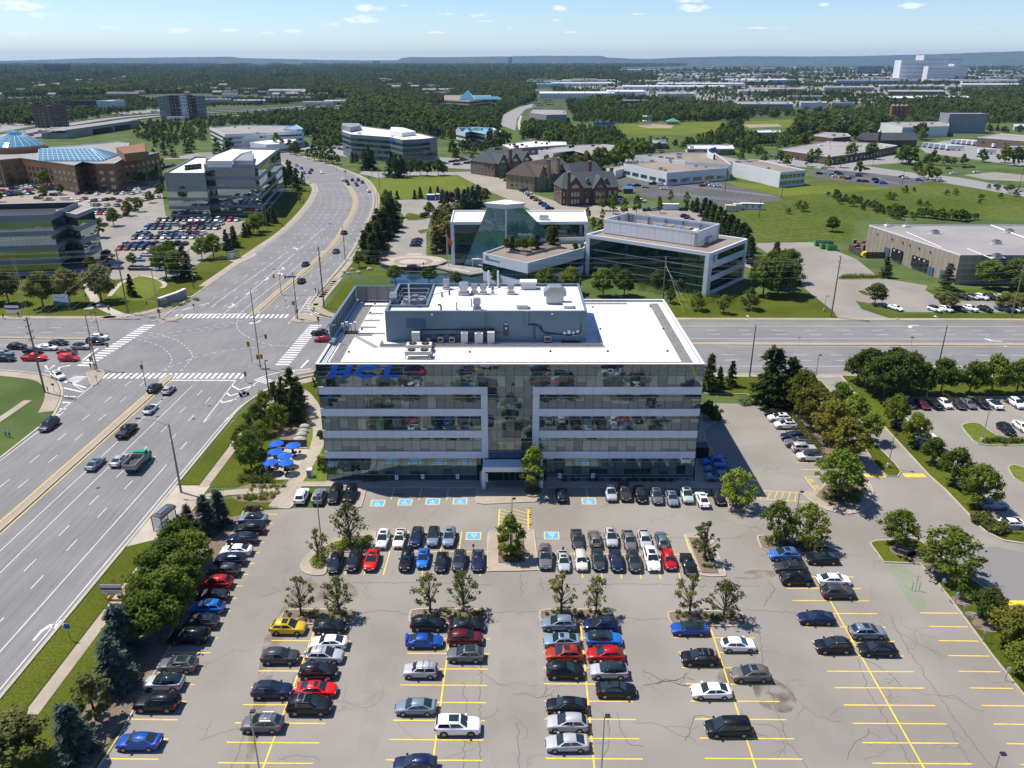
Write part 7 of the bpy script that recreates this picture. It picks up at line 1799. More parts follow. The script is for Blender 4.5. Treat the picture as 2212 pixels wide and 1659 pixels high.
# --- brick houses of the village street
def tudor(label,pf0,pf1,depth,hw,hr,wallm,roofm,trimm='ww',gables=(.3,.7),chim=(.25,.8),dorm=(.5,),arch=True,name='brick_building',ang=None):
 a,b=G(*pf0),G(*pf1);L=hypot(b[0]-a[0],b[1]-a[1]);rz=atan2(b[1]-a[1],b[0]-a[0])
 t_=th(name,label,'brick building',(*a,0),rz)
 mbx('wall',M[wallm],t_,0,L,0,depth,0,hw)
 e=.5;mb=MB();ym=depth/2;hipx=3
 mb.loft([[(-e,-e,hw),(L+e,-e,hw),(L+e,depth+e,hw),(-e,depth+e,hw)],[(hipx,ym-.15,hr),(L-.5,ym-.15,hr),(L-.5,ym+.15,hr),(hipx,ym+.15,hr)]]);mb.bd('roof',M[roofm],t_)
 for k,g_ in en(gables):
  x=L*g_;w_=rb.uniform(3.2,4.6);gh=hw+(hr-hw)*.82;yd=1.6
  mb=MB();mb.box(x-w_,x+w_,-yd,-.005,0,hw);mb.poly([(x-w_,-yd,hw),(x+w_,-yd,hw),(x,-yd,gh-.5)]);mb.bd('gable_wall',M[wallm],t_)
  mb=MB()
  mb.loft([[(x-w_-.6,-yd-.5,hw-.5),(x,-yd-.5,gh),(x,-yd-.5,gh+.3),(x-w_-.6,-yd-.5,hw-.2)],[(x-w_-.6,ym,hw-.5),(x,ym,gh),(x,ym,gh+.3),(x-w_-.6,ym,hw-.2)]])
  mb.loft([[(x+w_+.6,-yd-.5,hw-.5),(x+w_+.6,-yd-.5,hw-.2),(x,-yd-.5,gh+.3),(x,-yd-.5,gh)],[(x+w_+.6,ym,hw-.5),(x+w_+.6,ym,hw-.2),(x,ym,gh+.3),(x,ym,gh)]])
  mb.bd('gable_roof',M[roofm],t_)
  mb=MB()
  for s_ in(-1,1):mb.loft([[(x+s_*(w_+.55),-yd-.55,hw-.55),(x+s_*(w_+.55),-yd-.55,hw-.15),(x,-yd-.55,gh+.33),(x,-yd-.55,gh-.1)],[(x+s_*(w_+.55),-yd-.48,hw-.55),(x+s_*(w_+.55),-yd-.48,hw-.15),(x,-yd-.48,gh+.33),(x,-yd-.48,gh-.1)]])
  mb.bd('bargeboard',M[trimm],t_)
  mb=MB();n_=8;r_=w_*.45
  mb.poly([(x+r_*cos(pi*j/n_),-yd-.03,hw+.3+r_*.9*sin(pi*j/n_))for j in rg(n_+1)]);mb.bd('arched_window',M.fg,t_)
  for z in(1,4.6):
   for dx in(-1.6,0,1.6):
    f_=mbx('window_frame',M[trimm],t_,x+dx-.7,x+dx+.7,-yd-.09,-yd-.01,z-.1,z+2.3);mbx('pane',M.fg,f_,x+dx-.5,x+dx+.5,-yd-.12,-yd-.092,z+.1,z+2.1)
 k=int(L/3)
 for z in(1,4.6):
  for j in rg(k):
   x=(j+.5)*L/k
   if any(abs(x-L*g_)<5 for g_ in gables):continue
   f_=mbx('window_frame',M[trimm],t_,x-.8,x+.8,-.09,-.01,z-.1,z+2.3);mbx('pane',M.fg,f_,x-.6,x+.6,-.12,-.092,z+.1,z+2.1)
  for j in rg(int(depth/3.5)):
   y=(j+.5)*3.5;mbx('side_window',M.fg,t_,-.09,-.01,y-.7,y+.7,z,z+2.2)
 for c_ in chim:
  x=L*c_;yy=-1.7 if c_<.9 else depth*.6
  mb=MB();mb.box(x-.8,x+.8,yy-.8,yy+.8,0 if yy<0 else hw,hr+1.2);cm_=mb.bd('chimney',M['rbk' if wallm!='tan_stone' else 'tan_stone'],t_);mbx('chimney_cap',M.gr,cm_,x-1,x+1,yy-1,yy+1,hr+1.2,hr+1.6)
 for c_ in dorm:
  x=L*c_;z0=hw+(hr-hw)*.25;y0=ym*.25
  d_=mbx('dormer',M[trimm],t_,x-.9,x+.9,y0,y0+3,z0,z0+1.7);mbx('pane',M.fg,d_,x-.55,x+.55,y0-.04,y0-.005,z0+.3,z0+1.5)
  mlf('dormer_roof',M[roofm],d_,[[(x-1.2,y0-.3,z0+1.6),(x+1.2,y0-.3,z0+1.6),(x,y0-.3,z0+2.8)],[(x-1.2,y0+4,z0+1.6),(x+1.2,y0+4,z0+1.6),(x,y0+4,z0+2.8)]])
 return t_
tudor('red brick gabled building with a grey roof, nearest of the village group',(1213,444),(1334,440),17,8.6,15.5,'rbk','slate','gr',(.22,.66),(.1,.97),(.47,.8))
tudor('tan stone gabled building with a brown roof in the middle of the village group',(1153,415),(1236,398),20,8.4,15.5,'tan_stone','bs','tan_stone',(.16,.62),(.3,.55,.97),(.42,))
tudor('brown brick gabled building with a grey roof, farthest of the village group',(1068,383),(1150,373),24,8.4,15,'bb','slate','gr',(.18,.5,.8),(.36,.98),(.35,.66))
tudor('grey-roofed brick building hidden behind the nearest gabled one',(1235,408),(1300,400),14,8,13.5,'rbk','slate','gr',(),(.5,),())
t_=th('red_shed','small red shed with a blue roof beside the village buildings','shed',(*G(1356,417),0))
mbx('wall',M.rbk,t_,-2.6,2.6,-2,2,0,2.8);mlf('roof',mat('blue_roof',(.06,.16,.33),.6),t_,[[(-3,-2.4,2.7),(3,-2.4,2.7),(3,2.4,2.7),(-3,2.4,2.7)],[(-2,-.1,4),(2,-.1,4),(2,.1,4),(-2,.1,4)]])
# --- white factory with gravel roofs
HF=8.4
P=RP_(X(1310,363,1330,369,1346,364,1345,357),5);bld('small white annex at the left of the white factory',P,5,'ww','gg','factory','factory_annex',(),ppt=.4)
P=RP_(X(1347,354,1441,373,1572,362,1545,345,1440,345),7.6)
ro,_,_=bld('front part of the white factory with small blue windows and doors',P,7.6,'ww','gr','factory','factory_building',(),ppt=.5,pch=([(1.5,3.6)],9,7),units=8)
P=RP_(X(1372,335,1480,348,1580,355,1545,330,1460,329),9.5);ro2,_,_=bld('rear part of the white factory with a row of blue loading doors',P,9.5,'ww','gr','factory','factory_building',(),ppt=.5,units=6,pch=([(2,6)],4.5,1.6))
P=[G(1583,350,8.8),G(1686,372,8.8),G(1741,367,8.8),G(1640,345,8.8)]
ro,_,_=bld('long windowless white wing with two rows of square windows on its right end',P,8.8,'ww','gr','factory','factory_wing',(),ppt=.5,units=3)
l=ro.location;T,L=wall_T(P[1],P[2]);Tm=MTr(-l)@T
for z in(1.2,4.9):
 for k in rg(6):onw('window',.6+k*(L-.8)/6,.6+k*(L-.8)/6+(L-.8)/6-.6,z,z+2.2,'fg',-.06,ro,Tm)
p0=G(1560,345,9);t_=th('curved_screen','curved blue and white roof screen rising above the white factory','roof screen',(*p0,0));pts=[(p[0]-p0[0],p[1]-p0[1])for p in crv([G(*p,10.5)for p in((1542,340),(1530,334),(1530,328),(1545,323))],6)];mb=MB();rib(mb,pts,.6,12.5,0,None,7);mb.bd('screen_wall',M.ww,t_);mb=MB();rib(mb,offs(pts,-.7),.3,12,0,None,9);mb.bd('blue_band',M.sb,t_)
t_=th('shipping_container','rust red shipping container beside the white factory','container',(*G(1378,380),.02),R(-12));mbx('box',M.rust_box,t_,-6,6,-1.3,1.3,.1,2.7)
for k in rg(16):mbx('corrugation',M.rust_box,t_,-5.9+k*.75,-5.6+k*.75,-1.34,-1.3,.25,2.55)
for k,(px,py)in en(((1440,366),)):
 t_=th('awning','blue sloping awning at the corner of the white factory',0,(*G(1440,384),0));mlf('canopy',bpy.data.materials['blue_roof'],t_,[[(-7.5,0,3.2),(-7.5,4,3.2),(-7.5,4,4.8)],[(0,0,3.2),(0,4,3.2),(0,4,4.8)]])
 for x in(-7.2,-.4):mbx('post',M.wm,t_,x-.1,x+.1,.2,.4,0,3.2)
for i,(px,py,sx_,lb,m)in en(((1577,456,5,'left cream container beside the long white cabin','cream_box'),(1592,453,4,'right cream container beside the long white cabin','cream_box'),(1623,452,11,'long white site cabin with a blue roof edge','wm'),(1448,453,8,'pale ribbed container block behind the green glass complex','wm'),(931,427+5,4.2,'left blue and white kiosk on the plaza drive','kiosk'),(951,431,4.2,'right blue and white kiosk on the plaza drive','kiosk'))):
 if m=='cream_box' and m not in M:M[m]=mat('cream_box',(.55,.52,.42),.7)
 t_=th('site_cabin' if m!='cream_box' else 'container',lb,'cabin' if m!='cream_box' else 'container',(*G(px,py),.02),R(-8)if i<3 else 0);w_=sx_/2
 mbx('body',M.sb if m=='kiosk' else M[m],t_,-w_,w_,-1.4,1.4,.1,2.8);mb=MB();mb.box(-w_-.1,w_+.1,-1.5,1.5,2.8,3);mb.bd('roof',M.wm if m!='cream_box' else M[m],t_)
 if i==2:
  mbx('blue_stripe',M.sb,t_,-w_,w_,-1.44,-1.405,2.3,2.8)
  for k in rg(3):mbx('window',M.fg,t_,-3+k*3,-2+k*3,-1.44,-1.41,1.1,2)
 if i==3:
  for k in rg(9):mbx('rib',M.galv,t_,-w_+.4+k*.8,-w_+.5+k*.8,-1.45,-1.405,.2,2.7)
P=[G(*p,6)for p in((1683,322),(1795,338),(1866,325+3),(1939,314),(1900,309),(1790,305))]
ro,_,_=bld('wide low red brick building with a grey gravel roof',P,6,'rbk','gg','brick building',0,(),ppt=.5,units=7,unit_mat='wm',pch=([(1,3.4)],6,2.5))
t_=th('church','brick church with a dark gabled roof and a slim bell tower',0,(*G(1900,318),0),R(3));Lc=46
mb=MB();mb.box(-14,Lc-14,0,14,0,6);mb.poly([(-14,0,6),(-14,7,11),(-14,14,6)]);mb.bd('wall',M.rbk,t_);mlf('roof',M.slate,t_,[[(-15,-1,5.8),(-15,7,11.4),(-15,15,5.8)],[(Lc-13,-1,5.8),(Lc-13,7,11.4),(Lc-13,15,5.8)]])
mbx('bell_tower',M.rbk,t_,-4.5,-2.3,-4,-1.8,0,13);mb=MB();mb.loft([[(-4.7,-4.2,13),(-2.1,-4.2,13),(-2.1,-1.6,13),(-4.7,-1.6,13)],[(-3.5,-3,16),(-3.3,-3,16),(-3.3,-2.8,16),(-3.5,-2.8,16)]]);mb.box(-3.45,-3.35,-2.95,-2.85,16,19);mb.box(-4,-2.8,-2.95,-2.85,17.6,17.8);mb.bd('spire_cross',M.wm,t_)
bld('stepped flat-roofed brick annex left of the church',[G(*p,5)for p in((1755,292),(1800,297),(1838,294),(1830,288),(1780,285))],5,'rbk','gg','brick building',0,(),ppt=.5,units=3)
P=[G(*p,10)for p in((1903,265),(1950,275),(2050,272),(2050,262),(1960,263),(1925,263))];bld('white-walled plant building with a gravel roof behind the church',P,10,'ww','gg','factory','factory_building',(),ppt=.6,units=4)
for k in rg(4):
 p=G(1922+k*9.2,272);t_=th('silo','terracotta silo, '+('leftmost','second from the left','third from the left','rightmost')[k]+' of the four','silo',(*p,0),0,'four terracotta silos');mcy('shell',M.terracotta,t_,0,0,0,22,2.5,16);mcy('cap',M.gr,t_,0,0,22,23.2,2.4,16,0,.6)
P=[G(2051,250,17)]*2
P=[(P[0][0],P[0][1]),(P[0][0]+38,P[0][1]-2),(P[0][0]+40,P[0][1]+22),(P[0][0]+2,P[0][1]+24)]
bld('tall windowless pale grey block right of the silos',P,19,'pg','gg','industrial block',0,(),ppt=.8)
def trailer(px,py,rz,label,n=0,L=14):
 t_=th('trailer',label,0,(*G(px,py),.02),R(rz),'white trailers in the yard');mbx('box',M.wm,t_,-L/2,L/2,-1.3,1.3,1.1,4)
 mb=MB()
 for x in(-L/2+1.2,-L/2+2.4):mb.box(x-.5,x+.5,-1.25,1.25,0,1)
 mb.bd('wheels',M.tyre,t_);mbx('landing_leg',M.dm,t_,L/2-3,L/2-2.8,-1,1,0,1.1)
for i in rg(5):trailer(2011+i*12.5,319+i*1.5,-20+i*3 if i<4 else 0,'white trailer '+ORD[i]+' from left in the front row of the yard')
for i in rg(5):trailer(2072+i*11,311+i*1,-20+i*4 if i<4 else 0,'white trailer '+ORD[i]+' from left in the rear row of the yard')
for i,(px,py)in en(X(2130,333,2160,320,2185,338,2200,327)):trailer(px,py,3,'white trailer '+ORD[i]+' of the four at the right of the yard')
bld('brown brick block at the right frame edge above the trailers',[G(*p,8)for p in((2112,296),(2245,306),(2260,296),(2160,288))],8,'bb','gg','brick building',0,(),ppt=.5,pch=([(3,5)],9,4))
# --- farther buildings: hotel, dark ofc, brick tower, flats, pyramid roof ofc
def twb(label,pxl,pxr,ybase,ytop,depth,wall,roofm,cols,rows,winm='fg',name='tower_block',cat='tower block'):
 a,b=G(pxl,ybase),G(pxr,ybase);h=hgt((pxl,ytop),(pxl,ybase));P=[a,b,(b[0]+2,b[1]+depth),(a[0]+2,a[1]+depth)]
 ro,Pl,cc=bld(label,P,h,wall,roofm,cat,name,(),ppt=1,pch=([(h*(j+.4)/(rows+.4),h*(j+.4)/(rows+.4)+h/rows*.45)for j in rg(rows)],(b[0]-a[0])/cols,(b[0]-a[0])/cols*.5),glass=winm)
 L=b[0]-a[0]
 return ro,h
r_,h_=twb('slab-shaped hotel with pale, dark and maroon panels beyond the motorway',348,430,258,208,24,'pg','dw',10,7)
for q in(twb('maroon and dark tall centre of the slab hotel',372,420,259,206,3,'maroon_wall','dw',6,7,name='hotel_front')[0],twb('white panel strip of the slab hotel',395,406,260,207,2,'ww','white_roof',2,7,name='hotel_front')[0]):
 q.parent=r_;q.location-=r_.location;del q['category']
twb('dark glass office slab left of the hotel',134,212,240,217,30,'dw','dw',16,5)
twb('striped white and dark wing at the right end of the dark office slab',212,241,241,218,40,'panel','white_roof',6,5,name='office_wing',cat='office wing')
twb('red-brown brick tower with a stair block, far left',77,115,276,228,30,'rbk','dw',4,7)
twb('distant dark apartment slab on the left skyline',97,151,160,139,22,'dw','dw',22,12,name='apartment_block',cat='apartment block');twb('distant dark apartment slab just above the woods, right one',595,660,174,160,24,'dw','dw',26,10,name='apartment_block',cat='apartment block')
P=[G(*p,9)for p in((960,222),(1015,225),(1062,220),(1060,212),(960,212))];ro,_,_=bld('pale office with green strips below a glass pyramid roof',P,14,'bw','gr',0,0,[(1,3),(5.5,7.5),(9.5,11.5)],'grg',None,8,0,.6,2)
l=ro.location;mb=MB()
x,y=G(1010,214,14);x-=l.x;y-=l.y
mb.loft([[(x-12,y-12,14),(x+12,y-12,14),(x+12,y+12,14),(x-12,y+12,14)],[(x-.2,y-.2,27),(x+.2,y-.2,27),(x+.2,y+.2,27),(x-.2,y+.2,27)]]);mb.loft([[(x+12,y-8,14),(x+12,y+8,14),(x+12,y,18)],[(x+52,y-8,14),(x+52,y+8,14),(x+46,y,18)]]);mb.bd('glass_roof',M.skylight,ro)
P=[G(*p,9)for p in((1143,245),(1180,250),(1224,249),(1222,238),(1150,237))];bld('dark and white cinema-like block beside the curving far road',P,10,'pg','gg','commercial building',0,[(1,4)],'fg',None,9,0,.8,3)
wh=[
(1165,1330,212,201,9,'ww','wf','long bright white warehouse left of the industrial area'),(1310,1395,209,199,10,'ww','wf','white warehouse with stepped front right behind the woods'),
(1345,1570,195,187,9,'ww','wf','very long white warehouse in the middle distance'),(1420,1610,188,181,9,'ww','wf','white warehouse with a pale blue front behind the long one'),
(1420,1500,213,204,9,'gw','gg','grey box warehouse with a pale roof among trees'),(1345,1400,228,217,8,'dw','gg','dark grey warehouse with a sloping roof edge'),
(1383,1480,238,227,6,'rbk','gg','low brown building behind the ball field'),(1592,1712,240,219,10,'pg','gg','pale grey warehouse beyond the ball field'),(1728,1785,236,219,10,'ww','wf','white warehouse with dark loading doors'),
(1795,1842,234,221,8,'bw','gg','beige office with blue windows among trees'),(1700,1783,216,206,7,'gw','gg','grey flat warehouse behind the white one'),(1595,1660,205,196,8,'bw','gg','beige warehouse left of the trees'),
(1625,1740,200,189,8,'bw','gg','beige and grey flat-roofed warehouse'),(1780,1890,196,186,8,'gw','gg','long grey warehouse in the third row'),(1900,2040,194,184,9,'gw','gg','long grey warehouse right of centre'),
(1920,2040,205,197,7,'dw','gg','low dark warehouse before the grey one'),(1905,2100,222,207,8,'gw','wf','warehouse with a bright bluish roof'),(2076,2330,190,180,9,'bw','wf','very long cream warehouse at the right edge'),
(1995,2200,180,172,9,'bw','gg','long beige warehouse behind the cream one'),(1805,1990,180,173,9,'ww','gg','long pale warehouse left of the white factory towers'),(1560,1700,178,170,9,'ww','wf','pale warehouse in the far rows'),
(1215,1330,179,173,9,'ww','gg','white warehouse row behind the woods, left'),(1190,1330,186,181,8,'ww','wf','white strip warehouse in front of the left row'),(1300,1345,154,151,12,'ww','wf','small bright warehouse on the far plain, left'),
(1350,1420,155,150,12,'ww','wf','bright warehouse on the far plain, centre'),(1430,1690,153,148,14,'bw','wf','very long pale warehouse on the far plain'),(1620,1700,165,160,10,'bw','gg','tan warehouse in the far mixed rows'),
(1730,1800,160,155,10,'bw','wf','tan and white warehouse in the far mixed rows'),(1400,1490,168,163,10,'gw','gg','grey warehouse in the far mixed rows, left'),(1500,1590,163,158,10,'ww','wf','white warehouse in the far mixed rows, left'),
(2100,2230,158,153,12,'ww','wf','pale warehouse right of the white factory towers'),(2150,2260,168,162,10,'bw','gg','beige warehouse at the far right'),(1850,1945,165,160,9,'ww','wf','white warehouse below the blue glass office'),
(340,470,216,207,7,'bw','gg','long pale school-like building behind the hotel'),(505,575,226,217,7,'bw','wf','low white building right of the hotel'),(420,500,225,216,8,'bw','gg','beige office with strips beside the hotel'),(570,680,219,211,7,'gw','gg','long low grey roof right of the beige office'),
(230,300,213,204,9,'bb','bs','brown church-like building in the trees behind the dark office'),(655,720,230,221,7,'bw','gg','beige low building beside the motorway'),(700,765,227,218,7,'gw','wf','white and grey low building beside the motorway'),
(0,110,232,222,6,'gw','gg','long grey store at the far left edge'),(20,90,222,213,8,'bb','bs','brown-roofed store at the far left edge'),(95,150,216,208,6,'gw','gg','grey store behind the dark office'),
(810,835,214,210,6,'ww','wf','small white roof peeping out of the woods'),(580,680,204,201,8,'bw','gg','long pale strip roof in the woods'),(1155,1200,188,184,8,'ww','skylight','small white office at the left end of the industrial rows'),
(1410,1440,322,314,5,'bb','gg','small dark brick building among the roadside trees'),(1485,1585,335,323,5,'bb','white_roof','low dark building with a white roof by the far junction'),(1635,1685,300,291,6,'bb','wf','small building with a pale roof in the woods at right'),
(1565,1585,224,220,5,'gw','blueroof','small blue-roofed shed among the trees'),(2190,2300,283,276,5,'ww','wf','low pale shed at the right frame edge')]
M['blueroof']=bpy.data.materials['blue_roof']
for(x0,x1,yb,ybk,h,wl,rfm,lb)in wh:
 a,b=G(x0,yb),G(x1,yb);hh=h;bk=G(x0,ybk,hh);D=max(110 if yb<216 else 20,min(240,bk[1]-a[1]if bk[1]>a[1]else 30));sk=rb.uniform(-.04,.04)*(b[0]-a[0])
 ro,_,_=bld(lb,[a,(b[0],b[1]+sk),(b[0]+D*a[0]/a[1]*.9,b[1]+D+sk),(a[0]+D*a[0]/a[1]*.9,a[1]+D)],hh,wl,rfm,'warehouse',0,(),ppt=.7,units=5 if yb>180 else 0,pch=([(1.2,3.8)],14,7)if yb>216 else None)
for i,(x0,x1,yb,yt,dp,lb)in en(((1940,2000,174,130,60,'left white stepped tower of the tall factory'),(1988,2040,168,119,80,'highest white tower of the tall factory'),(2035,2072,166,120,70,'right-hand tall white tower of the tall factory'),(2000,2062,175,143,40,'lower white front of the tall factory'),(2055,2086,172,138,50,'lower right white block of the tall factory'))):
 ro,h_=twb(lb,x0,x1,yb,yt,dp,'ww','wf',3,0,name='factory_tower',cat='factory tower')
 l=ro.location;mb=MB()
 for k in rg(1,5):mb.box(-(G(x1,yb)[0]-G(x0,yb)[0])/2-1,(G(x1,yb)[0]-G(x0,yb)[0])/2,-dp/2-1.2,-dp/2-.9,h_*k/5,h_*k/5+1.2)
 mb.bd('wall_stripe',M.pg,ro)
twb('blue glass office block before the far hills at right',1852,1902,161,143,60,'bluewall','white_roof',1,6,'mg')
for i,px in en((806,814,1098-0,1103-4)):twb('distant high-rise, '+('left of the pair left of the ridge','right of the pair left of the ridge','left of the hazy pair before the ridge','right of the hazy pair before the ridge')[i],px,px+(5 if i<2 else 7),141,131 if i<2 else 124,60,'dw','dw',2,8,name='high_rise',cat='high-rise')
a,b=G(148,300),G(300,276)
t_=th('motorway_bridge','low concrete motorway bridge with two dark openings','bridge',(*a,0),atan2(b[1]-a[1],b[0]-a[0]));L=hypot(b[0]-a[0],b[1]-a[1])
mbx('parapet_wall',M.gg,t_,0,L,0,1.5,5.2,8.2)
for u0,u1 in((0,.32),(.6,.63),(.88,1)):mbx('abutment',M.gg,t_,L*u0,L*u1,.05,26,0,5.2)
mbx('soffit',M.dw,t_,L*.32,L*.88,3,25,4.6,5.2);mbx('opening_shade',M.dw,t_,L*.33,L*.87,24,25,0,4.6)  # dark slab across the passage stands in for the shade inside the openings
mbx('bridge_deck',M.road_far,t_,0,L,1.52,26,7.3,7.5)
# ------------------------------------------------------------------ vegetation
rt=np.random.default_rng(12)
def lfc(centres,radii,n,size,flat=.75,up=.5,name='crown'):
 centres=np.array(centres,float);radii=np.array(radii,float);w=radii**2;idx=rt.choice(len(centres),n,p=w/w.sum())
 d=rt.normal(size=(n,3));d/=np.linalg.norm(d,axis=1)[:,None];r=rt.random(n)**.5*(1+.25*rt.normal(size=n))
 p=centres[idx]+d*(r*radii[idx])[:,None]*np.array([1,1,flat])
 nr=d*.8+rt.normal(size=(n,3))*.55+np.array([0,0,up]);nr/=np.linalg.norm(nr,axis=1)[:,None]
 a=np.cross(nr,rt.normal(size=(n,3)));a/=np.linalg.norm(a,axis=1)[:,None];b=np.cross(nr,a)
 s=(size*(.6+.8*rt.random(n)))[:,None]*.5
 V=np.stack([p-a*s-b*s*.75,p+a*s-b*s*.6,p+a*s*.8+b*s,p-a*s*.9+b*s*.8],1).reshape(-1,3)
 return quads(name,V)
def quads(name,V):
 n=len(V)//4;me=bpy.data.meshes.new(name);me.vertices.add(len(V));me.vertices.foreach_set('co',V.astype(np.float32).ravel())
 me.loops.add(n*4);me.loops.foreach_set('vertex_index',np.arange(n*4,dtype=np.int32));me.polygons.add(n)
 me.polygons.foreach_set('loop_start',np.arange(0,n*4,4,dtype=np.int32));me.polygons.foreach_set('loop_total',np.full(n,4,dtype=np.int32));me.update();return me
def blf(h,r,n,size,clumps,base=.28,gappy=.0,limbs=7,droop=.0):
 cs,rs=[],[];mb=MB();zb=h*base
 for k in rg(clumps):
  t=rt.random();z=zb+(h-zb)*(.08+.88*t);prof=sin(pi*min(1,(.12+.88*t)**.8))**.7
  a=rt.random()*6.283;rad=r*prof*(.25+.72*rt.random()**.5)
  cs.append((rad*cos(a),rad*sin(a),z));rs.append(r*(.15+.19*rt.random()**1.5)*(1-gappy*.35))
 cs.append((0,0,h-r*.25));rs.append(r*.26)
 cr_=lfc(cs,rs,n,size)
 tr=h*.016+.035
 mb.tube([(0,0,-.1),(.03,0,h*.25),(-.05,.04,h*.55),(.05,-.02,h*.85)],[tr*1.3,tr,tr*.65,tr*.2],6)
 for k in rg(min(limbs,len(cs))):
  c=cs[k];z0=max(zb*.8,c[2]-r*.9);mb.tube([(0,0,z0),(c[0]*.5,c[1]*.5,(z0+c[2])*.5),c],[tr*.5,tr*.32,tr*.1],4)
 return cr_,mb.mesh('trunk',M.bark)
def cnf(h,r,n,size,base=.06,rough=.3,tiers=13,cedar=False):
 nb=tiers*9;m=max(4,n//nb);t=(np.arange(nb)/nb+rt.random(nb)*.05)**(.9 if cedar else 1.15)
 t=np.clip(np.floor(t*tiers)/tiers+rt.random(nb)*.5/tiers,0,.985);a=rt.random(nb)*6.2832
 L=r*(1-t)**(.5 if cedar else.8)*(1-rough+rough*1.6*rt.random(nb))+.12
 t,a,L=(np.repeat(q,m)for q in(t,a,L));u=rt.random(nb*m)**.6;N=nb*m
 a=a+rt.normal(size=N)*.16*(1-u*.3);z=h*(base+(1-base)*t)-L*u*(.28 if not cedar else-.5)+L*u*u*.14
 p=np.stack([L*u*np.cos(a),L*u*np.sin(a),z+rt.normal(size=N)*.1],1)
 out=np.stack([np.cos(a),np.sin(a),np.full(N,-.15)],1)+rt.normal(size=(N,3))*.45;side=np.stack([-np.sin(a),np.cos(a),np.zeros(N)],1)+rt.normal(size=(N,3))*.4
 l=(size*(.6+.8*rt.random(N)))[:,None];W=l*.55
 V=np.stack([p-side*W*.5,p+side*W*.5,p+out*l+side*W*.25,p+out*l-side*W*.25],1).reshape(-1,3)
 mb=MB();mb.tube([(0,0,-.1),(0,0,h*.5),(0,0,h*.95)],[h*.018+.03,h*.011+.02,.02],6)
 return quads('crown',V),mb.mesh('trunk',M.bark)
TP={}
def tp(key,fn):TP[key]=[(c,t)for c,t in fn]
tp('round',[blf(9,3.9,6500,.34,75),blf(9,3.7,6500,.34,85),blf(9,4.1,6500,.34,70)])
tp('oval',[blf(9,2.8,4800,.31,60,.2),blf(9,2.6,4800,.31,55,.2)])
tp('island',[blf(5.6,2.3,1100,.19,46,.22,.6,40),blf(5.6,2,800,.19,36,.28,.7,34),blf(5.6,2.4,1200,.19,50,.2,.6,44),blf(5.6,1.8,650,.19,30,.25,.7,30)])
tp('airy',[blf(7,3.3,3600,.25,62,.18,.3,26),blf(7,3.1,3400,.25,58,.2,.3,24)])
tp('spruce',[cnf(9,2.9,5200,.42),cnf(9,2.7,5200,.42,rough=.4)])
tp('pine',[cnf(10,3.9,6500,.45,.1,.6,10),cnf(10,3.6,6500,.45,.12,.65,9)])
tp('cedar',[cnf(8,1.5,3000,.36,.03,.3,12,True)])
def shm(r,h,n,size):
 cs=[((rt.random()-.5)*r*1.2,(rt.random()-.5)*r*1.2,h*(.25+.5*rt.random()))for _ in rg(9)];return lfc(cs,[r*.42]*9,n,size),None
tp('shrub',[shm(1,1.1,420,.22),shm(1,1,420,.22)])
tp('hedge',[shm(1.2,1.2,500,.22)])
tp('fr',[blf(9,4.2,620,.95,30,.15,0,0),blf(9,4.4,620,.95,26,.15,0,0),blf(9,4,620,.95,34,.15,0,0)])
tp('farcon',[cnf(10,2.8,560,1,.03,.3,7)])
BASEH=dict(round=9,oval=9,island=6,airy=7,spruce=9,pine=10,cedar=8,shrub=1.1,hedge=1.2,fr=9,farcon=10)
tn=[0]
def tree(px,py,h,kind,label,leaf='leaf',wide=1,grp=None,cat='tree',name=None,xy=None,z=.0,rng=random.Random(77)):
 tn[0]+=1
 v=TP[kind][tn[0]%len(TP[kind])];s=h/BASEH[kind];x,y=xy or G(px,py)
 if v[1]is None:
  o=ob(name or 'shrub',v[0],None,(x,y,z),rng.uniform(0,6.28));o.scale=(s*wide,s*wide,s)
  if not v[0].materials:v[0].materials.append(M[leaf])
  o.material_slots[0].link='OBJECT';o.material_slots[0].material=M[leaf]
  return tag(o,label,cat if cat!='tree' else 'shrub',grp)
 t_=th(name or('conifer_tree' if kind in('spruce','pine','cedar','farcon')else 'leafy_tree'),label,cat,(x,y,z),rng.uniform(0,6.28),grp);t_.scale=(s*wide,s*wide,s)
 if not v[0].materials:v[0].materials.append(M[leaf])
 c=ob('crown',v[0],t_);c.material_slots[0].link='OBJECT';c.material_slots[0].material=M[leaf]
 ob('trunk',v[1],t_);return t_
def trees(items,kind,leaf,where,h=None,wide=1,noun='tree'):
 n=len(items);grp='trees '+where
 for i,it in en(items):
  px,py=it[:2];hh=it[2]if len(it)>2 else h
  lb=noun+' '+(ORD[i]if n>1 else '')+' '+where
  tree(px,py,hh,kind,' '.join(lb.split()),leaf,(it[3]if len(it)>3 else wide),grp)
g='small trees on the parking islands'
for k,(px,py,h,w_,l)in en(((688,1212,6,.85,'leaning sparse young tree at the foot of the left lamp post'),(757,1175,7.6,.95,'sparse tree in the leafy teardrop island'),(650.6,1329,6.6,1.05,'left tree on the island above the yellow SUV'),(732.5,1327,6.4,1,'right tree on the island above the yellow SUV'),
(929.6,1324,6.8,1,'left tree on the second island from the left'),(1002,1322,7.2,.8,'right tree on the second island from the left'),(1212.6,1323,6.8,1.1,'left tree on the third island from the left'),(1287.5,1325,6.5,.8,'half bare right tree on the third island from the left'),
(1489,1329,7,1,'left tree on the rightmost of the four small islands'),(1562.5,1334,6.6,.95,'half bare right tree on the rightmost of the four small islands'),(1522,1208,7,1.1,'pale olive tree on the slanting concrete island'))):
 tree(px,py,h,'island',l,'lo',w_,g,z=.1)
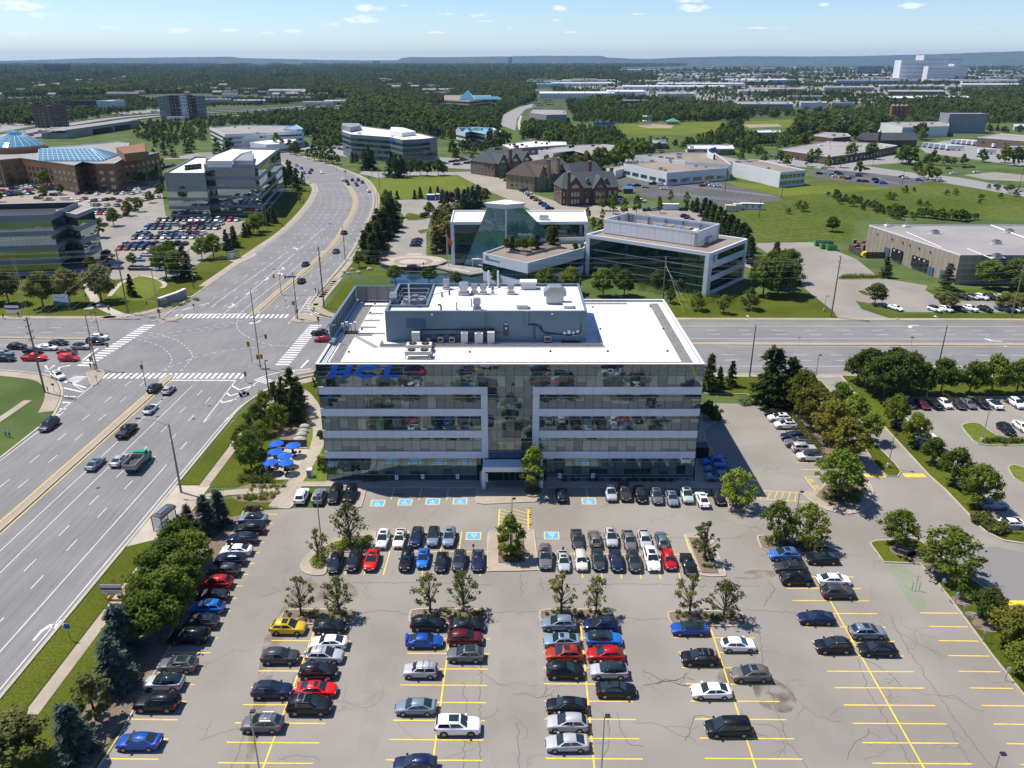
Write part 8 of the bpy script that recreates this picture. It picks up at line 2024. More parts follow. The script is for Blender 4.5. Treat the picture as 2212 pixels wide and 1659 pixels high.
tree(1103,1203,7.2,'oval','dense green tree filling the middle concrete island','leaf',.95,g);tree(1152,1064,8.5,'oval','bright green tree in the round planter by the entrance','lb',.95,None,z=.3);tree(1590,1092,6.8,'airy','bright tree in the planter at the right end of the facade row','lb',1)
tree(1675,1173,7.2,'airy','left of two airy trees on the right-hand island','leaf',.9);tree(1743,1178,7.2,'airy','right of two airy trees on the right-hand island','leaf',.95)
tree(1936,1184,6.6,'airy','wide airy tree on the grass corner right of the lot','leaf',1.15);tree(2045,1240,7.6,'airy','big airy tree on the right verge, lower of the two','leaf',1.2)
tree(2130,1337,4.6,'round','dark round shrub tree on the right verge','leaf_dark',1.15,z=.1);tree(2178,1400,6,'round','golden-green maple on the right verge','lg',1.1,z=.1);tree(2073,1296,2.6,'oval','small sapling in a mulch ring on the right verge','leaf',.9);tree(2215,1470,5.5,'round','green tree cut by the right frame edge, lower verge','leaf',1.1)
tree(1660,873,13.5,'pine','tallest dark pine right of the building','needle',.98);tree(1700,876,11,'pine','dark pine right of the tallest one','needle',1.05)
for i,(px,py,h,w_)in en(((1729,893,9.5,1.15),(1755,925,9,1.15),(1788,957,9,1.1),(1822,999,9,1.2))):tree(px,py,h,'round','golden-green maple %s beside the side bays'%ORD[i],'lg',w_*.85,'golden-green maples beside the side bays')
tree(1807,1079,9,'airy','broad bright green tree on the oval mulch island','lb',1.25,z=.1)
trees([(1813,892,7),(1843,921,7.2),(1876,955,6.4)],'round','lb','from the top on the driveway median',wide=.85,noun='round green tree')
trees([(1868,838,9.5),(1888,852,9),(1908,862,10),(1936,856,10.5),(1958,850,9.5),(1850,828,7),(1920,842,10)],'round','leaf_dark','of the dark clump right of the driveway mouth',wide=1,noun='dense dark tree')
trees([(1985,856,8),(2031,853,8.4),(2092,854,8),(2140,852,9.2),(2194,854,8.4),(2240,853,8)],'round','leaf','from the left along the top of the neighbouring lot',wide=.92,noun='round green tree')
trees([(1931,922,7),(1972,963,6.8),(2009,1003,5.5),(2057,1048,7.2),(2109,1100,8)],'round','leaf','from the top between the driveway and neighbouring lot',wide=.9,noun='round kerbside tree')
trees([(1530,845,9),(1553,838,5.2),(1579,834,6.2)],'spruce','needle','from the left behind the right rear corner',wide=.75,noun='dark spruce');tree(1535,905,4,'shrub','tall bush at the rear of the right wall','leaf_dark',.7)
trees([(478,1134,6.5),(448,1152,6.8),(412,1162,6),(455,1128,4)],'spruce','nb','from the top below the bus shelter',wide=.85,noun='blue-green spruce')
trees([(268,1420,8),(253,1484,7.5),(166,1632,7.2)],'spruce','nb','from the top in the lower left bed',wide=1,noun='large blue spruce')
tree(208,1556,6.5,'oval','pale leafy tree between the blue spruces','lo',1);tree(40,1668,7,'round','broad olive tree cut by the bottom left corner','lo',1.3)
trees([(398,1215,7.5),(420,1238,7),(370,1262,7.5),(400,1290,7.5),(345,1300,8),(375,1335,8),(320,1345,7),(345,1385,7.5),(300,1388,6.5),(390,1250,7),(350,1270,6.5)],'round','leaf','of the dense grove beside the left-edge cars',wide=.95,noun='leafy tree')
trees([(598,905,8.5),(614,885,7.5),(634,893,10.5),(640,912,8),(612,912,8),(648,880,7)],'pine','needle','of the dark clump left of the building',wide=.68,noun='dark pine')
tree(618,912,6.5,'oval','olive leafy tree before the pines left of the building','lo',.9)
trees([(575,912,6.8),(556,938,6.5),(600,930,6),(543,1012,7.5),(533,985,6.5),(566,972,6)],'airy','leaf','of the leafy group beside the patio',wide=.9,noun='leafy tree')
tree(688,850,5.5,'oval','dark evergreen against the left rear corner','leaf_dark',.7);tree(699,1012,2.6,'shrub','round bush at the front left corner of the facade','leaf',.8);tree(695,945,1.8,'shrub','small bush against the left wall','leaf_dark',.7)
for i,(px,py)in en(X(2113,1128,2122,1134,2131,1139,2141,1144,2150,1149,2128,1128,2160,1146)):tree(px,py,1.9,'shrub','brownish shrub %s beside the small sign'%ORD[i],'lo',.8,'shrubs in the corner bed')
def bedp(name,label,px_poly,n,size,leafm,z=.18,h=.5,seed=1):
 r_=np.random.default_rng(seed);P=[G(*p)for p in px_poly];xs=[p[0]for p in P];ys=[p[1]for p in P];cs=[]
 while len(cs)<n:
  x,y=r_.uniform(min(xs),max(xs)),r_.uniform(min(ys),max(ys))
  if sum(((p[1]>y)!=(q[1]>y))and(x<(q[0]-p[0])*(y-p[1])/(q[1]-p[1]+1e-9)+p[0])for p,q in zip(P,P[1:]+P[:1]))%2:cs.append((x,y,z+h*.45))
 me=lfc(cs,[size*(.6+.6*r_.random())for _ in cs],n*42,.17,h/size if h<size else 1);me.materials.append(M[leafm]);o=ob(name,me);return tag(o,label,None,None,'stuff')
bedp('bed_plants','bright low planting in the teardrop island',X(672,1213,678,1225,696,1228,704,1205,712,1191,796,1187,803,1165,770,1164,740,1168,700,1186),70,.65,'lb',h=.6,seed=2)
for k,(x0,x1,yb)in en(((616,762,1318),(892,1046,1317),(1173,1322,1318),(1452,1601,1322))):bedp('bed_plants','scattered low plants on small parking island '+ORD[k],[(x0,yb+2),(x1,yb+2),(x1-4,yb+18),(x0+4,yb+18)],16,.38,'leaf',h=.4,seed=3+k)
bedp('bed_plants','ornamental grasses round the tree on the middle island',X(1080,1180,1130,1180,1132,1212,1100,1215,1080,1213),40,.5,'lg',h=.7,seed=9)
bedp('bed_plants','low plants on the slanting island',X(1490,1170,1528,1170,1548,1236,1520,1234),22,.4,'leaf',h=.4,seed=10);bedp('bed_plants','low plants on the right-hand island',X(1648,1165,1740,1168,1800,1190,1700,1190,1650,1182),30,.5,'leaf_dark',h=.5,seed=11)
bedp('bed_plants','dark low planting on the oval island',X(1768,1072,1800,1088,1850,1088,1858,1060,1800,1056),60,.7,'leaf_dark',h=.6,seed=12);bedp('hedge','dark ivy hedge under the golden-green maples',X(1700,895,1716,896,1770,960,1785,1000,1760,990),70,.8,'leaf_dark',h=1,seed=13)
bedp('bed_plants','low plants in the upper path bed',X(545,1050,618,1049,612,1057,525,1062),16,.4,'leaf',.1,.4,14);bedp('bed_plants','row of small shrubs in the lower path bed',X(510,1076,560,1066,606,1066,600,1080,520,1082),34,.5,'leaf',.1,.5,15)
bedp('ornamental_grass','tall soft green grasses below the patio',X(515,1034,590,1032,592,1044,512,1046),50,.55,'leaf_dark',.1,1.2,16);bedp('hedge','dark low hedge along the right half of the facade',X(1215,1036,1490,1037,1490,1041,1215,1041),90,.5,'leaf_dark',.15,.7,17)
bedp('hedge','dark low hedge along the left half of the facade',X(785,1037,860,1037,860,1041,785,1041),30,.5,'leaf_dark',.15,.8,18);bedp('bed_plants','planting round the planter tree',X(1143,1058,1161,1058,1163,1068,1141,1068),16,.45,'leaf',.4,.5,19)
bedp('hedge','clipped hedge on the neighbouring lot island',X(2128,950,2240,951,2240,958,2128,958),60,.6,'leaf_dark',.1,.9,20);bedp('hedge','clipped hedge between the warehouse drives',X(1818,597,1896,598,1898,602,1818,602),80,.8,'leaf',.1,1.3,21)
bedp('hedge','mixed shrubbery before the dark green glass block',X(1370,600,1470,622,1540,640,1640,655,1650,662,1540,655,1400,632,1330,620),170,1.4,'leaf',.1,1.6,22)
bedp('hedge','juniper hedge at the left-edge bed',X(430,1090,500,1100,500,1110,430,1110),10,.5,'needle',.1,.5,23)
trees([(20,657,10.5),(94,664,11),(151,657,11),(220,652,11.5),(-30,655,10)],'round','lo','from the left before the mirrored office',wide=.95,noun='broad olive-green tree')
tree(286,640,7.2,'spruce','narrow dark spruce beside the curved name wall','needle',.75)
trees([(360,600,11),(385,604,10),(372,585,10.5),(345,580,8)],'round','leaf','of the clump above the name wall',wide=.9,noun='green tree');tree(403,600,11,'pine','dark conifer right of the name wall','needle',.8)
trees([(437,560,8),(462,557,9),(549,507,8.5),(560,500,8)],'round','lb','along the left verge of the road',wide=.9,noun='bright leafy tree')
trees([(491,540,8),(507,534,8.5),(529,512,6),(537,508,6),(577,487,7),(592,482,7),(585,478,6.5)],'spruce','needle','along the left verge of the road',wide=.85,noun='dark conifer')
trees([(602,410,12),(617,404,12),(630,396,13),(643,412,13),(625,388,12),(655,400,8)],'pine','needle','beside the glazed end of the office block',wide=.75,noun='tall pine');tree(648,437,4,'oval','bright young tree near the curved pavement','lb',.8)
trees([(246,488,8),(277,466,7),(300,457,7),(325,438,6),(347,427,7.5),(216,513,8),(213,393,8.5),(245,393,8),(283,397,7),(308,397,7),(335,397,8),(95,432,7),(132,421,6),(99,407,10),(28,402,5),(65,398,5),(287,576,5),(0,436,6),(45,425,3)],'round','leaf','in the big left car park',wide=.85,noun='small green tree')
trees([(200,590,6),(236,575,6)],'round','leaf_dark','behind the corner trees',noun='dark bushy tree')
trees([(125,404,12),(138,404,14),(155,404,9),(305,388,14),(318,386,15),(330,386,14),(342,380,13),(337,362,12)],'fr','leaf_dark','against the ochre brick building',wide=.75,noun='dark tree')
trees([(405,330,11),(415,322,10),(490,330,12),(355,335,10),(500,330,12),(375,340,9),(470,332,12)],'farcon','needle','behind the ochre brick building',wide=1.1,noun='dark conifer')
trees([(791,560,11),(808,566,11),(800,550,12),(818,545,12),(812,530,12),(826,518,12),(840,500,13),(832,510,12),(817,500,10),(846,490,13)],'spruce','needle','of the dark row beside the plaza drive',wide=1.05,noun='big spruce')
trees([(858,470,8),(848,460,7),(836,455,10)],'round','leaf','at the head of the plaza drive',wide=.7,noun='leafy tree')
trees([(944,545,10),(952,535,11),(965,540,11),(972,525,11),(958,510,10),(945,500,9.5),(978,505,11),(968,490,10),(985,490,10)],'cedar','lo','of the hedge-like row left of the glass wing',wide=1.5,noun='tall cedar')
trees([(845,430,4.5),(858,430,4.5),(896,430,5),(908,428,6),(930,423,5),(946,424,5.5),(984,428,5)],'spruce','needle','along the lower edge of the great lawn',wide=.9,noun='small spruce')
trees([(957,458,11),(966,462,11),(990,448,10),(1003,452,10),(1022,450,11),(1032,446,11),(1012,442,9)],'spruce','nb','behind the glass wing',wide=.9,noun='blue spruce')
tree(928,466,6.5,'round','round green tree on the plaza drive island','leaf',.9);tree(917,470,3,'shrub','dark round bush on the plaza drive island','leaf_dark',.9);tree(1048,440,8,'round','reddish-green tree beside the village street','lo',.9);tree(976,445,7,'round','purple-leaved tree among the blue spruces','leaf_purple',.9)
tree(776,578,6,'round','pale green tree over white flowers at the road corner','lb',.8);tree(854,608,5.5,'round','round tree on the pond bank, left','leaf',1.2);tree(927,612,5.5,'round','round tree on the pond bank, middle','leaf',1.2);tree(985,616,4.5,'round','round tree on the pond bank, right','leaf_dark',1.1);tree(1073,612,5,'round','round tree on the pond bank below the terrace wing','leaf',1.1)
trees([(1180,634,8.5),(1232,634,8.5),(1303,640,9),(1348,640,8.5)],'round','leaf','from the left before the long green glass block',wide=1,noun='round green tree')
trees([(1240,592,11),(1258,588,10)],'spruce','nb','between the terrace wing and long glass block',wide=.95,noun='blue spruce')
trees([(1330,610,6),(1345,600,5.5),(1398,600,8),(1420,622,6),(1470,628,5)],'round','leaf_dark','against the long green glass wall',wide=1,noun='small dark tree')
trees([(1448,655,4.5),(1506,670,5.5),(1563,677,5.5),(1618,668,6.5)],'airy','leaf','from the left on the clipped lawn',wide=1,noun='young tree')
trees([(1648,638,12),(1680,640,12.5),(1705,636,10.5),(1665,620,12),(1700,610,11),(1640,610,9),(1690,596,9)],'round','leaf','of the big clump right of the glass block',wide=.95,noun='large green tree');tree(1673,575,9,'spruce','pointed spruce above the big clump','needle',.9)
trees([(1520,468,9),(1530,480,10),(1540,487,10),(1552,495,10),(1562,505,10),(1575,515,10),(1588,525,10),(1600,535,10),(1612,545,10),(1582,500,7),(1620,555,8),(1504,458,7),(1495,455,5),(1483,452,4),(1608,525,8)],'spruce','needle','of the slanting row behind the glass block',wide=1,noun='dark conifer')
trees([(1300,455,8),(1325,462,9),(1347,466,8.5),(1318,455,8),(1375,462,9),(1425,460,6),(1448,437,6.5),(1424,445,5),(1482,432+12,7),(1269,475,6),(1301,475,5),(1281,498,6),(1296,505,6)],'oval','leaf','behind the white-roofed glass wing',wide=.85,noun='slim green tree')
bedrow=[(1094,548,4),(1105,549,5),(1118,551,4),(1132,552,4.5),(1148,548,4.2),(1160,546,5),(1188,536,6.2),(1198,538,6.2)]
for i,(px,py,h)in en(bedrow):tree(px,py-0,h,'cedar' if i in(1,5,6,7)else 'round','evergreen %s from left in the roof terrace planter'%ORD[i],'leaf_dark' if i%2 else 'leaf',1.3 if i in(1,5,6,7)else.8,'planter trees on the roof terrace',xy=G(px,py-8,9.5),z=9.6)
trees([(1889,658,6.8)],'round','lo','on the verge at the warehouse drive',wide=1.1,noun='round olive tree');trees([(2043,668,5.5),(2166,670,5.5),(2205,672,5.5)],'round','lo','from the left along the warehouse kerb',wide=1.2,noun='round olive tree')
tree(2043,626,9,'pine','dark spruce against the warehouse front','needle',.85);tree(2132,623,9.5,'round','bright lime-green tree against the warehouse front','lb',1);tree(2186,624,10,'round','darker tree beside the lime-green one','leaf',.95);tree(2215,640,9,'round','dark tree at the right frame edge by the warehouse','leaf_dark',1);tree(1911,599,7.5,'pine','sparse leaning pine before the loading docks','needle',.8);tree(1797,500,6.5,'round','lone dark bush in the meadow','leaf_dark',1.1)
rs_=random.Random(9)
for i in rg(46):
 t_=i/46;px=1790+185*t_+rs_.uniform(-14,14);py=424+48*t_**.8+rs_.uniform(-6,8)
 tree(px,py,rs_.uniform(2,4.2),'fr','bush %s of the slanting meadow thicket'%(ORD[i]if i<40 else 'late '+ORD[i-40]),'leaf_dark' if i%3 else 'leaf',1.15,'thicket across the meadow',cat='bush',name='bush')
for i in rg(12):px=1985+i*11;py=478-abs(i-8)*1.2;tree(px,py,rs_.uniform(3,6),'fr','bush %s of the row behind the warehouse roof'%ORD[i],'leaf',1.1,'bushes behind the warehouse',cat='bush',name='bush')
for i,(px,py,h)in en(((2063,421,3.6),(2045,422,3),(2118,431,3.4),(2135,407,2.6),(2155,412,2.6),(2180,417,5),(2195,424,4),(2160,428,3),(2115,440,2),(1985,443,3),(2000,446,3),(2008,448,2),(1955,416,4),(1973,414,2.5),(2268,430,5),(1735,457,5),(1725,450,4),(1702,462,3),(1920,430,4),(1930,432,4))):tree(px,py,h,'fr','lone meadow shrub %s'%ORD[i],'leaf',1.1,'scattered meadow shrubs',cat='bush',name='bush')
trees([(1957,355,13),(1948,352,12),(1967,356,12),(2003,362,9),(2015,356,10),(1982,374,8),(2058,359,6),(2080,355,7),(2005,388,9),(2020,391,8),(1990,384,6),(2170,352,12),(2190,358,13),(2208,350,12),(2120,350,9),(2040,358,7)],'fr','leaf','around the junction at the far right',wide=.95,noun='round tree')
trees([(1750,350,9),(1765,352,10),(1880,344,12),(1835,348,12),(1840,342,11),(1815,362,8),(1787,362,8),(1855,375,8),(1745,360,8),(1700,358,8),(1685,352,9),(1650,356,7),(1600,345,8)],'fr','leaf','before the low red brick building',wide=.95,noun='round tree')
trees([(762,352,8),(788,368,15),(797,366,16),(805,368,14),(846,382,16),(856,384,15),(868,384,14),(770,350,7)],'pine','needle','before the grey office with the blue sign',wide=.75,noun='dark pine')
trees([(861,380,9),(873,380,8.5),(886,380,9.5),(908,379,10),(923,380,9),(947,379,10.5),(960,379,7)],'round','leaf','of the row above the great lawn',wide=.85,noun='rounded green tree')
trees([(679,347,12),(692,349,11),(704,353,12),(718,354,11),(640,336,11),(628,333,11),(612,328,10),(600,325,14),(730,355,7),(665,343,7)],'oval','leaf','along the upper kerb of the bending road',wide=1,noun='dark green street tree')
trees([(1203,362,10),(1215,364,10),(1232,368,9),(1252,370,10),(1268,366,11),(1290,366,14),(1300,364,14),(1330,362,15),(1345,358,15),(1325,368,14),(1358,350,12),(1366,345,13),(1390,338,12),(1265,358,10),(1180,360,8),(1245,362,10)],'fr','leaf','behind the village roofs',wide=.95,noun='green tree');tree(1272,372,10,'fr','purple-leaved tree behind the village roofs','leaf_purple',.9)
tree(1528,388,6,'oval','thin young tree against the long white factory wing','leaf',.7);tree(1060,365,9,'round','green tree before the farthest brick building','leaf',1);tree(1057,378,8,'round','lower green tree before the farthest brick building','lb',.9)
trees([(978,340,12),(1000,330,10),(1015,330,10),(1028,332,9),(1045,335,10),(1060,322,16),(1075,320,15),(1090,318,14),(985,345,8),(1020,345,5),(1045,352,5),(1060,308,10)],'fr','leaf_dark','right of the grey office',wide=.9,noun='dark green tree')
# ---- woods too many to count: instanced, one object each
protos=bpy.data.collections.new('tree_sources')
def proto(kind,i,leaf,nm):
 me=TP[kind][i][0].copy();me.materials.clear();me.materials.append(M[leaf]);o=bpy.data.objects.new(nm,me);protos.objects.link(o);return o
for k,(kd,i,lf)in en(Y('fr 0 leaf_wood,fr 1 leaf_wood,fr 2 leaf_wood2,fr 0 leaf_wood3,farcon 0 needle')):
 if lf not in M:M[lf]=lfm(lf,*{'leaf_wood':((.068,.104,.018),(.145,.19,.036)),'leaf_wood2':((.1,.145,.022),(.19,.24,.04)),'leaf_wood3':((.05,.076,.018),(.105,.135,.032))}[lf])
 proto(kd,i,lf,'wood_tree_%s'%'abcde'[k])
def scatter(name,label,pts):
 pts=np.array(pts,np.float32);me=bpy.data.meshes.new(name);me.vertices.add(len(pts));me.vertices.foreach_set('co',pts[:,:3].ravel())
 a=me.attributes.new('size','FLOAT','POINT');a.data.foreach_set('value',pts[:,3]);a=me.attributes.new('turn','FLOAT','POINT');a.data.foreach_set('value',(rt.random(len(pts))*6.28).astype(np.float32));me.update()
 o=ob(name,me);tag(o,label,None,None,'stuff')
 ng=bpy.data.node_groups.new(name+'_nodes','GeometryNodeTree');ng.interface.new_socket('Geometry',in_out='INPUT',socket_type='NodeSocketGeometry');ng.interface.new_socket('Geometry',in_out='OUTPUT',socket_type='NodeSocketGeometry')
 N=ng.nodes.new;L=lk(ng);gi,go=N('NodeGroupInput'),N('NodeGroupOutput');ip=N('GeometryNodeInstanceOnPoints');ci=N('GeometryNodeCollectionInfo')
 dv(ci,'Collection',protos);dv(ci,'Separate Children',True);dv(ci,'Reset Children',True)
 m2p=N('GeometryNodeMeshToPoints');L(gi,m2p.inputs[0]);L(m2p,ip.inputs['Points']);L(ci,ip.inputs['Instance']);dv(ip,'Pick Instance',True)
 na=N('GeometryNodeInputNamedAttribute');na.data_type='FLOAT';dv(na,'Name','size');L(na,ip.inputs['Scale'])
 nb=N('GeometryNodeInputNamedAttribute');nb.data_type='FLOAT';dv(nb,'Name','turn');cx=N('ShaderNodeCombineXYZ');L(nb,cx.inputs[2]);L(cx,ip.inputs['Rotation'])
 rv=N('FunctionNodeRandomValue');rv.data_type='INT';dv(rv,4,0);dv(rv,5,4);L(rv.outputs[2],ip.inputs['Instance Index'])
 L(ip,go.inputs[0]);md=o.modifiers.new('instances','NODES');md.node_group=ng;return o
FOOT=[]
for o in col.objects:
 if o.parent and o.parent.parent is None and o.name.split('.')[0]=='wall' and o.parent.get('category'):
  l=o.parent.location;V=[v.co for v in o.data.vertices];FOOT.append((min(v.x for v in V)+l.x,max(v.x for v in V)+l.x,min(v.y for v in V)+l.y,max(v.y for v in V)+l.y))
FA=np.array(FOOT)
def mass(name,label,n,x0,x1,y0,y1,w_,d_,h_,walls,roofs,gable=False):
 mb=MB();ms=[M[k]for k in walls+roofs]
 for k in rg(n):
  px,py=rb.uniform(x0,x1),y0+(y1-y0)*rb.random()**1.4;x,y=G(px,py);s=rb.uniform(.6,1.4);w,d,h=w_*s*rb.uniform(.6,1.6),d_*s,h_*rb.uniform(.7,1.2);q=rb.randrange(len(walls));v=len(walls)+rb.randrange(len(roofs))
  if any(a-10<x<b+10 and c-10<y<e+10 for a,b,c,e in FOOT):continue
  P=[(x-w/2,y-d/2),(x+w/2,y-d/2),(x+w/2,y+d/2),(x-w/2,y+d/2)];mb.prism(P,0,h,q,v)
  if gable:mb.loft([[(x-w/2,y-d/2,h),(x-w/2,y+d/2,h),(x-w/2,y,h+3)],[(x+w/2,y-d/2,h),(x+w/2,y+d/2,h),(x+w/2,y,h+3)]],v)
 tag(mb.bd(name,ms),label,kind='stuff')
mass('distant_sheds','hazy rows of pale sheds on the far industrial plain',230,1170,2400,143,182,70,35,9,['ww','bw','gw'],['wf','wf','gg'])
mass('distant_houses','small house roofs showing between the trees',420,-200,1120,141,212,16,11,6,['bw','bb','ww'],['bs','gg','slate'],True)
def inp(x,y,P):return sum(((p[1]>y)!=(q[1]>y))and(x<(q[0]-p[0])*(y-p[1])/(q[1]-p[1]+1e-9)+p[0])for p,q in zip(P,P[1:]+P[:1]))%2==1
NO=[X(-300,300,0,288,120,270,280,245,420,234,560,230,740,218,745,234,575,248,430,256,280,268,130,288,0,314,-300,332),smooth,X(1335,270,1380,266,1560,262,1555,280,1480,292,1345,290),X(1600,262,1720,258,1720,275,1600,278),
[(1985,318),(2040,304),(2500,300),(2500,375),(2212,360),(2110,345),(2000,330)],X(1150,217,1200,217,1200,234,1150,234)]
rw=random.Random(4)
def wood(name,label,poly,dens=1,h=1,gap=.0):
 xs=[p[0]for p in poly];ys=[p[1]for p in poly];out=[];A=.5*abs(sum(p[0]*q[1]-q[0]*p[1]for p,q in zip(poly,poly[1:]+poly[:1])))
 y=min(ys)
 while y<max(ys):
  D=G(1106,y)[1];s=max(1,min(2.3,D/2400));wpx=8*s*FPX/D;step=max(.55,min(2.6,9*s*FPX*CAM_H/D/D*1.3))
  x=min(xs)+rw.uniform(0,wpx)
  while x<max(xs):
   if inp(x,y,poly)and inp(x,y-8.5*s*h*FPX/D,poly)and rw.random()<dens and not any(inp(x,y,q)for q in NO):
    X,Y=G(x,y+rw.uniform(-.5,.5)*step)
    if not len(FA)or not np.any((FA[:,0]-7<X)&(X<FA[:,1]+7)&(FA[:,2]-9<Y)&(Y<FA[:,3]+7)):out.append((X,Y,-.3,s*h*rw.uniform(.75,1.3)*(1+.35*sin(X*.013+Y*.004))))
   x+=wpx*rw.uniform(.6,1.2)
  y+=step
 if out:scatter(name,label,out)
wood('distant_woods','continuous woods and leafy suburbs running to the horizon on the left',X(-500,134,560,134,1150,136,1500,136,1480,143,1300,148,1400,160,1440,172,1330,175,1180,178,1150,195,1165,215,1140,224,1080,246,1072,300,1000,302,950,280,770,258,742,236,765,214,640,203,350,203,160,208,-500,214),.97,1.1)
wood('wood_belt','dense woodland belt across the right middle distance',X(1128,262,1165,250,1225,262,1330,266,1345,290,1480,292,1560,268,1600,258,1600,280,1720,277,1720,248,1790,238,1860,230,2000,216,2110,198,2212,180,2500,170,2500,262,2110,268,2060,292,1990,306,1965,290,1900,280,1885,305,1800,300,1745,312,1700,325,1640,335,1560,330,1490,322,1420,325,1400,345,1340,335,1220,312,1130,302),.95,1)
wood('wood_patch','dark wood behind the cinema-like block',X(1222,216,1335,212,1345,228,1420,242,1425,262,1330,256,1235,246),1,1.1)
wood('wood_patch','trees between the motorway and the white office',X(290,258,430,246,600,236,760,238,775,262,738,300,650,280,560,272,450,276,440,312,330,314,290,295),.7,.8)
wood('wood_patch','leafy slope behind the grey office',X(560,260,740,246,930,258,1000,276,990,306,760,278,735,324,690,322,600,312,655,285),.8,.8)
wood('tree_scatter','trees dotted among the distant warehouses',X(1190,150,2400,140,2400,235,1800,250,1600,256,1430,256,1340,212,1200,210,1180,180),.2,.85)
wood('tree_scatter','trees scattered along the motorway at left',X(-300,214,700,206,760,216,560,228,400,233,280,243,120,268,-300,292),.65,.8)
wood('tree_scatter','trees along the curving far road',X(1040,236,1088,232,1120,226,1112,232,1085,250,1080,272,1060,280),.7,.7)
wood('tree_scatter','trees right of the curving far road',X(1128,262,1160,255,1200,262,1300,282,1330,300,1200,300,1130,290),.8,.75)
wood('tree_scatter','roadside trees by the far junction',X(1395,318,1500,336,1600,340,1700,340,1690,318,1640,316,1480,318),.35,.7)
wood('tree_scatter','trees behind the ochre brick building',X(250,296,350,300,440,318,480,322,470,330,400,322,340,320,290,304),.5,.8)
wood('tree_scatter','trees around the church',X(1740,300,1870,300,1880,312,2000,322,2090,296,2110,300,2000,330,1990,325,1900,312,1860,318,1740,312),.55,.8)
wood('tree_scatter','trees at the right of the trailer yard',X(2130,268,2400,262,2400,290,2250,288,2130,290),.6,.8)
wood('wood_patch','trees around the far side of the ball fields',X(1400,225,1600,222,1620,262,1560,262,1380,268,1330,268,1230,264,1235,240),.8,.9)
# ------------------------------------------------------------------ poles, wires, signals, street furniture
def lamp(base,top,label,arm=None,heads=1,m='sP',grp=None,r=.11,z=0,hmul=1,headm='dm',h=None):
 x,y=G(*base);h=h or hgt(top,base);t_=th('lamp_post',label,0,(x,y,z),0,grp)
 mcy('pole',M[m],t_,0,0,0,h,r*1.25,8,0,r*.7)
 if arm:
  ax,ay=arm;mtb('arm',M.galv,t_,[(0,0,h-.5),(ax*.35,ay*.35,h+.35),(ax,ay,h+.7)],.055,6);l=hypot(ax,ay)
  mb=MB();T=MTr((ax,ay,h+.7))@MRo(atan2(ay,ax),4,'Z');mb.box(-.1,.75,-.16,.16,-.08,.07,0,T);mb.bd('lamp_head',M[headm],t_)
 else:
  for k in rg(heads):mb=MB();s=-1 if k else 1;mb.box(s*.05,s*.55,-.2,.2,h-.02,h+.13)if s>0 else mb.box(s*.55,s*.05,-.2,.2,h-.02,h+.13);mb.bd('lamp_head',M[headm],t_)
 return t_,(x,y,h)
def llp(base,top,label,grp='lamp posts in the parking lots',h=None):
 t_,(x,y,hh)=lamp(base,top,label,None,1,'galv',grp,.09,.1,h=h);mcy('concrete_base',M.concrete,t_,0,0,0,.75,.32,12)
llp((696.5,1189),(684,1070),'lamp post on the leafy teardrop island');llp((1106,1196),(1106,1042),'lamp post behind the tree on the middle island',h=9.5)
llp((565,1690),(549.5,1537),'lamp post cut by the lower frame edge, left one',h=9.5);llp((1297,1700),(1301,1531),'lamp post cut by the lower frame edge, middle one',h=9.5);llp((2118,1760),(2115,1646),'lamp head rising at the lower frame edge, right',h=8)
llp((1710,1175),(1727,1064),'lamp post between the two airy trees on the right island');llp((1918,1010),(1933.6,940),'lamp post at the tip of the driveway median');llp((2120,955),(2137,887),'lamp post on the neighbouring lot grass island');llp((1760,826),(1768,768),'lamp post at the top of the driveway median');llp((2000,862),(2020,800),'pale lamp post behind the trees of the neighbouring lot');llp((1780,672),(1785,655),'short white lamp post on the verge by the warehouse drive',h=4.5)
g='street lamps along the wide road'
lamp((391.7,1064),(363.8,916),'near street lamp on a tall pole beside the bus stop',(-5,.6),m='cP',grp=g,r=.17);lamp((643,689),(632,588),'street lamp rising from the far right corner island',(-5,.5),m='cP',grp=g,r=.15);lamp((746,562),(739,488),'street lamp on the right pavement beyond the junction',(-4.5,.5),m='cP',grp=g,r=.14)
lamp((579,507),(572,441),'street lamp on the left verge beyond the junction',(4,.5),m='cP',grp=g,r=.14);lamp((656,440),(652,386),'street lamp on the left verge near the mirrored block',(3.5,.3),m='cP',grp=g,r=.14);lamp((816.5,450),(815.5,410),'dark pole at the right kerb of the curving road',None,1,'wP',g,.12);lamp((820,407),(817,354),'tall pole by the corner of the great lawn',None,1,'wP',g,.14)
lamp((1619,814),(1638.6,702),'street lamp just right of the building on the cross road',(-.8,4),m='wP',grp='lamps on the cross road',r=.16,headm='wm');lamp((2022,812),(2048,702),'street lamp farther right on the cross road',(-.8,4),m='wP',grp='lamps on the cross road',r=.16,headm='wm')
lamp((209,796),(183,677),'street lamp on the left corner island',(2.6,-1),m='sP',grp=g,r=.15);lamp((214,718),(206,679),'short pole in the median of the left arm',None,1,'sP',g,.1);lamp((582,857),(574,779),'dark pole at the near right corner pavement',None,1,'wP',g,.15);lamp((419,623),(407,540),'pole on the left verge beside the name wall',None,1,'wP',g,.15)
for i,(bx,by,ux,uy,l)in en(((1566,415,1571,362,'right of the dark car park corner'),(1688,428,1694,377,'beside the row of square windows'),(1488,396,1492,368,'in front of the white factory'),(1660,395,1663,366,'on the lawn by the long white wing'),(1994,395,2001,364,'right of the bright blue car'),(2200,412,2212,358,'at the far right road edge'),(2212,360,2225,300,'right of the trailers'),(1885,358,1897,313,'by the red brick building'),(1948,400,1952,368,'among cars at the far right'),(1640,470,1644,430,'in the meadow beside the cabins'))):
 lamp((bx,by),(ux,uy),'thin dark lamp pole '+l,None,1,'dm','thin lamp poles far right',.12)
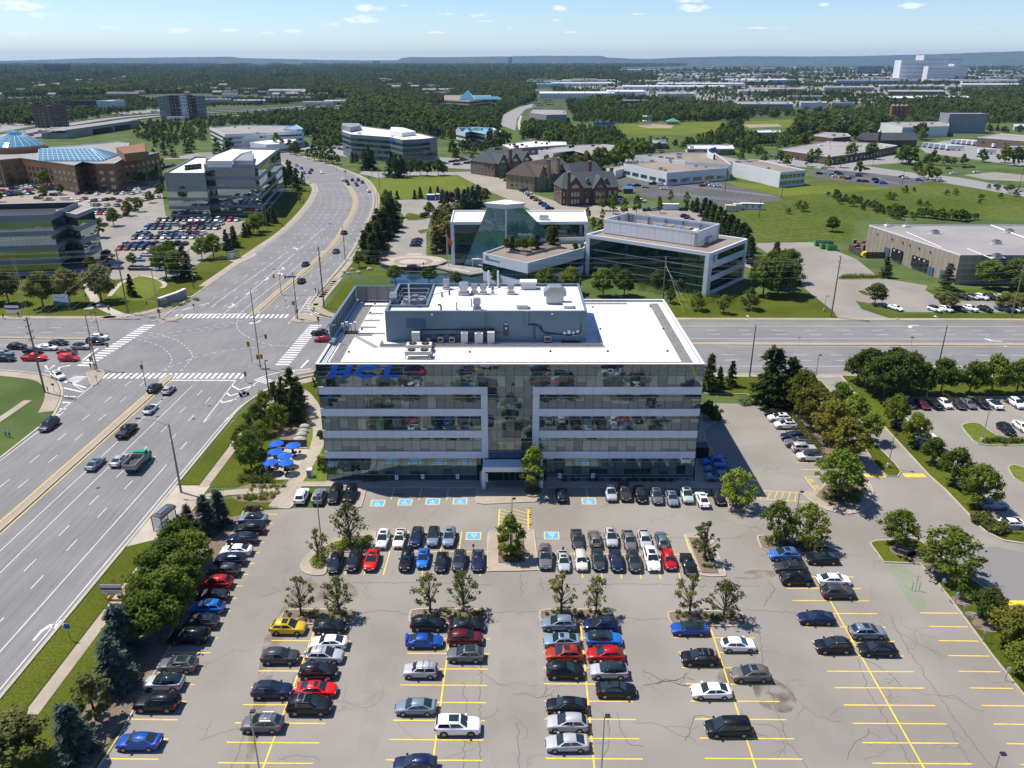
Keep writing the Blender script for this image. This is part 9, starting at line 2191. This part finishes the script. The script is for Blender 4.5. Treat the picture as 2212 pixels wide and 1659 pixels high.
for i,(px,py)in en(X(1078,378,1092,386,1130,404,1150,424,1156,430)):
 t_,(x,y,h)=lamp((px,py),(px,py-14),'black double-globe lamp '+ORD[i]+' along the village street',None,2,'dm','lamps along the village street',.09,h=5.5)
for i in rg(10):
 px,py=1082+i*8.5,386+i*5.4;t_=th('planter_box','low planter %s from the far end of the village street'%ORD[i],'planter',(*G(px,py),.02),0,'planters along the village street');mbx('box',M.bb,t_,-1,1,-.7,.7,0,.5);me=TP['shrub'][0][0];c=ob('plants',me,t_,(0,0,.4));c.material_slots[0].link='OBJECT';c.material_slots[0].material=M.leaf
def upole(base,top,label,arms=3,h=None,r=.2):
 x,y=G(*base);h=h or hgt(top,base);t_=th('utility_pole',label,0,(x,y,0),0,'wooden utility poles');mcy('pole',M.wP,t_,0,0,0,h,r*1.2,8,0,r*.75)
 for k in rg(arms):z=h-.6-k*1.5;c=mbx('crossarm',M.wP,t_,-.08,.08,-1,1,z,z+.14);[ins(c,yy,z)for yy in(-.9,.9)]
 return(x,y,h)
def ins(par,yy,z):mcy('insulator',M.pg,par,0,yy,z+.14,z+.4,.07,6)
p1=upole((97,848),(54.6,685),'tall wooden pole standing at the left corner pavement',4);p2=upole((277,677),(243.6,537),'tall wooden pole before the name wall at the far left corner',3);p3=upole((700,664),(688,533),'tall wooden pole on the far right corner of the junction',3)
p4=upole((1432,647),(1439,554),'wooden pole in front of the long green glass block',3);p5=upole((1795,685),(1816,552),'tall wooden pole beside the warehouse drive',3);p6=upole((2184,687),(2219,560),'wooden pole at the right frame edge',3)
wirem=mat('aluminium_wire',(.3,.3,.3),.6,.0,.02)
def wires(a,b,offs_,label,sag=1.4,r=.013):
 t_=th('power_line',label,0,(0,0,0),0,'overhead wires')
 for(dy,dz)in offs_:
  mtb('wire',wirem,t_,[(lerp(a[0],b[0],t),lerp(a[1],b[1],t)+dy,lerp(a[2],b[2],t)+dz-sag*4*t*(1-t))for t in[k/14 for k in rg(15)]],r,3)
O3=X(-.9,-.2,.9,-.2,-.9,-1.7,.9,-1.7,-.9,-3.2,0,-5.5)
pl0=(p2[0]-75,p2[1]-3,p2[2]);wires(pl0,p2,O3+[(.4,-6.5),(0,-8)],'overhead wires left of the name wall pole');wires(p2,p3,O3,'overhead wires crossing above the junction');wires(p3,p4,O3+[(0,-7)],'overhead wires before the glass tower');wires(p4,p5,O3,'overhead wires before the long glass block');wires(p5,p6,O3,'overhead wires before the warehouse');wires(p6,(p6[0]+80,p6[1]+3,p6[2]),O3,'overhead wires running out at the right edge')
wires(p1,p2,X(-.8,-.3,.8,-.3,0,-1.8,.4,-3.3,0,-5),'diagonal wires between the two left poles',1);wires(p1,(p1[0]-40,p1[1]+60,p1[2]),X(-.8,-.3,.8,-.3,0,-1.8,0,-3.3),'wires running left from the corner pole',1.2);wires(p1,(-62.5,123.8,12),[(0,0),(0,-1.2)],'wires from the corner pole towards the bus stop',.8)
mb_=th('guy_wires','pale guy wires stretched down from the pole by the glass block',0,(p4[0],p4[1],0));mb=MB()
for dx in(4,6,8.5):mb.tube([(0,0,p4[2]-1-dx*.3),(dx,-14,.1)],.012,3)
mb.bd('wire',M.galv,mb_)
def signal_head(par,x,y,z,back=False):
 h_=mbx('signal_head',M.signal,par,x-.28,x+.28,y-.14,y+.14,z-1.15,z+.05)
 for k in rg(3):mlf('lens',M.bp,h_,[[(x+.13*cos(j),y-.15,z-.2-k*.36+.13*sin(j))for j in rg(6)],[(x+.13*cos(j),y-.24,z-.2-k*.36+.13*sin(j))for j in rg(6)]])
def sgp(base,top,label,heads=(),arm=None,m='sP',h=None,r=.13,blue=None):
 x,y=G(*base);h=h or hgt(top,base);t_=th('traffic_signal',label,'traffic light',(x,y,.1),0,'traffic lights at the junction');mcy('pole',M[m],t_,0,0,0,h,r*1.2,8,0,r*.8)
 for(dx,dy,z)in heads:
  if abs(dx)+abs(dy)>.8:mtb('mast_arm',M.galv,t_,[(0,0,z-.5),(dx,dy,z)],.05,5)
  signal_head(t_,dx,dy,z)
 if blue:b_=mbx('street_name_sign',M.sb,t_,blue[0],blue[0]+3,-.05,.05,blue[1]-.6,blue[1]);tx('lettering',b_,(blue[0]+.15,-.056,blue[1]-.45),0,'Mississauga Rd',.38,.003,m=M.plate)
sgp((563,795),(541,625),'tall signal pole in the middle right of the junction',[(-2.4,.5,6.6),(1.8,1.2,8.2),(-.35,-.2,3.4),(.5,.2,3.4)]);sgp((346,690),(332,583.5),'signal pole on the far left corner island',[(2.6,-.4,6.2),(-2.8,-.5,5.6),(.3,-.3,3),(-.3,.3,3)],r=.12)
sgp((315,834),(307,778),'short signal pole in the near median',[(0,-.2,5.3)],r=.09);sgp((205,800),(196,735),'signal pole on the left corner island',[(4.2,.2,7),(.4,-.2,7.2),(-.3,-.2,3.6)],r=.1)
sgp((545,786),(540,735),'signal standing left of the tall junction pole',[(-.4,0,5.6)],r=.07,h=5.5);sgp((608,636),(604,600),'signal pole in the far median with a blue street name sign',[(-1.8,0,6.4),(1.8,0,6.2)],r=.1,h=6.6,blue=(2.2,6));sgp((640,690),(640,640),'signal pole on the far right corner island',[(-.4,0,5.4),(.5,0,3)],r=.09,h=5.6);sgp((532,826),(534,808),'low signal with a white sign at the near right island',[(0,0,2.6)],r=.06,h=3.2)
sgp((238,683),(233,662),'low yellow signal on the far left pavement',[(0,0,3)],r=.06,h=3.2);sgp((199,694),(196,678),'small signal on the left arm median',[(0,0,3.2)],r=.06,h=3.3);sgp((690,718),(686,690),'signal at the right crossing beside the screen fence',[(0,0,4.5)],r=.07,h=4.6)
for i,(px,py,l)in en(((747,388,'in the median of the far crossing'),(727,372,'beyond the far crossing, left'),(804,384,'at the right end of the far crossing'),(721,366,'farthest beyond the crossing'))):sgp((px,py),(px,py-18),'small orange signal '+l,[(-.4,0,5.5),(.5,0,5.5)],r=.09,h=6)
def sign(px,py,label,h,w_,hh,m='plate',txt=None,post='galv',two=False,rz=0,lm='bp',ts=.3,z=.05,name='road_sign'):
 t_=th(name,label,'sign',(*G(px,py),z),rz);mb=MB()
 for s in((-1,1)if two else(0,)):mb.box(s*w_*.4-.04,s*w_*.4+.04,-.03,.03,0,h)
 mb.bd('post',M[post],t_);p=mbx('sign_panel',M[m],t_,-w_/2,w_/2,-.07,-.035,h-hh,h)
 if txt:tx('lettering',p,(0,-.08,h-hh*.45 if '\n' in txt else h-hh*.65),0,txt,ts,.003,m=M[lm],align='CENTER')
 return t_,p
sign(153,1383,'blue road sign on a thin post beside the kerb',2.6,.75,.75,'sb');t_,p_=sign(246,1294,'white and red works sign half hidden by the grove',2.4,3,1.5,'plate','Access to HCL WEST\n\nTraining Centre\nStart Date',ts=.3,two=True);mbx('red_stripe',M.rl,p_,-1.5,1.5,-.078,-.071,1.55,1.85);mb=MB();mb.box(-.9,.9,-.5,-.3,0,.15);mb.box(-.9,-.7,-.6,.6,0,.15);mb.box(.7,.9,-.6,.6,0,.15);mb.bd('orange_foot',M.orange,t_)
t_=th('warning_sign','orange diamond warning sign above the kerb near the grove','sign',(*G(252,1283),0));mbx('post',M.galv,t_,-.03,.03,-.03,.03,0,2.6);mpy('sign_panel',mat('amber_sign',(.55,.28,.05),.5),t_,[(0,-.05,1.7),(.5,-.05,2.2),(0,-.05,2.7),(-.5,-.05,2.2)])
for i,(px,py)in en(X(2009,1252,2033,1276,2062,1306,2080,1330,2097,1352,2122,1388,2171,1470)):sign(px,py,'white bay sign %s down the right kerb'%ORD[i],2,.4,.55)
for i,(px,py,l)in en(((1724,748,'white sign in the cross-road median, left'),(1967,748,'dark sign in the cross-road median, right'),(1740,822,'white sign at the driveway mouth'))):
 sign(px,py,l,2.6,.9,.35,'pg' if i else 'plate')
sign(2188,1152,'small grey panel sign in the corner bed',1.5,1.6,1,'pg',two=True);sign(1023,1197,'grey sign post at the rear bay left of the middle island',1.8,.35,.5,'pg');sign(1216,1203,'grey sign post at the rear bay right of the middle island',1.8,.35,.5,'pg')
sign(604,812+14,'white keep-right sign on the near right island',2,.6,.8);sign(806,633-10,'white sign on a post before the pond lawn',2.4,.5,.7);sign(118,848,'triangular-like grey sign at the left corner footpath',2.2,.8,.5,'pg');sign(211,830,'white sign on the left corner island',2.2,.5,.7);sign(420,672,'blue and white sign on the far left island',2.2,.5,.7,'sb');sign(618,660,'white signs beside the far left turn lane',2,.6,.7)
sign(736,675,'small white sign at the far right pavement',2,.5,.6);sign(694,598,'green-lettered sign on the median beyond the junction',2.6,.5,.9);sign(2150,402,'white and orange small sign on the far right lawn',2.2,2.6,1.6,'plate',two=True)
t_,p_=sign(30,683,'tilted white and red works sign on the left verge',3.2,4.2,2.2,'plate','Access to HCL',two=True,ts=.42);mbx('red_stripe',M.rl,p_,-2.1,2.1,-.078,-.071,2,2.5)
t_,p_=sign(136,668,'white and teal leasing billboard between the corner trees',4.6,4.8,3.4,'plate',two=True);mlf('teal_band',mat('teal_print',(.02,.16,.14),.6),p_,[[(-2.4,-.078,1.2),(2.4,-.078,1.2),(2.4,-.078,2),(-2.4,-.078,2.6)],[(-2.4,-.072,1.2),(2.4,-.072,1.2),(2.4,-.072,2),(-2.4,-.072,2.6)]]);tx('lettering',p_,(0,-.085,3.4),0,'FOR LEASE',.6,.003,m=M.bp,align='CENTER')
t_=th('name_wall','curved grey concrete name wall on the corner lawn','sign wall')
pts=[(p[0]-G(372,648)[0],p[1]-G(372,648)[1])for p in crv([G(*p)for p in((345,664),(362,658),(385,650),(402,642))],5)];t_.location=(*G(372,648),0);mb=MB();rib(mb,pts,.9,2.6,0,None,0);mb.bd('wall',M.gg,t_)
mb=MB();rib(mb,[(p[0],p[1]-.02)for p in pts],1.1,2.9,0,None,2.62);mb.bd('coping',M.panel,t_);ang_=atan2(pts[-1][1]-pts[0][1],pts[-1][0]-pts[0][0]);tx('lettering',t_,(pts[1][0],pts[1][1]-.75,1.5),ang_,'MEADOWVALE CORPORATE CENTRE',.75,.01,m=M.pg)
bedp('bed_plants','yellow-green low planting before the name wall',X(350,668,365,662,395,655,425,645,430,650,380,664),30,.8,'lb',.05,.7,30)
def shelter(px,py,label,rz=0,solar=True,L=3.6,W_=1.7):
 t_=th('bus_shelter',label,0,(*G(px,py),.06),rz)
 mb=MB();n=8;mb.loft([[(x,W_*.62*sin(R(-90+180*k/n)),2.45+.42*cos(R(-90+180*k/n)))for k in rg(n+1)]+[(x,W_*.58*sin(R(90-180*k/n)),2.38+.4*cos(R(90-180*k/n)))for k in rg(n+1)]for x in(-L/2-.2,L/2+.2)]);mb.bd('roof',mat('shelter_roof',(.07,.07,.07),.5)if 'shelter_roof' not in bpy.data.materials else bpy.data.materials['shelter_roof'],t_)
 for x in(-L/2,L/2):
  for y in(-W_/2,W_/2):mbx('post',M.dm,t_,x-.05,x+.05,y-.05,y+.05,0,2.5)
 gm=M.get('clear_glass')
 if gm is None:
  gm,nt,b=_nt('clear_glass');dv(b,'Base Color',(.75,.85,.82,1));dv(b,'Roughness',.05);dv(b,'Alpha',.35);M['clear_glass']=gm
 for(x0,x1,y0,y1)in((-L/2+.06,0,W_/2-.01,W_/2+.01),(.02,L/2-.06,W_/2-.01,W_/2+.01),(-L/2-.01,-L/2+.01,-W_/2+.06,W_/2-.06),(-L/2+.06,-.6,-W_/2-.01,-W_/2+.01),(L/2-.01,L/2+.01,-W_/2+.06,W_/2-.06)):mbx('glass_pane',gm,t_,x0,x1,y0,y1,.2,2.3)
 mb=MB();mb.box(-L/2+.4,L/2-.4,.2,.6,.42,.48);mb.box(-.9,-.85,.25,.55,0,.42);mb.box(.85,.9,.25,.55,0,.42);mb.bd('bench',M.dm,t_)
 if solar:
  for k in rg(3):mbx('solar_panel',M.louvre,t_,-1.05+k*.72,-.37+k*.72,-.42,.42,2.9,2.94)
shelter(358,1136,'bus shelter with a curved dark roof and solar panels',R(78));shelter(504,558,'distant bus shelter on the left verge beyond the junction',R(60),False,4)
t_=th('litter_bin','small litter bin beside the bus shelter','bin',(*G(385,1122),.06));mcy('bin_body',M.dm,t_,0,0,0,.9,.26,10);mcy('lid',M.galv,t_,0,0,.9,1,.28,10)
def parasol(px,py,label):
 x,y=G(px,py,2.5);t_=th('parasol',label,0,(x,y,.09),0,'blue parasols on the patio');mb=MB();n=8;top=(0,0,2.75)
 for k in rg(n):a,b=k*2*pi/n,(k+1)*2*pi/n;mb.poly([(1.45*cos(a),1.45*sin(a),2.2),(1.45*cos(b),1.45*sin(b),2.2),top]);mb.quad((1.45*cos(a),1.45*sin(a),2.08),(1.45*cos(b),1.45*sin(b),2.08),(1.45*cos(b),1.45*sin(b),2.2),(1.45*cos(a),1.45*sin(a),2.2))
 mb.bd('canopy',M.umbrella,t_);mcy('pole',M.wm,t_,0,0,0,2.8,.035,6);mcy('base',M.dm,t_,0,0,0,.1,.3,10)
 tb=th('patio_table','dark round patio table with seats under the '+label.split(' in ')[0],'table',(x,y,.09),0,'patio tables');mcy('table_top',M.dm,tb,0,0,.7,.74,.6,14)
 for k in rg(4):a=k*pi/2+.5;mb=MB();mb.box(cos(a)*.95-.2,cos(a)*.95+.2,sin(a)*.95-.2,sin(a)*.95+.2,.42,.46);mb.box(cos(a)*1.15-.2,cos(a)*1.15+.2,sin(a)*1.15-.03,sin(a)*1.15+.03,.46,.85);mb.tube([(cos(a)*.95,sin(a)*.95,0),(cos(a)*.95,sin(a)*.95,.42)],.03,4);mb.bd('seat',M.dm,tb)
for(px,py,l)in((596,956,'back left blue parasol in the patio'),(633,960,'back right blue parasol in the patio'),(593,974,'middle left blue parasol in the patio'),(615,982,'middle blue parasol in the patio'),(583,996,'front left blue parasol in the patio'),(617,997,'front right blue parasol in the patio')):parasol(px,py,l)
def screen(a,b,h,label,m='dw'):
 pa,pb=G(*a),G(*b);L=hypot(pb[0]-pa[0],pb[1]-pa[1]);t_=th('patio_screen',label,'screen',(*pa,.09),atan2(pb[1]-pa[1],pb[0]-pa[0]));n=max(1,round(L/1.5))
 for k in rg(n):mbx('mesh_panel',M[m],t_,L*k/n+.04,L*(k+1)/n-.04,-.02,.02,.15,h);mbx('post',M.pg,t_,L*k/n-.04,L*k/n+.035,-.04,.04,0,h+.05)
screen((607,968),(664,968),1.7,'dark mesh screen behind the patio parasols');screen((563,1038),(573,1018),1.7,'dark mesh screen at the lower left of the patio')
for i,(px,py,s)in en(((669,892,.9),(673,905,1.1),(667,915,.9),(659,925,1.2),(655,935,1.2),(651,943,1.3),(648,955,1.5),(650,963,1.2),(745,589,1.2),(752,592,.9),(775,590,1),(798,583,1.2),(760,584,1),(1938,1330-640,.6))):
 t_=MB();n=7;z1=s*.7
 t_.loft([[(s*(.9+.3*rb.random())*cos(j*2*pi/n),s*.7*(.9+.3*rb.random())*sin(j*2*pi/n),0)for j in rg(n)],[(s*.85*cos(j*2*pi/n),s*.6*sin(j*2*pi/n),z1*(.6+.2*rb.random()))for j in rg(n)],[(s*.4*cos(j*2*pi/n),s*.3*sin(j*2*pi/n),z1)for j in rg(n)]])
 o=t_.bd('boulder',M.rock,None,False,(*G(px,py),.05));tag(o,'pale boulder '+(ORD[i]+' from the top, left of the building' if i<8 else ORD[i-8]+' at the far corner bed'),'boulder','boulders')
for i,(px,py)in en(((580,1068-8),(648-60,1052),(1997,1216+60))):
 t_=th('young_sapling','bare staked sapling '+ORD[i]+' in the path beds' if i<2 else 'bare sapling on the right verge','tree',(*G(px-20,py),.08));mb=MB();mb.tube([(0,0,0),(0,0,2.6)],.03,5);mb.tube([(0,0,1.4),(.4,.1,2.3)],.015,4);mb.tube([(0,0,1.6),(-.35,.1,2.4)],.015,4);mb.bd('trunk',M.bark,t_)
 mb=MB();[mb.box(s-.03,s+.03,-.03,.03,0,1.3)for s in(-.5,.5)];mb.bd('stake',M.wP,t_)
for i,(px,py,L,c,l)in en(((139,290,26,'wm','white articulated lorry on the near motorway lane'),(385,266,26,'wm','white lorry with a dark load beyond it'),(311,278,8,'rl','red flatbed lorry on the motorway'),(330,277,6,'sb','blue tractor unit on the motorway'),(520,263,20,'wm','white lettered trailer on the motorway'),(580,262,14,'sb','dark blue trailer on the motorway'),(668,248,18,'wm','white trailer on the upper motorway lane'),(335,251,10,'wm','white box truck on the far ramp'),(590,250-4,16,'wm','pale lorry at the left of the right motorway stretch'),(655,243,18,'wm','long pale lorry at the right motorway stretch'))):
 t_=th('lorry',l,0,(*G(px,py-6 if py>245 else py),.1),R(9));mbx('trailer_box',M[c],t_,-L/2,L/2-3,-1.4,1.4,1.1,4.2);mbx('cab',M['rl' if i==0 else 'wm' if c!='sb' else 'sb'],t_,L/2-2.7,L/2,-1.3,1.3,.6,3.4);mb=MB();[mb.box(x-.5,x+.5,-1.35,1.35,0,1.05)for x in(-L/2+1.5,-L/2+3,L/2-1.2)];mb.bd('wheels',M.tyre,t_)
for i,(bx,by,ty)in en(((104,300,242),(118,292,262),(456,262,196),(655,240,184),(883,205,172),(1067,190,170),(1402,270,245),(1288,290,252),(1260,322,286),(1200,320,276),(1297,186,160),(1142,290,272),(1519,182,150))):lamp((bx,by),(bx,ty),'tall thin light mast %s from left in the distance'%ORD[i],None,2,'sP','distant light masts',.22)
t_=th('park_pavilion','small square park pavilion with a green hipped roof','pavilion',(*G(1453,268+0),0));mbx('wall',M.bw,t_,-6,6,-5,5,0,3.2);mlf('roof',mat('green_roof',(.1,.26,.2),.6),t_,[[(-8,-7,3.2),(8,-7,3.2),(8,7,3.2),(-8,7,3.2)],[(-.3,-.3,6.4),(.3,-.3,6.4),(.3,.3,6.4),(-.3,.3,6.4)]])
t_=th('backstop_fence','tall grey baseball backstop fence at the ball field','fence',(*G(1397,273),0));
for k in rg(6):mtb('post',M.galv,t_,[(k*2-5,(k-2.5)**2*.5,0),(k*2-5,(k-2.5)**2*.5,11),(k*2-5,(k-2.5)**2*.5-2,12)],.3,4)
mb=MB();mb.tube([(-5,3,11),(0,0,11),(5,3,11)],.2,4);mb.tube([(-5,3,6),(0,0,6),(5,3,6)],.2,4);mb.bd('rail',M.galv,t_)
t_=th('banner','long blue banner along the park edge',0,(*G(1305,272),0));mbx('sheet',M.hcl_blue,t_,-12,12,-.1,.1,.5,4)
rpy=random.Random(8)
def pylon_mesh():
 mb=MB();h=50
 for sx in(-1,1):
  for sy in(-1,1):mb.tube([(sx*5,sy*5,0),(sx*1.6,sy*1.6,30),(sx*.8,sy*.8,h)],.55,4)
 for k in rg(6):z0,z1=k*6,k*6+6;w0,w1=5-3.4*z0/36,5-3.4*z1/36;mb.tube([(-w0,-w0,z0),(w1,-w1,z1)],.35,3);mb.tube([(w0,-w0,z0),(-w1,-w1,z1)],.35,3)
 for z,w_ in((30,12),(38,14),(46,9)):mb.tube([(-w_,0,z),(0,0,z+1.4),(w_,0,z)],.55,4)
 return mb.mesh('lattice',M.pg)
PY=pylon_mesh()
pyl=X(17,140,108,140,192,139,350,139,450,138,526,138,570,138,732,143,830,143,948,144,1046,144,1080,149,1100,143,1130,149,1144,150,1160,148,1166,150,1188,150,1204,151,1224,150,1238,147,1258,147,1270,146,1296,147,1318,146,1332,146,1388,145,1408,144,1480,143,1508,143,1610,142,1631,142,1760,142,1774,141,1906,143,1932,143,2170,138)
for i,(px,py)in en(pyl):
 x,y=G(px,py);o=ob('transmission_tower',PY,None,(x,y,0),.3);s=rpy.uniform(.7,1)*y/9000 if y>7000 else rpy.uniform(.6,.8)*y/7000;o.scale=(s*.8,s*.8,s);tag(o,'lattice power pylon %s from the left'%ORD[i],'pylon','power pylons on the far plain')
# ------------------------------------------------------------------ far ridge and the air
ridge=X(-900,131,-300,132,0,131.5,90,129,200,125.5,330,124.5,500,122.5,522,125.5,620,127.5,700,129.5,800,130.5,858,130,868,125.5,885,123.5,1000,123,1100,121.5,1180,120.5,1300,121,1312,124.5,1360,126.5,1400,127,1450,125,1550,122,1640,121.5,1740,122,1860,121,1960,118.5,2050,116,2130,113,2212,110.5,2500,108,3000,112)
D0=15500
mb=MB();rr2=random.Random(2);pr_=[]
for(a,b)in zip(ridge,ridge[1:]):
 n=max(1,int((b[0]-a[0])/14))
 for k in rg(n):pr_.append((lerp(a[0],b[0],k/n),lerp(a[1],b[1],k/n)+rr2.uniform(-.35,.35)))
pr_.append(ridge[-1]);prev=None
for(px,py)in pr_:
 d=ray(px,py);t=D0/d[1];x,z=d[0]*t,CAM_H+d[2]*t;z=max(z,20)
 q=[(x*.8,D0*.8,-8),(x*.88,D0*.88,10+z*.25+rr2.uniform(-4,4)),(x*.96,D0*.96,z*.62+rr2.uniform(-6,6)),(x,D0,z),(x*1.15,D0*1.15,z),(x*1.3,D0*1.3,-8)]
 if prev:
  for k in rg(5):mb.quad(prev[k],q[k],q[k+1],prev[k+1])
 prev=q
tag(mb.bd('hills',mat('wooded_ridge',(.03,.05,.026),.95,var=.5,scale=.004,detail=8,c2=(.07,.09,.05))),'long blue wooded escarpment on the horizon',kind='structure')
hz=MB();hz.box(-31000,31000,-3500,23000,-9,285)
hm=bpy.data.materials.new('haze_air');hm.use_nodes=True;nt=hm.node_tree;nt.nodes.clear();ho=nt.nodes.new('ShaderNodeOutputMaterial');pv=nt.nodes.new('ShaderNodeVolumePrincipled')
dv(pv,'Color',(.4,.66,1,1));dv(pv,'Density',3.4e-5);nt.links.new(pv.outputs[0],ho.inputs['Volume'])
tag(hz.bd('haze',hm),'thin summer haze over the whole plain',None,None,'stuff')
